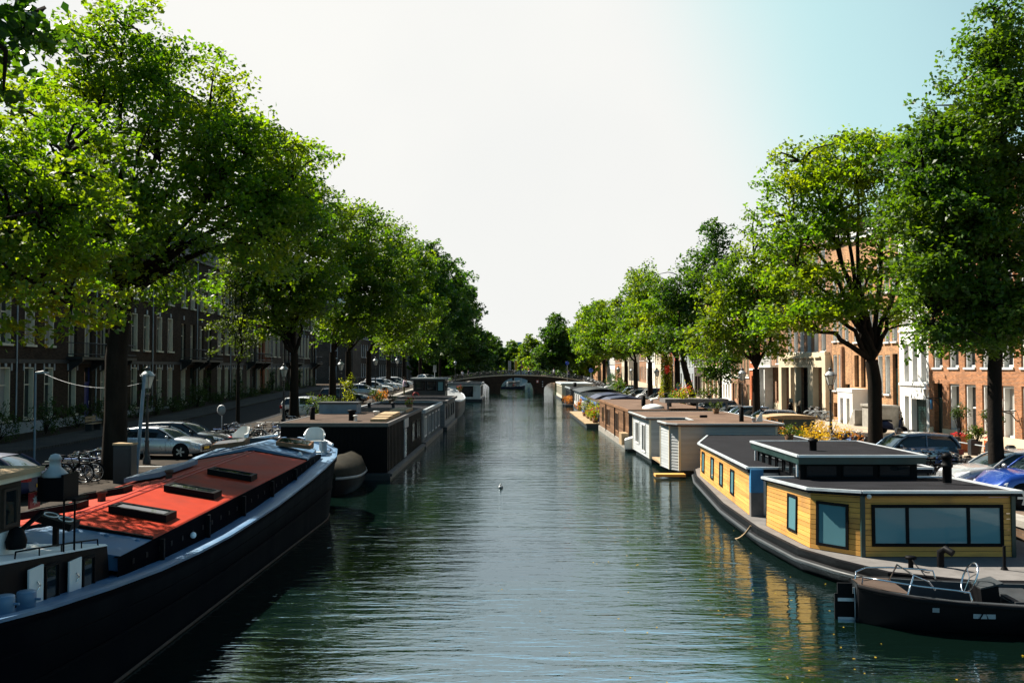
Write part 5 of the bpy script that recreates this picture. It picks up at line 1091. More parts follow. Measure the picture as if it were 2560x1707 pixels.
# raised clerestory
c0, c1, d0, d1 = 8.5, 11.95, 26.95, 31.6
cw = MB().box(c0,c1,d0,d1,1.9,2.5); part('clerestory', cw, M['black'], yb, True)
cr_ = MB().box(c0-.15,c1+.12,d0-.33,d1+.3,2.5,2.74); clr = part('clerestory_roof', cr_, M['dgreen'], yb, True)
part('roof_felt', MB().box(c0-.1,c1+.07,d0-.28,d1+.25,2.743,2.755), M['darkfelt'], clr, True)
edge(clr, [(c0-.15,d0-.33),(c1+.12,d0-.33),(c1+.12,d1+.3),(c0-.15,d1+.3)], [2.75]*4, M['zinc'], closed=True)
for k in range(6): flat_window(yb, (c0,d1), (c0,d0), .12+.75*k, .72+.75*k, 2.08, 2.46, M['black'], M['dglass'], .04, .0)
for k in range(3): flat_window(yb, (c0,d0), (c1,d0), .15+1.08*k, 1.12+1.08*k, 2.07, 2.46, M['black'], M['dglass'], .04, .0)
for y in (d1-.02, d0+.02): part('downpipe', MB().tube([(c0-.08,y,2.5),(c0-.08,y,2.1)], .035, 6), M['zinc'], yb, True)
v = MB(); v.lathe([(.11,0),(.11,.27),(.15,.28),(.15,.33),(.10,.37),(.02,.38)], (9.3,28.2,2.75), 14); part('vent', v, M['black'], yb, True)
v = MB(); v.lathe([(.12,0),(.12,.42),(.15,.44),(.15,.5),(.12,.52),(.12,.68),(.16,.7),(.1,.8),(.02,.82)], (12.0,25.2,2.14), 14); part('stove_pipe', v, M['black'], yb, True)
# black sloop
slp = thing('black_sloop', 'black open sloop with a steering wheel and chrome rails in front of the yellow houseboat', 'boat', (7.25,19.4,-.08), math.radians(-5))
st_ = [(-.0,.30,.86),(.35,.62,.83),(.9,.86,.78),(1.7,.98,.72),(3,1.02,.67),(4.5,.98,.68),(6,.72,.78),(7,.3,.9),(7.3,.05,.95)]
rr, ri, ga = [], [], []
for x, hw, z in st_:
    rr.append([(x,-hw,z),(x,-hw*1.02,z-.12),(x,-hw*.93,.25),(x,-hw*.55,-.25),(x,0,-.45),(x,hw*.55,-.25),(x,hw*.93,.25),(x,hw*1.02,z-.12),(x,hw,z)])
    k = max(.03,hw-.14); ri.append([(x,-hw,z),(x,-k,z+.01),(x,-k*.92,z-.42),(x,k*.92,z-.42),(x,k,z+.01),(x,hw,z)])
h_ = MB(); h_.loft([r[::-1] for r in rr], False, False); h_.add(rr[0], [tuple(range(9))]); part('hull', h_, M['black'], slp)
h_ = MB(); h_.loft(ri, False, False, 0, False); h_.add(ri[0], [tuple(range(5,-1,-1))]); part('inner_lining', h_, M['dgrey'], slp)
h_ = MB()
for s in (-1,1): h_.tube([(x,s*(hw*1.03),z-.03) for x,hw,z in st_], .05, 8)
part('fender_strake', h_, M['rubber'], slp)
h_ = MB(); h_.poly([(.02,-.28,.87),(.35,-.55,.845),(.9,-.72,.80),(.9,.72,.80),(.35,.55,.845),(.02,.28,.87)]); part('stern_deck', h_, M['darkbrown'], slp)
h_ = MB()
for s in (-1,1):
    h_.tube([(.08,s*.25,.87),(.1,s*.26,1.02),(.4,s*.6,1.04),(1.0,s*.86,1.0),(1.7,s*.95,.95),(1.95,s*.98,.92),(2.0,s*.98,.74)], .018, 6)
h_.tube([(.85,-.7,.78),(1.0,-.62,1.16),(1.35,-.45,1.0),(1.5,-.4,.82)], .018, 6); h_.tube([(.85,.5,.78),(1.0,.4,1.16),(1.0,-.62,1.16)], .018, 6)
part('chrome_rail', h_, M['chrome'], slp)
h_ = MB(); cxx = Vector((2.3,-.1,1.02)); h_.tube([tuple(cxx+Vector((.12*math.sin(a),.30*math.cos(a),.30*math.sin(a)))) for a in np.linspace(0,2*math.pi,26)], .02, 6, caps=False)
for a in (.5,2.6,4.7): h_.tube([tuple(cxx),tuple(cxx+Vector((.12*math.sin(a),.30*math.cos(a),.30*math.sin(a))))], .012, 5)
part('steering_wheel', h_, M['chrome'], slp)
h_ = MB(); h_.hex([(2.45,-.4,.3),(2.8,-.4,.3),(2.8,.2,.3),(2.45,.2,.3),(2.4,-.4,.84),(2.75,-.4,.92),(2.75,.2,.92),(2.4,.2,.84)]); h_.cbox((2.62,-.1,.92), (.46,.62,.03), 0, 1, 0, -.25); part('console', h_, [M['black'], M['dgrey']], slp)
h_ = MB(); h_.box(2.95,3.7,-.65,.65,.3,.62); h_.box(4.0,6.0,-.62,-.15,.3,.66); h_.box(4.0,6.0,.15,.62,.3,.66); part('seat_box', h_, M['dgrey'], slp)
h_ = MB(); h_.box(2.98,3.67,-.62,.62,.623,.66); h_.box(4.03,5.97,-.6,-.17,.663,.7); h_.box(4.03,5.97,.17,.6,.663,.7); part('cushion', h_, M['dgrey'], slp)
h_ = MB(); h_.box(-.42,-.02,-.03,.03,-.5,.62); h_.box(-.36,-.06,-.03,.03,.62,.84); 
for z in (.5,.1): h_.box(-.36,.06,-.045,.045,z-.035,z+.035,1)
h_.tube([(-.01,0,.75),(.03,0,-.3)], .035, 6, 1); part('rudder', h_, [M['black'], M['steel']], slp)
for x, z, L in ((2.0,.42,.42),(3.3,.38,.40),(4.7,.38,.46)):
    h_ = MB(); y = -1.0; h_.quad((x,y-.02,z),(x+L,y-.03,z),(x+L,y-.03,z+.09),(x,y-.02,z+.09)); h_.add([(x+.12,y-.035,z),(x+.2,y-.035,z+.085),(x+.28,y-.035,z)], [(0,1,2)], 1)
    for a in (0,1): h_.add([(x+.10+.16*a,y-.036,z-.005),(x+.13+.16*a,y-.036,z-.005),(x+.19+.04*a,y-.036,z+.1),(x+.16+.08*a,y-.036,z+.1)], [(0,1,2,3) if a == 0 else (0,1,2,3)], 2)
    part('hull_emblem', h_, [M['frost'], M['frost'], M['black']], slp)
h_ = MB(); h_.quad((1.25,-.93,.5),(1.38,-.94,.5),(1.38,-.95,.59),(1.25,-.94,.59)); part('registration_plate', h_, M['frost'], slp)
h_ = MB(); h_.quad((.85,-.83,.52),(1.15,-.88,.50),(1.15,-.885,.54),(.85,-.835,.55)); part('red_stripe', h_, M['redpaint'], slp)
h_ = MB(); h_.ball((3.1,-1.12,.42), .11, 10, 0, (1,1,1.4)); h_.tube([(3.1,-1.1,.55),(3.1,-1.02,.7)], .012, 4); part('fender', h_, M['navy'], slp)
# ------------------------------------------------------------------ grey weatherboard houseboat
gb = thing('grey_houseboat', 'pale grey weatherboarded houseboat with a brown roof and teal glazed door', 'houseboat', (10.3,51,0))
z1 = 2.45
P = [(7.62,57.2),(7.7,50.9),(8.55,50.8),(8.35,47.6),(7.75,47.4),(7.9,45.7),(8.28,45.1),(13.1,45.1),(13.1,57.2)]
core = MB(); core.prism([(p[0]+(.05 if p[0]<9 else -.05),p[1]+(.05 if p[1]<50 else 0)) for p in P], .25, z1-.02); part('core', core, M['dgrey'], gb, True)
bd = MB()
for a, b_ in ((0,1),(1,2),(2,3),(3,4),(4,5),(5,6),(6,7)): clad(bd, P[a], P[b_], .25,.25, z1-.05,z1-.05, 15, .004, .02, .022)
part('weatherboards', bd, M['greyboard'], gb, True)
tr_ = MB()
for q in (P[0],P[1],P[3],P[4],P[5],P[6],(13.06,45.1)): tr_.box(q[0]-.06,q[0]+.05,q[1]-.06,q[1]+.05,.24,z1-.04)
part('corner_trim', tr_, M['cream'], gb, True)
part('pontoon', MB().prism([(7.75,57),(7.8,51.1),(8.4,51.1),(8.3,45.3),(13,45.3),(13,57)], -.5, .2), M['iron'], gb, True)
rt = [(7.38,57.5),(7.45,50.55),(8.4,50.45),(9.6,50.4),(9.5,47.9),(7.6,47.5),(7.7,45.4),(8.15,44.8),(13.35,44.8),(13.35,57.5)]
rfm = MB(); rfm.prism(rt, z1-.02, z1+.12); gr_ = part('roof', rfm, M['brownfelt'], gb, True); edge(gr_, rt, [z1+.11]*len(rt), M['greyboard'], .05, True)
A, B = P[1], P[2]
# door recess facing the camera
dw = MB(); dw.box(8.5,9.3,50.62,50.72,.45,2.3); d_ = part('door', dw, M['cream'], gb, True); dw = MB(); dw.box(8.62,9.18,50.60,50.618,.85,2.2); part('pane', dw, M['teal'], d_, True)
dw = MB(); dw.tube([(8.58,50.55,1.2),(8.58,50.55,1.35)], .02, 5); part('handle', dw, M['chrome'], d_, True)
part('back_wall', MB().box(8.4,9.9,50.722,50.78,.25,z1-.03), M['greyboard'], gb, True)
part('threshold', MB().box(7.75,9.4,47.7,50.55,.30,.40), M['plank'], gb, True)
flat_window(gb, P[0], P[1], 1.2, 2.6, .75, 2.1, M['white'], M['glass'], .09, .04, bars=(.5,)); flat_window(gb, P[0], P[1], 3.7, 5.0, .45, 2.1, M['white'], M['glass'], .1, .04, bars=(.5,))
bx_ = MB(); bx_.box(11.4,11.45,45.02,45.04,.5,.55); dwn = MB(); dwn.box(9.6,10.1,44.98,45.03,.45,1.2); part('vent_panel', dwn, M['dgrey'], gb, True)
vent(gr_, 11.75, 46.7, z1+.12, .12, .75, M['black'], False); vent(gr_, 12.25, 46.2, z1+.12, .10, .24, M['frost'])
ml = MB(); ml.hex([(12.45,46.6,z1+.12),(12.8,46.6,z1+.12),(12.8,46.64,z1+.12),(12.45,46.64,z1+.12),(12.74,46.6,z1+.62),(12.8,46.6,z1+.62),(12.8,46.64,z1+.62),(12.74,46.64,z1+.62)]); part('flue_deflector', ml, M['steel'], gr_, True)
bro = MB(); bro.tube([(9.9,51.2,z1+.15),(10.4,50.4,z1+.16)], .015, 4); bro.tube([(10.35,50.2,z1+.2),(10.75,50.3,z1+.2)], .07, 8, 1)
solo('roof_broom', bro, [M['plank'], M['black']], 'broom with a black head lying on the brown roof of the grey houseboat', 'broom')
solo('floating_plank', MB().box(6.9,8.35,43.9,44.5,.08,.2), M['yellow'], 'bleached yellow board floating at the corner of the grey houseboat', 'plank')
solo('white_locker', MB().prism([(7.1,57.6),(7.75,57.6),(7.75,58.6),(7.25,58.6)], .2, [.75,.95,.95,.8]), M['white'], 'white locker box between the grey and the brown houseboats', 'locker')
# ------------------------------------------------------------------ brown boarded houseboat
bbt = thing('brown_houseboat', 'brown weathered wooden houseboat with a flat gravel roof', 'houseboat', (10,68.5,0))
x0, x1, y0, y1, z1 = 7.55, 12.8, 58.8, 78.3, 2.5
part('core', MB().box(x0+.04,x1,y0+.04,y1,.45,z1-.02), M['dgrey'], bbt, True)
bd = MB(); clad(bd,(x0,y1),(x0,y0),.42,.42,z1,z1,13,.01,.03); part('cladding', bd, M['brownwood'], bbt, True)
bd = MB(); clad(bd,(x0,y0),(x1,y0),.42,.42,z1,z1,13,.01,.03); part('cladding', bd, M['dgrey'], bbt, True, label='dark boards of the end wall')
part('pontoon', MB().box(x0-.12,x1+.1,y0-.1,y1+.1,-.5,.40), M['stone'], bbt, True); br2 = rimmed_roof(bbt, x0, x1, y0, y1, z1+.05, M['brownfelt'], M['brownwood'], .08, .15, .1)
A, B = (x0,y1), (x0,y0)
for u in (2.2, 6.0, 11.6): flat_window(bbt, A, B, u, u+2.4 if u > 5 else u+1.6, .75, 2.2, M['brownwood'], M['glass'], .12, .03, bars=(.33,.66) if u > 5 else (.5,))
flat_window(bbt, A, B, 16.9, 17.8, 1.3, 2.1, M['brownwood'], M['dglass'], .1, .03)
for y in (60.7,66.2,72.4): part('downpipe', MB().tube([(x0-.1,y,z1-.05),(x0-.1,y,.3)], .05, 6), M['black'], bbt, True)
dm = MB(); dm.lathe([(.75,0),(.72,.12),(.5,.24),(.2,.3),(.01,.31)], (9.4,60.6,z1+.11), 16); part('dome_skylight', dm, M['white'], br2, True)
vent(br2, 9.3, 64.5, z1+.1, .15, .75, M['black'], False); vent(br2, 10.2, 66.5, z1+.1, .1, .4, M['steel']); vent(br2, 11, 63.5, z1+.1, .12, .35, M['dgrey'])
pl = MB().box(7.05,7.5,58.75,60.2,.35,1.1); part('railing_box', pl, M['plank'], bbt, True)
tp = thing('roof_pergola', 'grey timber planter deck raised beside the brown houseboat roof', 'planter deck', (11.7,60,2.5))
pm_ = MB().box(9.9,14.0,58.9,61.2,3.05,3.3)
part('deck_board', pm_, M['deck'], tp, True)
for x in (10.1,12.0,13.9): part('post', MB().box(x-.06,x+.06,59.0,59.12,1.2 if x > 13 else 2.62,3.05), M['deck'], tp, True)
def boxboat(name, label, x0, x1, y0, y1, z1, wm, roofm, edgem, wins=3, arched=False, fm='white', gm='glass', zp=.35):
    t = thing(name, label, 'houseboat', ((x0+x1)/2,(y0+y1)/2,0))
    part('wall', MB().box(x0,x1,y0,y1,zp,z1), M[wm], t, True); part('pontoon', MB().box(x0-.15,x1+.1,y0-.15,y1+.1,-.5,zp-.01), M['dgrey'], t, True)
    if arched:
        rr = []
        for y in (y0-.15, y1+.15): rr.append([(lerp(x0-.25,x1+.25,k/10), y, z1+.003+.42*math.sin(math.pi*k/10)) for k in range(11)]+[(lerp(x1+.25,x0-.25,k/10), y, z1-.12+.42*math.sin(math.pi*(10-k)/10)) for k in range(11)])
        part('roof', MB().loft(rr, True, True, 0, False), M[roofm], t, True)
    else: rimmed_roof(t, x0, x1, y0, y1, z1, M[roofm], M[edgem], .15, .18, .14)
    L = y1-y0
    for k in range(wins):
        u = L*(k+.2)/wins; flat_window(t, (x0,y1), (x0,y0), u, u+L/wins*.55, .75, z1-.35, M[fm], M[gm], .1, .0, bars=(.5,))
    return t
bl_ = boxboat('blue_houseboat', 'navy and blue houseboat with ridged dark roof covers behind the flower raft', 7.9, 13.0, 84, 103, 2.0, 'blue', 'darkbrown', 'blue', 5)
cv = MB()
for y0, y1 in ((86,91),(95,102)): cv.loft([[(8.6,y,2.1),(9.4,y,2.45),(10.8,y,2.62),(12.4,y,2.42),(13.0,y,2.1)] for y in (y0,y1)], False, False, 0, False); cv.poly([(8.6,y0,2.1),(13.0,y0,2.1),(12.4,y0,2.42),(10.8,y0,2.62),(9.4,y0,2.45)])
part('roof_cover', cv, M['navy'], bl_, True)
boxboat('arched_houseboat', 'white houseboat with an arched grey roof, fourth from the brown one', 8.6, 13.4, 112, 126, 2.35, 'white', 'dgrey', 'grey', 4, True, 'white', 'dglass')
boxboat('dark_houseboat', 'dark glazed houseboat with a pale roof edge beyond the arched one', 8.4, 13.2, 130, 142, 2.4, 'dgrey', 'darkfelt', 'frost', 4, False, 'dgrey', 'dglass')
fb = boxboat('beige_houseboat', 'beige houseboat with a pale flat roof, last before the bridge', 8.2, 13.2, 150, 168, 2.7, 'cream', 'frost', 'white', 5, False, 'cream', 'dglass')
vent(fb, 9.6, 139, 2.4, .25, .7, M['black'], False)
rf_ = thing('flower_raft', 'weathered wooden raft with potted plants beside the blue houseboat', 'raft', (7.2,90,0))
part('planking', (lambda m: ([m.box(6.5,7.85,80.6+.3*k,80.88+.3*k,.32,.42) for k in range(75)], m)[1])(MB()), M['plank'], rf_, True); part('float', MB().box(6.6,7.8,80.6,103.1,-.3,.318), M['iron'], rf_, True)
for i, (y, hh, m, fl_) in enumerate(((81.5,.9,'lime','redf'),(83.0,1.5,'lime',None),(84.6,1.0,'shrub','pinkf'),(86.3,1.7,'lime',None),(88.2,1.1,'lime','redf'),(90.4,1.9,'shrub',None),(93,1.3,'lime',None))):
    pt_ = MB().lathe([(.22,0),(.3,.4),(.27,.4),(.02,.38)], (0,0,0), 10)
    shrub('potted_plant', 'potted plant on the flower raft, %s from its near end' % ORD[i], 'potted plant', (7.45+.1*(i%2),y,.42), [(0,0,.35+hh*.5,.5,.6,hh*.5)], m, 400+i, leaf=.13, n=26, group='potted plants on the flower raft', flowers=fl_, pot=pt_, potm='brownwood')
for i, (x, y) in enumerate(((8.0,108),(8.05,127.5),(7.9,129))):
    pt_ = MB().lathe([(.22,0),(.3,.4),(.27,.4),(.02,.38)], (0,0,0), 8)
    shrub('rusty_grass_plant', 'rust-coloured planting at the waterline, %s from the arched houseboat' % ORD[i], 'potted plant', (x,y,.25), [(0,0,.7,.6,1.2,.5)], 'rust', 420+i, leaf=.16, n=24, group='rust-coloured plants at the waterline', pot=pt_, potm='brownwood')
    solo('plant_float', MB().box(x-.7,x+.7,y-1.3,y+1.3,-.2,.25), M['dgrey'], 'small dark float carrying rust-coloured plants, %s from the arched houseboat' % ORD[i], 'float', group='small plant floats')
# ------------------------------------------------------------------ cars
def make_car(name, label, paint, L=4.1, W=1.74, Hh=1.46, zh=.92, xw=.95, xr0=.15, xr1=-1.35, xb=-1.85, zt=.98, wr=.32, rack=False, group='parked cars'):
    t = thing(name, label, 'car', (0,0,0), 0, group)
    hL, hW = L/2, W/2; wb = L*.31
    belt = [(hL,.62),(hL-.12,.70),(hL-.5,zh-.06),(xw,zh+.03),(0,zh+.05),(xb+.1,zt),(-hL+.12,zt-.06),(-hL,zt-.2)]
    b = MB(); rings = []
    for x in (hL,hL-.06,hL-.2,hL-.5,hL-.9,xw,.4,0,-.6,xb+.1,-hL+.35,-hL+.1,-hL+.02,-hL):
        z = interp([(q[0],q[1]) for q in belt[::-1]], x)
        e = max(0, (abs(x)-(hL-.55))/.55); wd = hW*(1-.20*e**2); lo = .20+.12*e**2
        half = [(wd*.86,lo),(wd*.97,lo+.10),(wd,.48),(wd*.985,z-.16),(wd*.93,z-.03),(wd*.86,z),(wd*.45,z+.025)]
        rings.append([(x,p[0],p[1]) for p in half]+[(x,0,z+.03)]+[(x,-p[0],p[1]) for p in half[::-1]]+[(x,0,lo)])
    b.loft(rings, True, True, 0, True); part('body', b, M[paint], t)
    g = MB(); gr, rt = [], []
    for x, zr_ in ((xw,zh+.03),(lerp(xw,xr0,.5),lerp(zh+.05,Hh-.02,.56)),(xr0,Hh-.03),(xr0-.5,Hh),((xr0+xr1)/2,Hh+.005),(xr1,Hh-.05),(lerp(xr1,xb,.5),lerp(Hh-.05,zt,.45)),(xb,zt)):
        k = (zr_-zh)/(Hh-zh); zb_ = zh-.02; w0, w1 = hW*.89, hW*lerp(.88,.70,max(0,k))
        half = [(w0,zb_),(lerp(w0,w1,.6),lerp(zb_,zr_,.6)),(w1,zr_-.03*max(0,k)),(w1*.8,zr_+.01)]
        gr.append([(x,p[0],p[1]) for p in half]+[(x,0,zr_+.02)]+[(x,-p[0],p[1]) for p in half[::-1]])
        if xr1-.05 <= x <= xr0+.01: rt.append([(x,w1+.012,zr_-.07),(x,w1+.006,zr_-.02),(x,w1*.8,zr_+.024),(x,0,zr_+.034),(x,-w1*.8,zr_+.024),(x,-w1-.006,zr_-.02),(x,-w1-.012,zr_-.07)])
    g.loft(gr, False, False); gl = part('window_glass', g, M['carglass'], t)
    r = MB(); r.loft(rt, False, False)
    for s in (1,-1):
        w0, w1 = hW*.89+.012, hW*.70+.015
        r.tube([(xw,s*w0,zh+.02),(lerp(xw,xr0,.5),s*lerp(w0,w1,.55)*1.01,lerp(zh+.05,Hh-.02,.56)),(xr0,s*w1,Hh-.04)], .035, 5)
        r.tube([(xb+.05,s*w0,zt),(lerp(xr1,xb,.5),s*lerp(w0,w1,.5)*1.03,lerp(Hh-.05,zt,.45)),(xr1,s*w1,Hh-.05)], .06, 5)
        r.tube([(-.35,s*w0,zh+.03),(-.38,s*lerp(w0,w1,.55)*1.01,lerp(zh,Hh,.55)),(-.40,s*w1,Hh-.04)], .035, 4)
    part('roof', r, M[paint], t)
    for x in (wb,-wb):
        for s in (1,-1):
            w_ = MB(); y = s*(hW-.055)
            w_.lathe([(wr*.62,-.1),(wr*.95,-.1),(wr,-.06),(wr,.06),(wr*.95,.1),(wr*.62,.1)], (x,y,wr), 20, 0, 'Y')
            wo = part('wheel', w_, M['rubber'], t); rm = MB(); rm.lathe([(wr*.64,s*.05),(wr*.60,s*.085),(.02,s*.07)], (x,y,wr), 16, 0, 'Y')
            for k in range(5):
                a = 2*math.pi*k/5; rm.cbox((x+math.cos(a)*wr*.34,y+s*.095,wr+math.sin(a)*wr*.34), (wr*.56,.03,.07), 0, 1, 0, -a)
            part('rim', rm, [M['dgrey'], M['steel']], wo)
            ar = MB(); ar.lathe([(wr+.075,-.05),(wr+.075,.006),(.02,.006)], (x,s*(hW-.0)-(.003 if s > 0 else .003),wr+.01), 20, 0, 'Y') if s > 0 else ar.lathe([(wr+.075,.05),(wr+.075,-.006),(.02,-.006)], (x,-hW,wr+.01), 20, 0, 'Y'); part('wheel_arch', ar, M['rubber'], t)
    for s in (1,-1):
        h_ = MB(); h_.hex([(hL-.34,s*hW*.62,.60),(hL-.03,s*hW*.52,.58),(hL-.06,s*hW*.80,.60),(hL-.34,s*hW*.955,.66),(hL-.36,s*hW*.66,.78),(hL-.10,s*hW*.55,.70),(hL-.13,s*hW*.78,.72),(hL-.40,s*hW*.955,.80)]); part('headlight', h_, M['lamp'], t)
        h_ = MB(); h_.box(-hL-.012,-hL+.2,s*hW*.62,s*hW*.9,zt-.34,zt-.12); part('taillight', h_, M['taillamp'], t)
        h_ = MB(); h_.ball((xw-.28,s*(hW+.03),zh+.10), .11, 8, 0, (.6,1,.7)); part('mirror', h_, M[paint], t)
        h_ = MB()
        for x in (xw-.35,-.42,xb+.5): h_.tube([(x,s*hW*1.0,.36),(x,s*hW*1.002,.6),(x-.03,s*hW*.985,zh-.1)], .008, 3)
        for x in (-.28,-1.1): h_.box(x,x+.18,s*hW*.975,s*(hW*.975+.03),zh-.17,zh-.14)
        part('door_seam', h_, M['black'], t)
    h_ = MB(); h_.box(hL-.04,hL+.012,-hW*.5,hW*.5,.36,.54); part('grille', h_, M['black'], t)
    for x in (hL+.014,-hL-.02): part('number_plate', MB().box(x-.008,x+.008,-.26,.26,.42,.53), M['signyellow'], t)
    return t
HATCH = dict(L=3.75, W=1.72, Hh=1.55, zh=.98, xw=1.05, xr0=.35, xr1=-1.4, xb=-1.78, zt=1.05, wr=.30)
SEDAN = dict(L=4.45, W=1.78, Hh=1.42, zh=.90, xw=1.0, xr0=.15, xr1=-1.25, xb=-1.85, zt=.98, wr=.33)
SUV = dict(L=4.4, W=1.84, Hh=1.62, zh=1.06, xw=.95, xr0=.25, xr1=-1.6, xb=-2.0, zt=1.12, wr=.36)
ESTATE = dict(L=4.6, W=1.78, Hh=1.46, zh=.92, xw=1.05, xr0=.2, xr1=-1.9, xb=-2.2, zt=1.0, wr=.33)
VAN = dict(L=4.6, W=1.82, Hh=1.84, zh=1.10, xw=1.35, xr0=.65, xr1=-2.1, xb=-2.26, zt=1.2, wr=.32)
proto = {}
def car(kind, paint, label, x, y, rz, side):
    z = (zl if side == 'L' else zr)(y)+.005; k = (kind, paint)
    if k not in proto:
        o = proto[k] = make_car('parked_car', label, paint, **{'h':HATCH,'s':SEDAN,'u':SUV,'e':ESTATE,'v':VAN}[kind]); o.location = (x,y,z); o.rotation_euler = (0,0,rz)
    else: dup(proto[k], (x,y,z), rz, label)
PI = math.pi
car('h','slateblue','slate blue hatchback parked nose to the canal behind the yellow houseboat', 16.55,38,PI+.05,'R')
car('s','silver','silver saloon car beside the bright blue car', 17.1,31.4,PI+.03,'R')
car('u','bluecar','bright blue high car nearest on the right quay', 16.75,28.3,PI-.03,'R')
car('h','whitecar','white hatchback behind the stove pipe of the grey houseboat roof', 16.6,59,PI,'R')
car('h','slateblue','slate blue hatchback, nearer of two side by side behind the grey houseboat', 16.5,64.5,PI+.04,'R')
car('s','greycar','grey saloon between the slate blue hatchback and the grey estate', 16.4,68.3,PI-.04,'R')
car('e','greycar','dark grey estate car under the small dark round tree', 17.3,79.5,PI,'R')
car('u','whitecar','white high car beside the blue parking sign', 16.6,98,PI,'R')
car('e','blackcar','black estate car behind the white one at the parking sign', 16.7,103.5,PI,'R')
car('v','whitecar','white van beside the ivy-clad trunk', 17.2,111,PI,'R')
car('h','greycar','grey hatchback just past the white van', 16.2,116,PI,'R')
for i, (y, k, p) in enumerate(((121,'s','whitecar'),(125.5,'h','slateblue'),(130,'s','silver'),(134.5,'h','redcar'),(139,'s','greycar'),(144,'u','whitecar'),(149,'s','blackcar'))):
    car(k, p, '%s car in the far row on the sunlit quay, %s past the grey hatchback' % ({'whitecar':'white','slateblue':'slate blue','silver':'silver','redcar':'red','greycar':'grey','blackcar':'black'}[p], ORD[i]), 16.4,y,PI+.05*(-1)**i,'R')
car('s','navy','dark blue car showing its red tail lamp beside the wheelhouse', -17.35,29.3,PI,'L')
car('s','silver','silver car nosing toward the barge behind the leaning pole', -16.6,43.2,-.1,'L')
car('e','blackcar','black car beside the silver one in dappled shade', -16.7,46.4,-.08,'L')
car('h','whitecar','white hatchback in the shade beside the black houseboat roof', -16.0,71,-.05,'L')
car('s','greycar','grey car behind the white hatchback on the shaded quay', -16.2,74.5,0,'L')
car('e','blackcar','black estate behind the leafy bush on the shaded quay', -16.2,88,0,'L')
car('s','silver','silver saloon between the black estate and the white row on the shaded quay', -16.1,98.5,0,'L')
for i, (y, k, p) in enumerate(((107,'s','whitecar'),(112,'u','silver'),(117,'s','whitecar'),(122,'h','greycar'),(128,'e','whitecar'))):
    car(k, p, '%s car in the far row on the shaded quay, %s after the silver saloon' % ({'whitecar':'white','silver':'silver','greycar':'grey'}[p], ORD[i]), -16.2,y,.03,'L')
car('u','whitecar','white high car near the bridge end on the shaded quay', -13.9,150,-.9,'L')

# ------------------------------------------------------------------ bicycles
def bike_bits():
    R_ = .34; wheels = []
    for x in (-.53,.53):
        w_ = MB(); pts = [(x+R_*math.cos(a),0,R_+R_*math.sin(a)) for a in np.linspace(0,2*math.pi,19)]
        w_.tube(pts, .02, 4, 0, False); w_.tube([(x+(p[0]-x)*.92,0,R_+(p[2]-R_)*.92) for p in pts], .008, 3, 1, False)
        for k in range(10):
            a = 2*math.pi*k/10; w_.tube([(x,.03*(-1)**k,R_),(x+R_*.92*math.cos(a),0,R_+R_*.92*math.sin(a))], .0035, 3, 1, False)
        w_.tube([(x,-.06,R_),(x,.06,R_)], .025, 5, 1); wheels.append(w_)
    f = MB(); bb_, st, hd = (-.08,0,.30), (-.24,0,.86), (.36,0,.84)
    f.tube([bb_,st], .018, 5); f.tube([bb_,(.40,0,.62)], .018, 5); f.tube([(-.20,0,.74),(.38,0,.74)], .016, 5)
    for s in (.05,-.05): f.tube([(-.53,s,.34),(-.20,s*.4,.74)], .01, 4); f.tube([(-.53,s,.34),bb_], .01, 4); f.tube([(.53,s,.34),(.42,s*.6,.66)], .012, 4)
    f.tube([(.42,0,.62),(.34,0,.98)], .018, 5)
    for x in (-.53,.53): f.tube([(x+.38*math.cos(a),0,.34+.38*math.sin(a)) for a in np.linspace(.5 if x > 0 else .2,2.9,8)], .022, 4)
    f.box(-.85,-.40,-.07,.07,.72,.735); f.tube([(-.82,0,.73),(-.55,0,.36)], .01, 4)
    f.lathe([(.09,-.01),(.09,.01)], (bb_[0],.05,bb_[2]), 10, 0, 'Y'); f.box(bb_[0]-.01,bb_[0]+.01,.05,.14,bb_[2]-.17,bb_[2]-.15); f.box(bb_[0]-.01,bb_[0]+.01,-.14,-.05,bb_[2]+.15,bb_[2]+.17)
    h_ = MB(); h_.tube([(.16,.28,1.02),(.30,.25,1.06),(.35,.06,1.08),(.35,-.06,1.08),(.30,-.25,1.06),(.16,-.28,1.02)], .013, 5)
    h_.tube([(.16,.28,1.02),(.08,.29,1.0)], .02, 5, 1); h_.tube([(.16,-.28,1.02),(.08,-.29,1.0)], .02, 5, 1); h_.ball((.44,0,.90), .05, 8)
    s_ = MB(); s_.loft([[(-.40,-.09,.92),(-.40,.09,.92),(-.38,.06,.98),(-.38,-.06,.98)],[(-.25,-.07,.92),(-.25,.07,.92),(-.25,.05,.96),(-.25,-.05,.96)],[(-.12,-.02,.92),(-.12,.02,.92),(-.13,.015,.95),(-.13,-.015,.95)]]); s_.tube([(-.24,0,.86),(-.26,0,.93)], .014, 5)
    return f, wheels, h_, s_
def make_bike(label, m, group):
    f, ws, h_, s_ = bike_bits(); t = thing('bicycle', label, 'bicycle', (0,0,0), 0, group)
    part('frame', f, M[m], t); part('handlebar', h_, [M['chrome'], M['black']], t); part('saddle', s_, M['black'], t)
    for w_ in ws: part('wheel', w_, [M['rubber'], M['steel']], t)
    return t
def far_bike():
    f, ws, h_, s_ = bike_bits(); m = MB(); m.merge(f, None, 0); m.merge(h_, None, 1); m.merge(s_, None, 0)
    for w_ in ws: m.merge(w_, None, 0)
    return m
bk_p = {}; fb_p = [None]
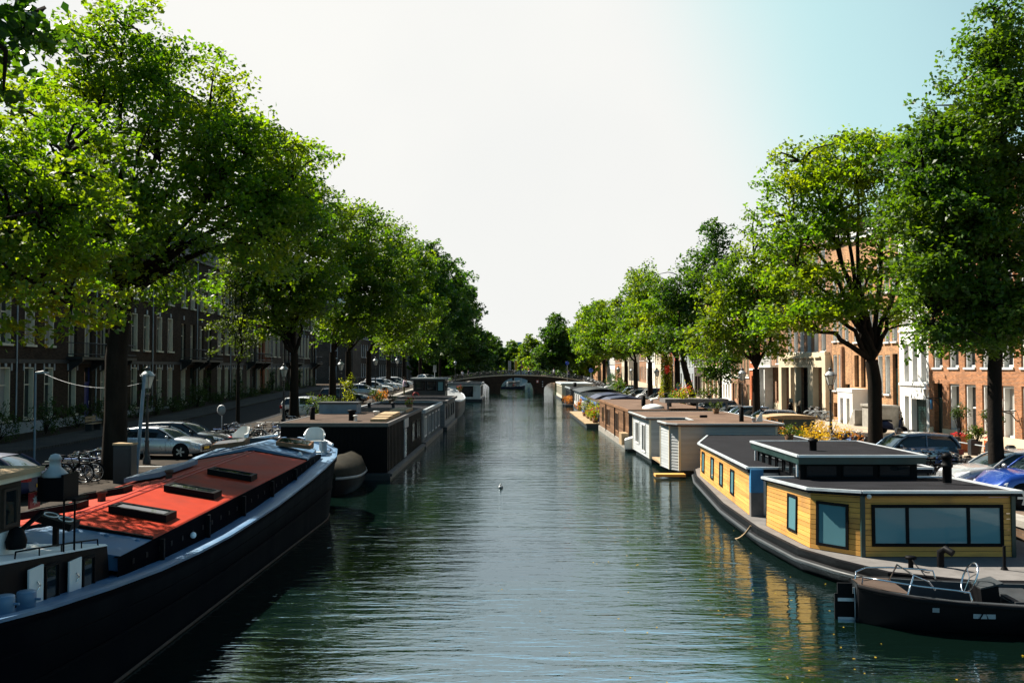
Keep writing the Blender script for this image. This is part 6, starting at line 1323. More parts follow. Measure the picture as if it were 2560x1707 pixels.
def bike(label, x, y, z, rz, lean=0.0, m='black', group='bicycles', far=False):
    if far:
        if fb_p[0] is None: fb_p[0] = far_bike().mesh('bicycle', [M['iron'], M['steel']])
        o = link(bpy.data.objects.new('bicycle', fb_p[0])); tag(o, label, 'bicycle', group); o.location = (x,y,z)
    elif m not in bk_p: o = bk_p[m] = make_bike(label, m, group); o.location = (x,y,z)
    else: o = dup(bk_p[m], (x,y,z), 0, label, group)
    o.rotation_euler = (lean,0,rz)
br_nd = random.Random(5)
CN = {'black':'black','blue':'blue','dgreen':'dark green','redpaint':'red','frost':'grey'}
for i in range(10):
    m = ('black','black','dgreen','black','blue','frost','black','black','dgreen','black')[i]
    bike('%s bicycle in the rack by the large elm trunk, %s from the near end' % (CN[m], ORD[i]), -16.3+br_nd.uniform(-.3,.3), 33.4+.42*i, zl(34), .15+br_nd.uniform(-.25,.25), br_nd.uniform(-.12,.12), m, 'bicycles beside the large elm trunk')
for i in range(7):
    m = ('black','black','frost','dgreen','black','blue','black')[i]
    bike('%s bicycle between black car and slender young tree, %s from the car' % (CN[m], ORD[i]), -15.6+br_nd.uniform(-.6,.4), 49.2+.55*i, zl(51), .3+br_nd.uniform(-.4,.4), br_nd.uniform(-.15,.15), m, 'bicycles by the slender young tree')
for i in range(12):
    m = ('redpaint','black','dgreen','black','frost','black','blue','black','black','frost','dgreen','black')[i]
    bike('%s bicycle on the quay by the black houseboat, %s from the barge bow' % (CN[m], ORD[i]), -13.9+br_nd.uniform(-.5,.3), 46.5+1.35*i, zl(50)+.02, br_nd.uniform(-.6,.6)+(1.2 if i % 3 == 0 else .2), br_nd.uniform(-.2,.2), m, 'bicycles beside the black houseboat')
for i in range(9):
    m = ('black','frost','black','black','dgreen','black','blue','black','black')[i]
    bike('%s bicycle tangled between silver and slate blue cars, %s from the silver one' % (CN[m], ORD[i]), 15.6+br_nd.uniform(-.4,.9)+(.7 if i % 2 else 0), 33.3+.36*i, 1.06, PI*.85+br_nd.uniform(-.5,.5), br_nd.uniform(-.25,.25), m, 'bicycles between the parked cars on the right')
for i in range(5):
    m = ('black','frost','black','blue','black')[i]
    bike('%s bicycle among the golden bushes by the lamp, %s from the water' % (CN[m], ORD[i]), 15.2+.55*i, 45.6+br_nd.uniform(-.4,.8), 1.06, .4+br_nd.uniform(-.7,.7), br_nd.uniform(-.15,.15), m, 'bicycles among the golden bushes')
for i in range(5):
    bike('grey bicycle against the cream stone building, %s from the scooter' % ORD[i], 24.2+br_nd.uniform(-.2,.2), 73.2-.55*i, 1.18, PI*.9+br_nd.uniform(-.3,.3), br_nd.uniform(-.1,.1), 'frost', 'bicycles against the cream stone building')
k = 0
for i in range(12):
    bike('distant bicycle by the gable-ended house, %s from the side street corner' % ORD[i], -30+.62*i, 160.6+br_nd.uniform(-.3,.3), 2.62, PI/2+br_nd.uniform(-.3,.3), 0, far=True, group='distant bicycles by the gable-ended house')
for i in range(26):
    y = 150+1.35*i
    bike('distant bicycle on the sunlit quay toward the bridge, %s along' % ORD[i], 15.0+br_nd.uniform(0,.8), y, zr(y)+.02, br_nd.uniform(-.3,.3)+PI, 0, far=True, group='distant bicycles on the sunlit quay')
for i in range(20):
    x = -11+1.35*i
    bike('distant bicycle leaning on the bridge railing, %s from the left bank' % ORD[i], x, BY0+.5, deck_z(x)+.02, br_nd.choice((0,PI))+br_nd.uniform(-.08,.08), 0, far=True, group='bicycles on the bridge railing')
# ------------------------------------------------------------------ street lamps
def make_lamp(label):
    t = thing('street_lamp', label, 'street lamp', (0,0,0), 0, 'crown-topped street lamps')
    p = MB(); p.lathe([(.17,0),(.17,.25),(.12,.32),(.13,.5),(.10,.62),(.085,.95),(.11,1.0),(.075,1.06),(.06,2.2),(.085,2.26),(.05,2.32),(.042,2.95),(.09,3.0),(.05,3.06)], (0,0,0), 12)
    for a in range(4): c, s = math.cos(a*PI/2+PI/4), math.sin(a*PI/2+PI/4); p.tube([(.03*c,.03*s,3.02),(.12*c,.12*s,3.1),(.16*c,.16*s,3.22),(.15*c,.15*s,3.3)], .014, 4)
    part('post', p, M['iron'], t)
    fr = MB(); n = 6; lo, hi, z0, z1 = .15, .31, 3.3, 3.84
    ring = lambda r, z: [(r*math.cos(2*PI*k/n),r*math.sin(2*PI*k/n),z) for k in range(n)]
    for k in range(n): fr.tube([ring(lo,z0)[k],ring(hi,z1)[k]], .014, 4)
    for r, z in ((lo,z0),(hi,z1)): fr.tube(ring(r,z)+[ring(r,z)[0]], .018, 4)
    for k in range(n): fr.ball(ring(hi+.02,z1+.05)[k], .03, 6)
    part('lantern_frame', fr, M['iron'], t)
    part('lantern_glass', MB().loft([ring(lo-.006,z0+.01),ring(hi-.006,z1-.01)], True, False, 0, False), M['lglass'], t)
    c = MB(); c.lathe([(hi+.01,3.85),(.27,3.93),(.19,4.02),(.12,4.06),(.12,4.09)], (0,0,0), 12, 0, 'Z', True, False); part('lantern_cap', c, M['frost'], t)
    c = MB(); c.lathe([(.07,4.06),(.12,4.12),(.12,4.2),(.05,4.26),(.015,4.29),(.03,4.33),(.01,4.36)], (0,0,0), 10); part('crown_finial', c, M['iron'], t)
    return t
LP = [(-16.0,40.0,'L','nearest crown-topped lamp on the left, right of the large elm trunk'),(-16.4,65.5,'L','crown-topped lamp beside the white hatchback on the shaded quay'),(-15.6,83,'L','crown-topped lamp in front of the gable-ended house'),(-15.9,106,'L','crown-topped lamp among the silver cars on the shaded quay'),(-16.4,130,'L','crown-topped lamp left of the wheelhouse, under the trees'),(-11.6,186,'L','crown-topped lamp at the left end of the bridge'),
      (18.0,51.5,'R','crown-topped lamp among the golden bushes on the right quay'),(17.7,70,'R','crown-topped lamp beside the trunk in front of the bright red house'),(16.7,105,'R','crown-topped lamp just right of the ivy-clad trunk'),(16.0,137,'R','small distant crown-topped lamp above the arched houseboat'),(16.3,124,'R','distant crown-topped lamp behind the green shrubs')]
l0 = None
for x, y, s, lab in LP:
    z = (zl if s == 'L' else zr)(y)
    if l0 is None: l0 = make_lamp(lab); l0.location = (x,y,z)
    else: dup(l0, (x,y,z), .3*y, lab)
# ------------------------------------------------------------------ poles, signs, boxes
ps = put(344, 1.1, y=35); pt_ = (put(362, 0, y=35)[0], 35, 5.05)
solo('leaning_pole', MB().tube([(ps[0],35,1.05),pt_], .065, 10).box(pt_[0]-.05,pt_[0]+.05,34.95,35.05,pt_[2]-.25,pt_[2]-.1), M['bluepole'], 'pale blue-grey leaning pole holding the slack cable beside the nearest left lamp', 'pole')
p2 = (put(90,0,y=40)[0], 40, 5.1)
sp = thing('sign_pole', 'thin grey post with a small flat lamp arm left of the blue door panels', 'pole', (p2[0],40,1.1))
part('post', MB().tube([(p2[0],40,1.1),(p2[0],40,5.1)], .045, 8), M['bluepole'], sp, True); part('lamp_head', MB().tube([(p2[0],40,5.1),(p2[0]+.35,40,5.15)], .04, 6).cbox((p2[0]+.3,40,5.1),(.5,.16,.08)), M['frost'], sp, True)
cab = [(lerp(p2[0]+.3,pt_[0],u), lerp(40,35,u), lerp(5.1,4.75,u)-.9*4*u*(1-u)*.45) for u in np.linspace(0,1,15)]
solo('slack_cable', MB().tube(cab, .007, 4), M['frost'], 'slack pale cable strung between the leaning pole and the thin post', 'cable')
ub = thing('utility_box', 'dark street cabinet with a pale lid at the foot of the large elm', 'street cabinet', put(316,1.1,y=33.6))
part('body', MB().box(-.33,.33,-.25,.25,0,1.38), M['dgrey'], ub); part('lid', MB().prism([(-.36,-.28),(.36,-.28),(.36,.28),(-.36,.28)],1.383,1.45), M['plank'], ub); part('door', MB().box(-.28,.28,-.27,-.253,.12,1.28), M['iron'], ub)
dt = thing('satellite_dish', 'grey satellite dish on a short post between the bicycles on the shaded quay', 'satellite dish', put(556,1.15,y=50.2))
part('post', MB().tube([(0,0,0),(0,0,1.75)], .03, 6), M['steel'], dt); dd_ = MB(); dd_.lathe([(.02,0),(.2,.03),(.38,.12),(.39,.12),(.2,.045),(.02,.02)], (0,0,0), 16, 0, 'Y'); dd_.v = [(p[0]*.62,p[1]-.2,p[2]*.75+1.85) for p in dd_.v]; dd_.tube([(0,-.15,1.55),(0,-.55,1.75)], .012, 4); part('dish', dd_, M['grey'], dt)
pk = thing('parking_sign', 'blue parking sign with a white P on a post by the white high car', 'road sign', put(1696,1.05,y=88))
part('post', MB().tube([(0,0,0),(0,0,2.75)], .035, 6), M['steel'], pk); pb = part('sign_board', MB().box(-.22,.22,-.06,-.035,2.1,2.75), M['signblue'], pk)
lettering('P', .5, pb, (0,-.068,2.48), (math.pi/2,0,0), M['white'], 'letter', .004); part('small_text_bar', MB().box(-.14,.14,-.066,-.061,2.16,2.22), M['white'], pb)
for i, (px, z, lab) in enumerate(((1694,2.75,'yellow warning board under the blue parking sign'),(1706,2.6,'smaller yellow board right of the parking sign post'))):
    ys_ = thing('yellow_board', lab, 'sign', put(px,1.05,y=86.5+i)); part('board', MB().box(-.24,.24,-.05,-.03,z-1.05-.22,z-1.05+.08), M['signyellow'], ys_); part('post', MB().tube([(0,0,0),(0,0,z-1.0)], .03, 5), M['steel'], ys_)
for x, y, z, lab in ((11.3,186.5,6.3,'round blue sign high up at the right end of the bridge'),(14.4,166,4.9,'round blue sign on a post beside the last houseboats')):
    t = thing('round_sign', lab, 'road sign', (x,y,zr(y))); h_ = z-zr(y); part('post', MB().tube([(0,0,0),(0,0,h_)], .04, 5), M['steel'], t); part('disc', MB().lathe([(.01,-.06),(.4,-.06),(.4,-.04),(.01,-.04)], (0,0,h_), 16, 0, 'Y'), M['signblue'], t)
for x, y, z, lab in ((-13.4,158,2.6,'tall narrow sign post under the dark trees near the bridge'),):
    t = thing('sign_post', lab, 'road sign', (x,y,z)); part('post', MB().tube([(0,0,0),(0,0,3.2)], .05, 5), M['steel'], t); part('board', MB().box(-.3,.3,-.08,-.055,2.0,3.2), M['frost'], t)
for i, (px, y, m) in enumerate(((1286,245,'signyellow'),(1303,245,'redpaint'),(1271,250,'frost'))):
    b_ = put(px, 1.4, y=y); t = thing('banner', ('yellow banner on a mast beyond the bridge','red banner on a mast beyond the bridge','pale banner on a mast beyond the bridge')[i], 'banner', b_); part('mast', MB().tube([(0,0,0),(0,0,6.0)], .06, 5), M['steel'], t); part('cloth', MB().box(.05,.75,-.02,.02,3.2,5.9), M[m], t)
# black street posts, stone posts with rails, planters on the right pavement
for i, (px, y) in enumerate(((2112,47),(2137,45.4),(2161,44),(2030,52),(1990,55))):
    b_ = put(px, 1.05, y=y); q = MB(); q.lathe([(.10,0),(.10,.1),(.08,.14),(.07,.7),(.095,.74),(.09,.85),(.02,.92)], (0,0,0), 10); solo('street_post', q, M['iron'], 'small dark iron post %s' % ('nearest the golden bushes','midway between the golden bushes and the tree trunk','closest to the arching tree trunk','behind the golden bushes','left of the golden bushes')[i], 'bollard', b_, 'small dark iron posts')
pr = thing('post_and_rail', 'row of stone posts joined by pale rails along the brick house', 'railing', (21.9,44,1.17))
yy = [38.4,40.1,41.8,43.4,45.0,46.6,48.3,50.0,51.7]
for y in yy: part('post', MB().prism([(21.74,y-.16),(22.06,y-.16),(22.06,y+.16),(21.74,y+.16)],1.1,1.86).prism([(21.78,y-.12),(22.02,y-.12),(22.02,y+.12),(21.78,y+.12)],1.863,1.92), M['dgrey'], pr, True)
part('rail', MB().tube([(21.9,y,1.68) for y in yy], .03, 6), M['frost'], pr, True)
for i, (x, y) in enumerate(((22.35,45.5),(22.35,42.4))):
    pot = MB()
    for k in range(4):
        pot.box(-.3+.15*k,-.155+.15*k,-.3,-.27,.0,.75); pot.box(-.3,-.27,-.27+.135*k,-.14+.135*k,.003,.747)
    pot.box(-.265,.3,-.265,.27,.03,.72)
    shrub('bay_tree', ('clipped bay tree in an orange timber tub left of the nearest tree trunk','clipped bay tree in an orange timber tub right against the nearest tree trunk')[i], 'potted tree', (x,y,1.18), [(0,0,1.95,.42,.42,.38)], 'box', 500+i, leaf=.09, n=34, spread=.16, per=9, group='clipped bay trees in timber tubs', pot=pot, potm='orange', stemr=.5)
    ff = link(bpy.data.objects.new('flowers', leaves_mesh('flowers', crown_points(clumps([(0,0,.86,.34,.34,.1)], np.random.default_rng(510+i), 20), np.random.default_rng(i), 16, .1), .08, np.random.default_rng(3), LEAF['pinkf'], .8, .9))); ff.parent = [o for o in COL.objects if o.name.startswith('bay_tree')][-1]
pot = MB().lathe([(.17,0),(.27,.6),(.24,.6),(.02,.55)], (0,0,0), 14)
shrub('potted_bush', 'feathery green bush in a dark pot between the two clipped bay trees', 'potted plant', (22.4,44,1.18), [(0,0,.95,.4,.4,.32),(0,0,1.15,.25,.25,.2)], 'shrub', 520, leaf=.12, n=30, spread=.2, per=6, pot=pot, potm='dgrey')
for i, (x, y, r, hh, m) in enumerate(((15.6,47.5,1.0,1.3,'gold'),(16.9,48.6,1.15,1.55,'gold'),(15.1,45.6,.7,1.0,'gold'),(18.4,49.5,.8,1.0,'rust'),(14.7,50.8,.6,1.4,'rust'),(14.6,47.6,.7,1.2,'shrub'))):
    shrub('golden_bush' if m == 'gold' else 'quay_bush', ('golden leafed bush, low one nearest the water, left of the right lamp','tall golden bush around the foot of the right lamp','low golden bush right above the yellow houseboat roof','thin rust-tinged bush right of the lamp','rust-coloured bush beside the dark garden store','green thin-stemmed bush in front of the dark garden store')[i], 'bush', (x,y,1.05), [(0,0,hh*.55,r,r,hh*.5)], m, 540+i, leaf=.11, n=26, spread=.3, per=3)
gs = thing('garden_store', 'dark green garden store with a pale rounded roof on the right quay', 'shed', (16.2,54,1.05))
part('wall', MB().box(14.9,17.6,53,55,1.05,2.35), M['dgreen'], gs, True)
part('roof', MB().loft([[(14.75+.3*0+3.0*k/10,y,2.35+.22*math.sin(PI*(.08+.84*k/10))**.5) for k in range(11)]+[(17.75-3.0*k/10,y,2.33) for k in range(11)] for y in (52.85,55.15)], True, True, 0, False), M['plank'], gs, True)
def make_scooter(label, m):
    t = thing('motor_scooter', label, 'scooter', (0,0,0), 0, 'parked scooters')
    b = MB(); b.loft([[(x,s*w_,z) for s,z in ((-1,z0),(1,z0),(.8,z1),(-.8,z1))] for x,w_,z0,z1 in ((-.85,.05,.5,.6),(-.7,.17,.35,.78),(-.35,.2,.3,.78),(-.05,.16,.25,.6),(.0,.16,.22,.32),(.3,.16,.22,.32),(.38,.2,.25,.9),(.48,.17,.35,.95))]); part('body', b, M[m], t)
    for x in (-.6,.6):
        w_ = MB(); w_.lathe([(.1,-.05),(.22,-.05),(.24,0),(.22,.05),(.1,.05)], (x,0,.24), 14, 0, 'Y'); part('wheel', w_, M['rubber'], t)
    s_ = MB(); s_.loft([[(x,-w_,z),(x,w_,z),(x,w_*.8,z+.1),(x,-w_*.8,z+.1)] for x,w_,z in ((-.8,.1,.74),(-.6,.16,.77),(-.25,.15,.78),(-.08,.1,.74))]); part('seat', s_, M['black'], t)
    h_ = MB(); h_.tube([(.6,0,.25),(.44,0,1.05)], .03, 6); h_.tube([(.36,-.33,1.06),(.44,0,1.05),(.36,.33,1.06)], .016, 5); h_.ball((.52,0,.95), .09, 8)
    h_.tube([(.38,.25,1.06),(.42,.3,1.3)], .008, 3); h_.ball((.42,.3,1.32), .05, 6); part('handlebar', h_, M['black'], t)
    ws_ = MB(); ws_.hex([(.5,-.18,1.0),(.5,.18,1.0),(.51,.18,1.0),(.51,-.18,1.0),(.36,-.15,1.42),(.36,.15,1.42),(.37,.15,1.42),(.37,-.15,1.42)]); part('windshield', ws_, M['lglass'], t); return t
s1 = make_scooter('dark blue scooter in front of the white house garage doors', 'navy'); s1.location = (24.0,57.4,1.18); s1.rotation_euler = (0,0,-.6)
s2 = make_scooter('black scooter with tall windshield by the cream stone building', 'black'); s2.location = (24.1,75.2,1.18); s2.rotation_euler = (0,0,2.4)
s3 = dup(s2, (24.9,81.5,1.18), 1.2, 'black scooter standing in the recessed front of the cream stone building')
for y, z, lab in ((55.4,3.6,'iron wall lantern beside the dark green door of the brick house'),(47.0,3.2,'iron wall lantern on a scrolled bracket right of the nearest trunk')):
    t = thing('wall_lantern', lab, 'wall lamp', (25.98,y,z)); b = MB(); b.tube([(0,0,-.6),(-.25,0,-.25),(-.8,0,-.12)], .03, 5); b.tube([(0,0,-.1),(-.45,0,-.12),(-.8,0,-.12)], .03, 5); b.tube([(-.8,0,-.12),(-.8,0,0)], .03, 5); part('bracket', b, M['iron'], t)
    part('lantern_glass', MB().lathe([(.1,0),(.19,.42)], (-.8,0,0), 6, 0, 'Z', False), M['lglass'], t); part('lantern_cap', MB().lathe([(.24,.42),(.1,.55),(.06,.6),(.06,.68),(.01,.72)], (-.8,0,0), 8), M['steel'], t)
hbk = thing('hanging_basket', 'hanging basket of red flowers on a bracket near the ivy-clad trunk', 'hanging basket', put(1681,1.05,y=94))
part('post', MB().tube([(0,0,0),(0,0,4.6)], .05, 6).tube([(0,0,4.5),(-.5,0,4.6)], .03, 5), M['iron'], hbk); rg_ = np.random.default_rng(9)
part('flowers', leaves_mesh('flowers', crown_points(clumps([(-.5,0,4.1,.4,.4,.4)], rg_, 8), rg_, 20, .2), .14, rg_, LEAF['redf'], .5), None, hbk)
for i, (x, y, r, hh, m, lab) in enumerate(((-13.6,64.5,1.1,2.4,'shrub','leafy green bush rising behind the raised skylight of the black houseboat'),(-13.7,68.5,.9,1.6,'box','darker bush right of the leafy green bush on the shaded quay'),(-13.3,74,.6,3.4,'lime','thin yellow-green sapling behind the slate houseboat'),(-12.9,90,.7,1.2,'rust','orange-brown bush beside the wheelhouse on the shaded quay'),(-12.6,86,.45,1.9,'shrub','taller green bush left of the orange-brown one'),
    (15.2,128,1.2,2.6,'green','green bush behind the arched houseboat on the sunlit quay'),(15.0,119,.9,1.5,'lime','lime green bush above the blue-roofed houseboat'),(15.4,84.5,.7,2.6,'green','small green bush by the parking sign'),(15.6,137,1.3,3.6,'deep','tall dark bush on the sunlit quay behind the far parked cars'),(11.3,60,.8,.7,'lime','flowering plants in the timber planter deck by the brown houseboat'),(13,60,.8,.7,'shrub','green plants at the far end of the timber planter deck'))):
    z = 3.3 if 'planter deck' in lab else (zl if x < 0 else zr)(y)
    shrub('quay_bush' if z < 3 or x < 0 else 'planter_plant', lab, 'bush', (x,y,z), [(0,0,hh*.55,r,r,hh*.48)], m, 600+i, leaf=.14, n=26, spread=.32, per=3, flowers='redf' if 'flowering' in lab else None)
fn = thing('quay_fence', 'black iron fence panel on the shaded quay beside the wheelhouse ship', 'fence', (-13.2,92,zl(92)))
q = MB(); q.tube([(-13.2,86,zl(86)+.95),(-13.2,97,zl(97)+.95)], .03, 5); q.tube([(-13.2,86,zl(86)+.2),(-13.2,97,zl(97)+.2)], .03, 5)
for k in range(45): y = 86+.25*k; q.tube([(-13.2,y,zl(y)),(-13.2,y,zl(y)+.98)], .015, 3)
part('bars', q, M['iron'], fn, True)
# ------------------------------------------------------------------ people
def person(label, loc, rz, top, legs, pose='stand', hair='hair', s=1.0):
    seated = pose == 'sit'
    hip = .46 if seated else .92
    J = [(0,0,hip),(0,0,hip+.28),(0,0,hip+.52),(0,.01,hip+.61),(0,.03,hip+.70)]; Rr = [.15,.135,.15,.055,.06]
    E = [(0,1),(1,2),(2,3),(3,4)]
    def chain(start, pts, rs):
        p = start
        for q, r in zip(pts, rs): J.append(q); Rr.append(r); E.append((p, len(J)-1)); p = len(J)-1
    for sx in (1,-1):
        if seated: chain(0, [(.1*sx,.05,hip),(.12*sx,.42,hip+.02),(.12*sx,.45,.04),(.12*sx,.6,.02)], [.095,.065,.045,.04])
        else: chain(0, [(.10*sx,0,hip-.08),(.11*sx,.02,.48),(.12*sx,-.01,.08),(.13*sx,.13,.04)], [.10,.068,.045,.04])
        sh = (.19*sx,0,hip+.50)
        if pose == 'photo': chain(2, [sh,(.27*sx,.16,hip+.33),(.10*sx,.26,hip+.62)], [.06,.045,.035])
        elif seated: chain(2, [sh,(.25*sx,.08,hip+.24),(.16*sx,.30,hip+.14)], [.06,.045,.035])
        else: chain(2, [sh,(.25*sx,-.02,hip+.22),(.25*sx,.08,hip-.04)], [.06,.045,.035])
    me = bpy.data.meshes.new('body'); me.from_pydata(J, E, []); o = bpy.data.objects.new('body', me); COL.objects.link(o)
    md = o.modifiers.new('skin','SKIN'); md.use_smooth_shade = True
    sv = me.skin_vertices[0].data
    for i, r in enumerate(Rr): sv[i].radius = (r*1.25 if i < 3 else r, r)
    sv[0].use_root = True
    o.modifiers.new('sub','SUBSURF').levels = 1; o.modifiers['sub'].render_levels = 1
    bpy.context.view_layer.update()
    m2 = bpy.data.meshes.new_from_object(o.evaluated_get(bpy.context.evaluated_depsgraph_get())); COL.objects.unlink(o); bpy.data.objects.remove(o)
    hd = MB(); hz = hip+.80; hd.ball((0,.03,hz), .1, 12, 0, (.88,1,1.25)); hd.add([(-.018,.125,hz-.01),(.018,.125,hz-.01),(0,.155,hz-.03),(0,.125,hz+.03)], [(0,1,2),(1,3,2),(3,0,2)])
    for sx in (1,-1): hd.ball((.09*sx,.03,hz), .025, 6, 0, (.5,.8,1.2))
    nv = len(m2.vertices)
    vs = [tuple(v.co) for v in m2.vertices]+hd.v; fs = [list(p.vertices) for p in m2.polygons]+[[i+nv for i in f] for f in hd.f]
    mb = MB(); mb.v = vs; mb.f = fs; mb.s = [True]*len(fs)
    for f in fs:
        c = [sum(vs[i][k] for i in f)/len(f) for k in range(3)]
        ax = abs(c[0])
        if c[2] > hip+.60 and ax < .15 and c[1] < .2: mb.m.append(0)
        elif ax > .22 and c[2] < hip+.30 or (pose != 'stand' and c[1] > .15 and c[2] > hip+.1): mb.m.append(0)
        elif c[2] > hip-.02 and not (seated and c[1] > .12): mb.m.append(1)
        elif c[2] < .09: mb.m.append(3)
        else: mb.m.append(2)
    t = solo('person', mb, [M['skin'], M[top], M[legs], M['black']], label, 'person', loc, rz=rz); t.scale = (s,)*3
    hr_ = MB(); hr_.lathe([(.09,-.06),(.105,.02),(.098,.09),(.06,.14),(.005,.155)], (0,.005,hz), 12); part('hair', hr_, M[hair], t)
    ey = MB()
    for sx in (1,-1): ey.ball((.035*sx,.118,hz+.01), .013, 6)
    part('eyes', ey, M['black'], t)
    return t
person('person in lilac shirt and olive trousers, both hands raised to the face', (-10.9,92.0,2.55), -1.2, 'pink', 'olive', 'photo')
solo('wooden_stage', MB().box(-12.6,-10.3,91.6,93.6,2.3,2.5).box(-12.5,-12.4,91.7,93.5,-.5,2.3).box(-10.5,-10.4,91.7,92.4,.2,2.3), M['deck'], 'grey timber landing stage beside the wheelhouse ship', 'landing stage')
for i, (x, dy, top, legs, lab) in enumerate(((-10.4,3,'whitecloth','navycloth','person in a white top walking at the left end of the bridge'),(-9.2,4,'navycloth','olive','person in navy near the left end of the bridge'),(3.5,4,'redcloth','navycloth','person in a red top on the middle of the bridge'),(8.8,3.4,'whitecloth','olive','person in a white top on the right half of the bridge'),(12,4.5,'navycloth','navycloth','person in navy by the right end of the bridge'))):
    person(lab, (x,BY0+dy,deck_z(x)+.01), .8*i, top, legs)
# ------------------------------------------------------------------ boats beyond the bridge, floating leaves
def small_boat(label, loc, rz, L, m, name='motor_boat'):
    t = thing(name, label, 'boat', loc, rz, 'small boats beyond the bridge'); rr, ri = [], []
    for u, hw, z in ((-.5,.55,.6),(-.3,.95,.55),(0,1.0,.58),(.25,.85,.68),(.4,.5,.8),(.5,.06,.92)):
        x = u*L; rr.append([(x,hw,z),(x,hw*.85,.1),(x,0,-.3),(x,-hw*.85,.1),(x,-hw,z)]); k = max(.02,hw-.1); ri.append([(x,hw,z),(x,k,z),(x,k*.9,z-.35),(x,-k*.9,z-.35),(x,-k,z),(x,-hw,z)])
    h_ = MB(); h_.loft(rr, False, False); h_.add(rr[0], [(4,3,2,1,0)]); part('hull', h_, M[m], t); h_ = MB(); h_.loft(ri, False, False, 0, False); part('inner_lining', h_, M['frost'], t)
    h_ = MB(); h_.box(-.3*L,-.22*L,-.85,.85,.2,.62); h_.box(-.02*L,.05*L,-.85,.85,.2,.62); part('thwart', h_, M['plank'], t); return t
small_boat('dark open motor boat with passengers seen under the bridge arch', (.2,232,0), 0, 6.2, 'navy')
for i, (x, top, lab) in enumerate(((-1.7,'navycloth','seated person in navy at the stern of the boat under the arch'),(-1.1,'whitecloth','seated person in white at the stern of the boat under the arch'),(.35,'redcloth','seated person in red amidships in the boat under the arch'),(.75,'skin','seated bare-armed person amidships in the boat under the arch'))):
    person(lab, (x,232-.3+.2*i,.2), 1.57*(-1)**i, top, 'navycloth', 'sit')
small_boat('smaller boat farther off, just above the one under the arch', (.6,318,0), .5, 5.0, 'frost')
rg_ = np.random.default_rng(44); n = 260
X_ = rg_.uniform(-1.5,9.5,n); Y_ = 9+rg_.uniform(0,1,n)**1.6*22; keep = (X_ > 2.2) | (rg_.uniform(0,1,n) < .12)
P_ = np.stack([X_,Y_,np.full(n,.006)],1)[keep]; me = leaves_mesh('floating_leaves', P_, .055, rg_, LEAF['gold'], 30.0, .7)
o = link(bpy.data.objects.new('floating_leaves', me)); tag(o, kind='stuff')
# ------------------------------------------------------------------ mooring lines, gangways and small clutter
def rope(label, a, b_, sag=.3, r=.018, m='plank'):
    pts = [(lerp(a[0],b_[0],u), lerp(a[1],b_[1],u), lerp(a[2],b_[2],u)-sag*4*u*(1-u)) for u in np.linspace(0,1,11)]
    solo('mooring_rope', MB().tube(pts, r, 5), M[m], label, 'rope', group='mooring ropes')
rope('slack mooring rope from the barge bow to the shaded quay', (-8.3,36.0,2.35), (-13.0,40.0,1.1))
rope('mooring rope hanging from the side of the yellow houseboat into the water', (7.2,27.6,.55), (6.9,28.8,-.05), .15, .03)
rope('thin mooring rope between the yellow houseboat and the black sloop', (9.4,21.6,.85), (9.2,20.2,.8), .1, .012, 'black')
rope('mooring rope at the near corner of the black houseboat', (-11,43.5,.35), (-13,42.2,1.1), .15)
def gangway(label, x0, x1, y, z0, z1, w_=.8):
    t = thing('gangway', label, 'gangway', ((x0+x1)/2,y,0)); d = MB(); d.hex([(x0,y,z0-.06),(x1,y,z1-.06),(x1,y+w_,z1-.06),(x0,y+w_,z0-.06),(x0,y,z0),(x1,y,z1),(x1,y+w_,z1),(x0,y+w_,z0)]); part('walkway', d, M['plank'], t, True)
    r_ = MB(); r_.tube([(x0,y,z0),(x0,y,z0+.95),(x1,y,z1+.95),(x1,y,z1)], .02, 5); r_.tube([(x0,y,z0+.5),(x1,y,z1+.5)], .015, 4); part('handrail', r_, M['iron'], t, True)
gangway('plank gangway from the shaded quay to the black houseboat', -13.2, -10.9, 55.5, 1.2, .36)
gangway('plank gangway from the shaded quay to the slate houseboat', -13.2, -10.9, 70, 1.5, .36)
gangway('plank gangway from the sunlit quay to the grey houseboat', 14.5, 13.0, 55, 1.1, .3)
gangway('plank gangway from the sunlit quay to the brown houseboat', 14.5, 12.7, 68, 1.1, .45)
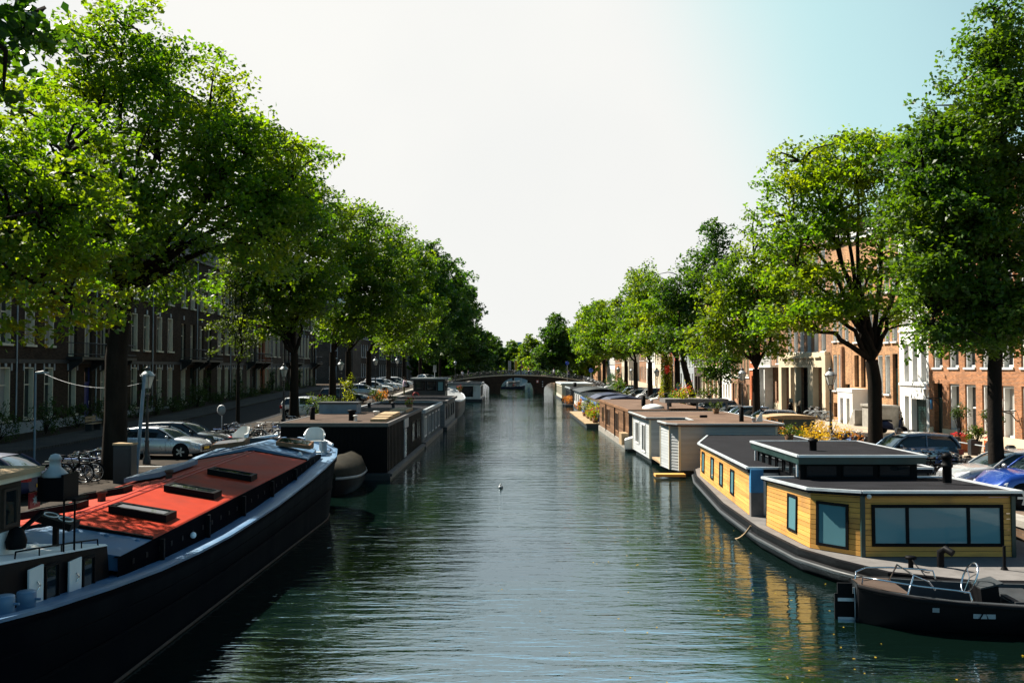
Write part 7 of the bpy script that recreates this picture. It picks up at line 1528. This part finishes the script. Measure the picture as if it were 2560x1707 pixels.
for i, (x, y, z, r_, hh, m, fl, lab) in enumerate(((-10.4,56.8,2.68,.35,.5,'shrub',None,'potted green plant on the far part of the black houseboat roof'),(-6.6,58.6,2.68,.3,.4,'lime','redf','flower pot at the far canal-side corner of the black houseboat roof'),
    (-9.8,74,2.44,.4,.6,'shrub',None,'bushy pot at the far end of the slate houseboat roof'),(12.3,75.5,2.62,.4,.6,'lime','pinkf','flower pot at the far end of the brown houseboat roof'),(12.2,54.5,2.58,.35,.5,'shrub',None,'potted plant at the far quay side of the grey houseboat roof'),
    (-6.3,110.5,2.4,.3,.4,'shrub','redf','flower tub on the bow of the wheelhouse ship'),(12.6,41.5,2.0,.25,.35,'shrub',None,'small potted plant on the rear roof of the yellow houseboat'))):
    pot = MB().lathe([(.16,0),(.22,.3),(.19,.3),(.02,.27)], (0,0,0), 10)
    shrub('roof_pot_plant', lab, 'potted plant', (x,y,z), [(0,0,.3+hh*.5,r_,r_,hh*.5)], m, 900+i, leaf=.09, n=26, spread=.18, per=5, flowers=fl, pot=pot, potm='brownwood')
def lifebuoy(label, loc, axis):
    q = MB(); q.tube([(.3*math.cos(a),0,.3*math.sin(a)) for a in np.linspace(0,2*PI,19)], .055, 8, 0, False)
    t = solo('lifebuoy', q, M['redpaint'], label, 'lifebuoy', loc, rz=axis)
lifebuoy('red lifebuoy on the wheelhouse of the dark ship', (-9.9,93.85,2.5), 0)
dv = MB(); dv.ball((-.5,40.5,.04), .11, 8, 0, (1,1.7,.8)); dv.ball((-.5,40.3,.17), .05, 8); dv.tube([(-.5,40.36,.08),(-.5,40.31,.17)], .03, 5); dv.add([(-.52,40.26,.17),(-.48,40.26,.17),(-.5,40.2,.16)], [(0,1,2)])
solo('duck', dv, M['frost'], 'small pale duck swimming alone in the middle of the canal', 'duck')
bench = thing('garden_bench', 'low wooden bench in the front gardens left of the elm trunk', 'bench', (-26.6,58,zl(58)+.12), PI/2)
part('seat', MB().box(-.7,.7,-.2,-.02,.42,.46).box(-.7,.7,.02,.2,.42,.46), M['plank'], bench); part('backrest', MB().box(-.7,.7,.2,.24,.55,.7).box(-.7,.7,.2,.24,.75,.9), M['plank'], bench)
for s in (-.6,.6): part('leg', MB().box(s-.03,s+.03,-.18,.24,0,.42), M['iron'], bench)
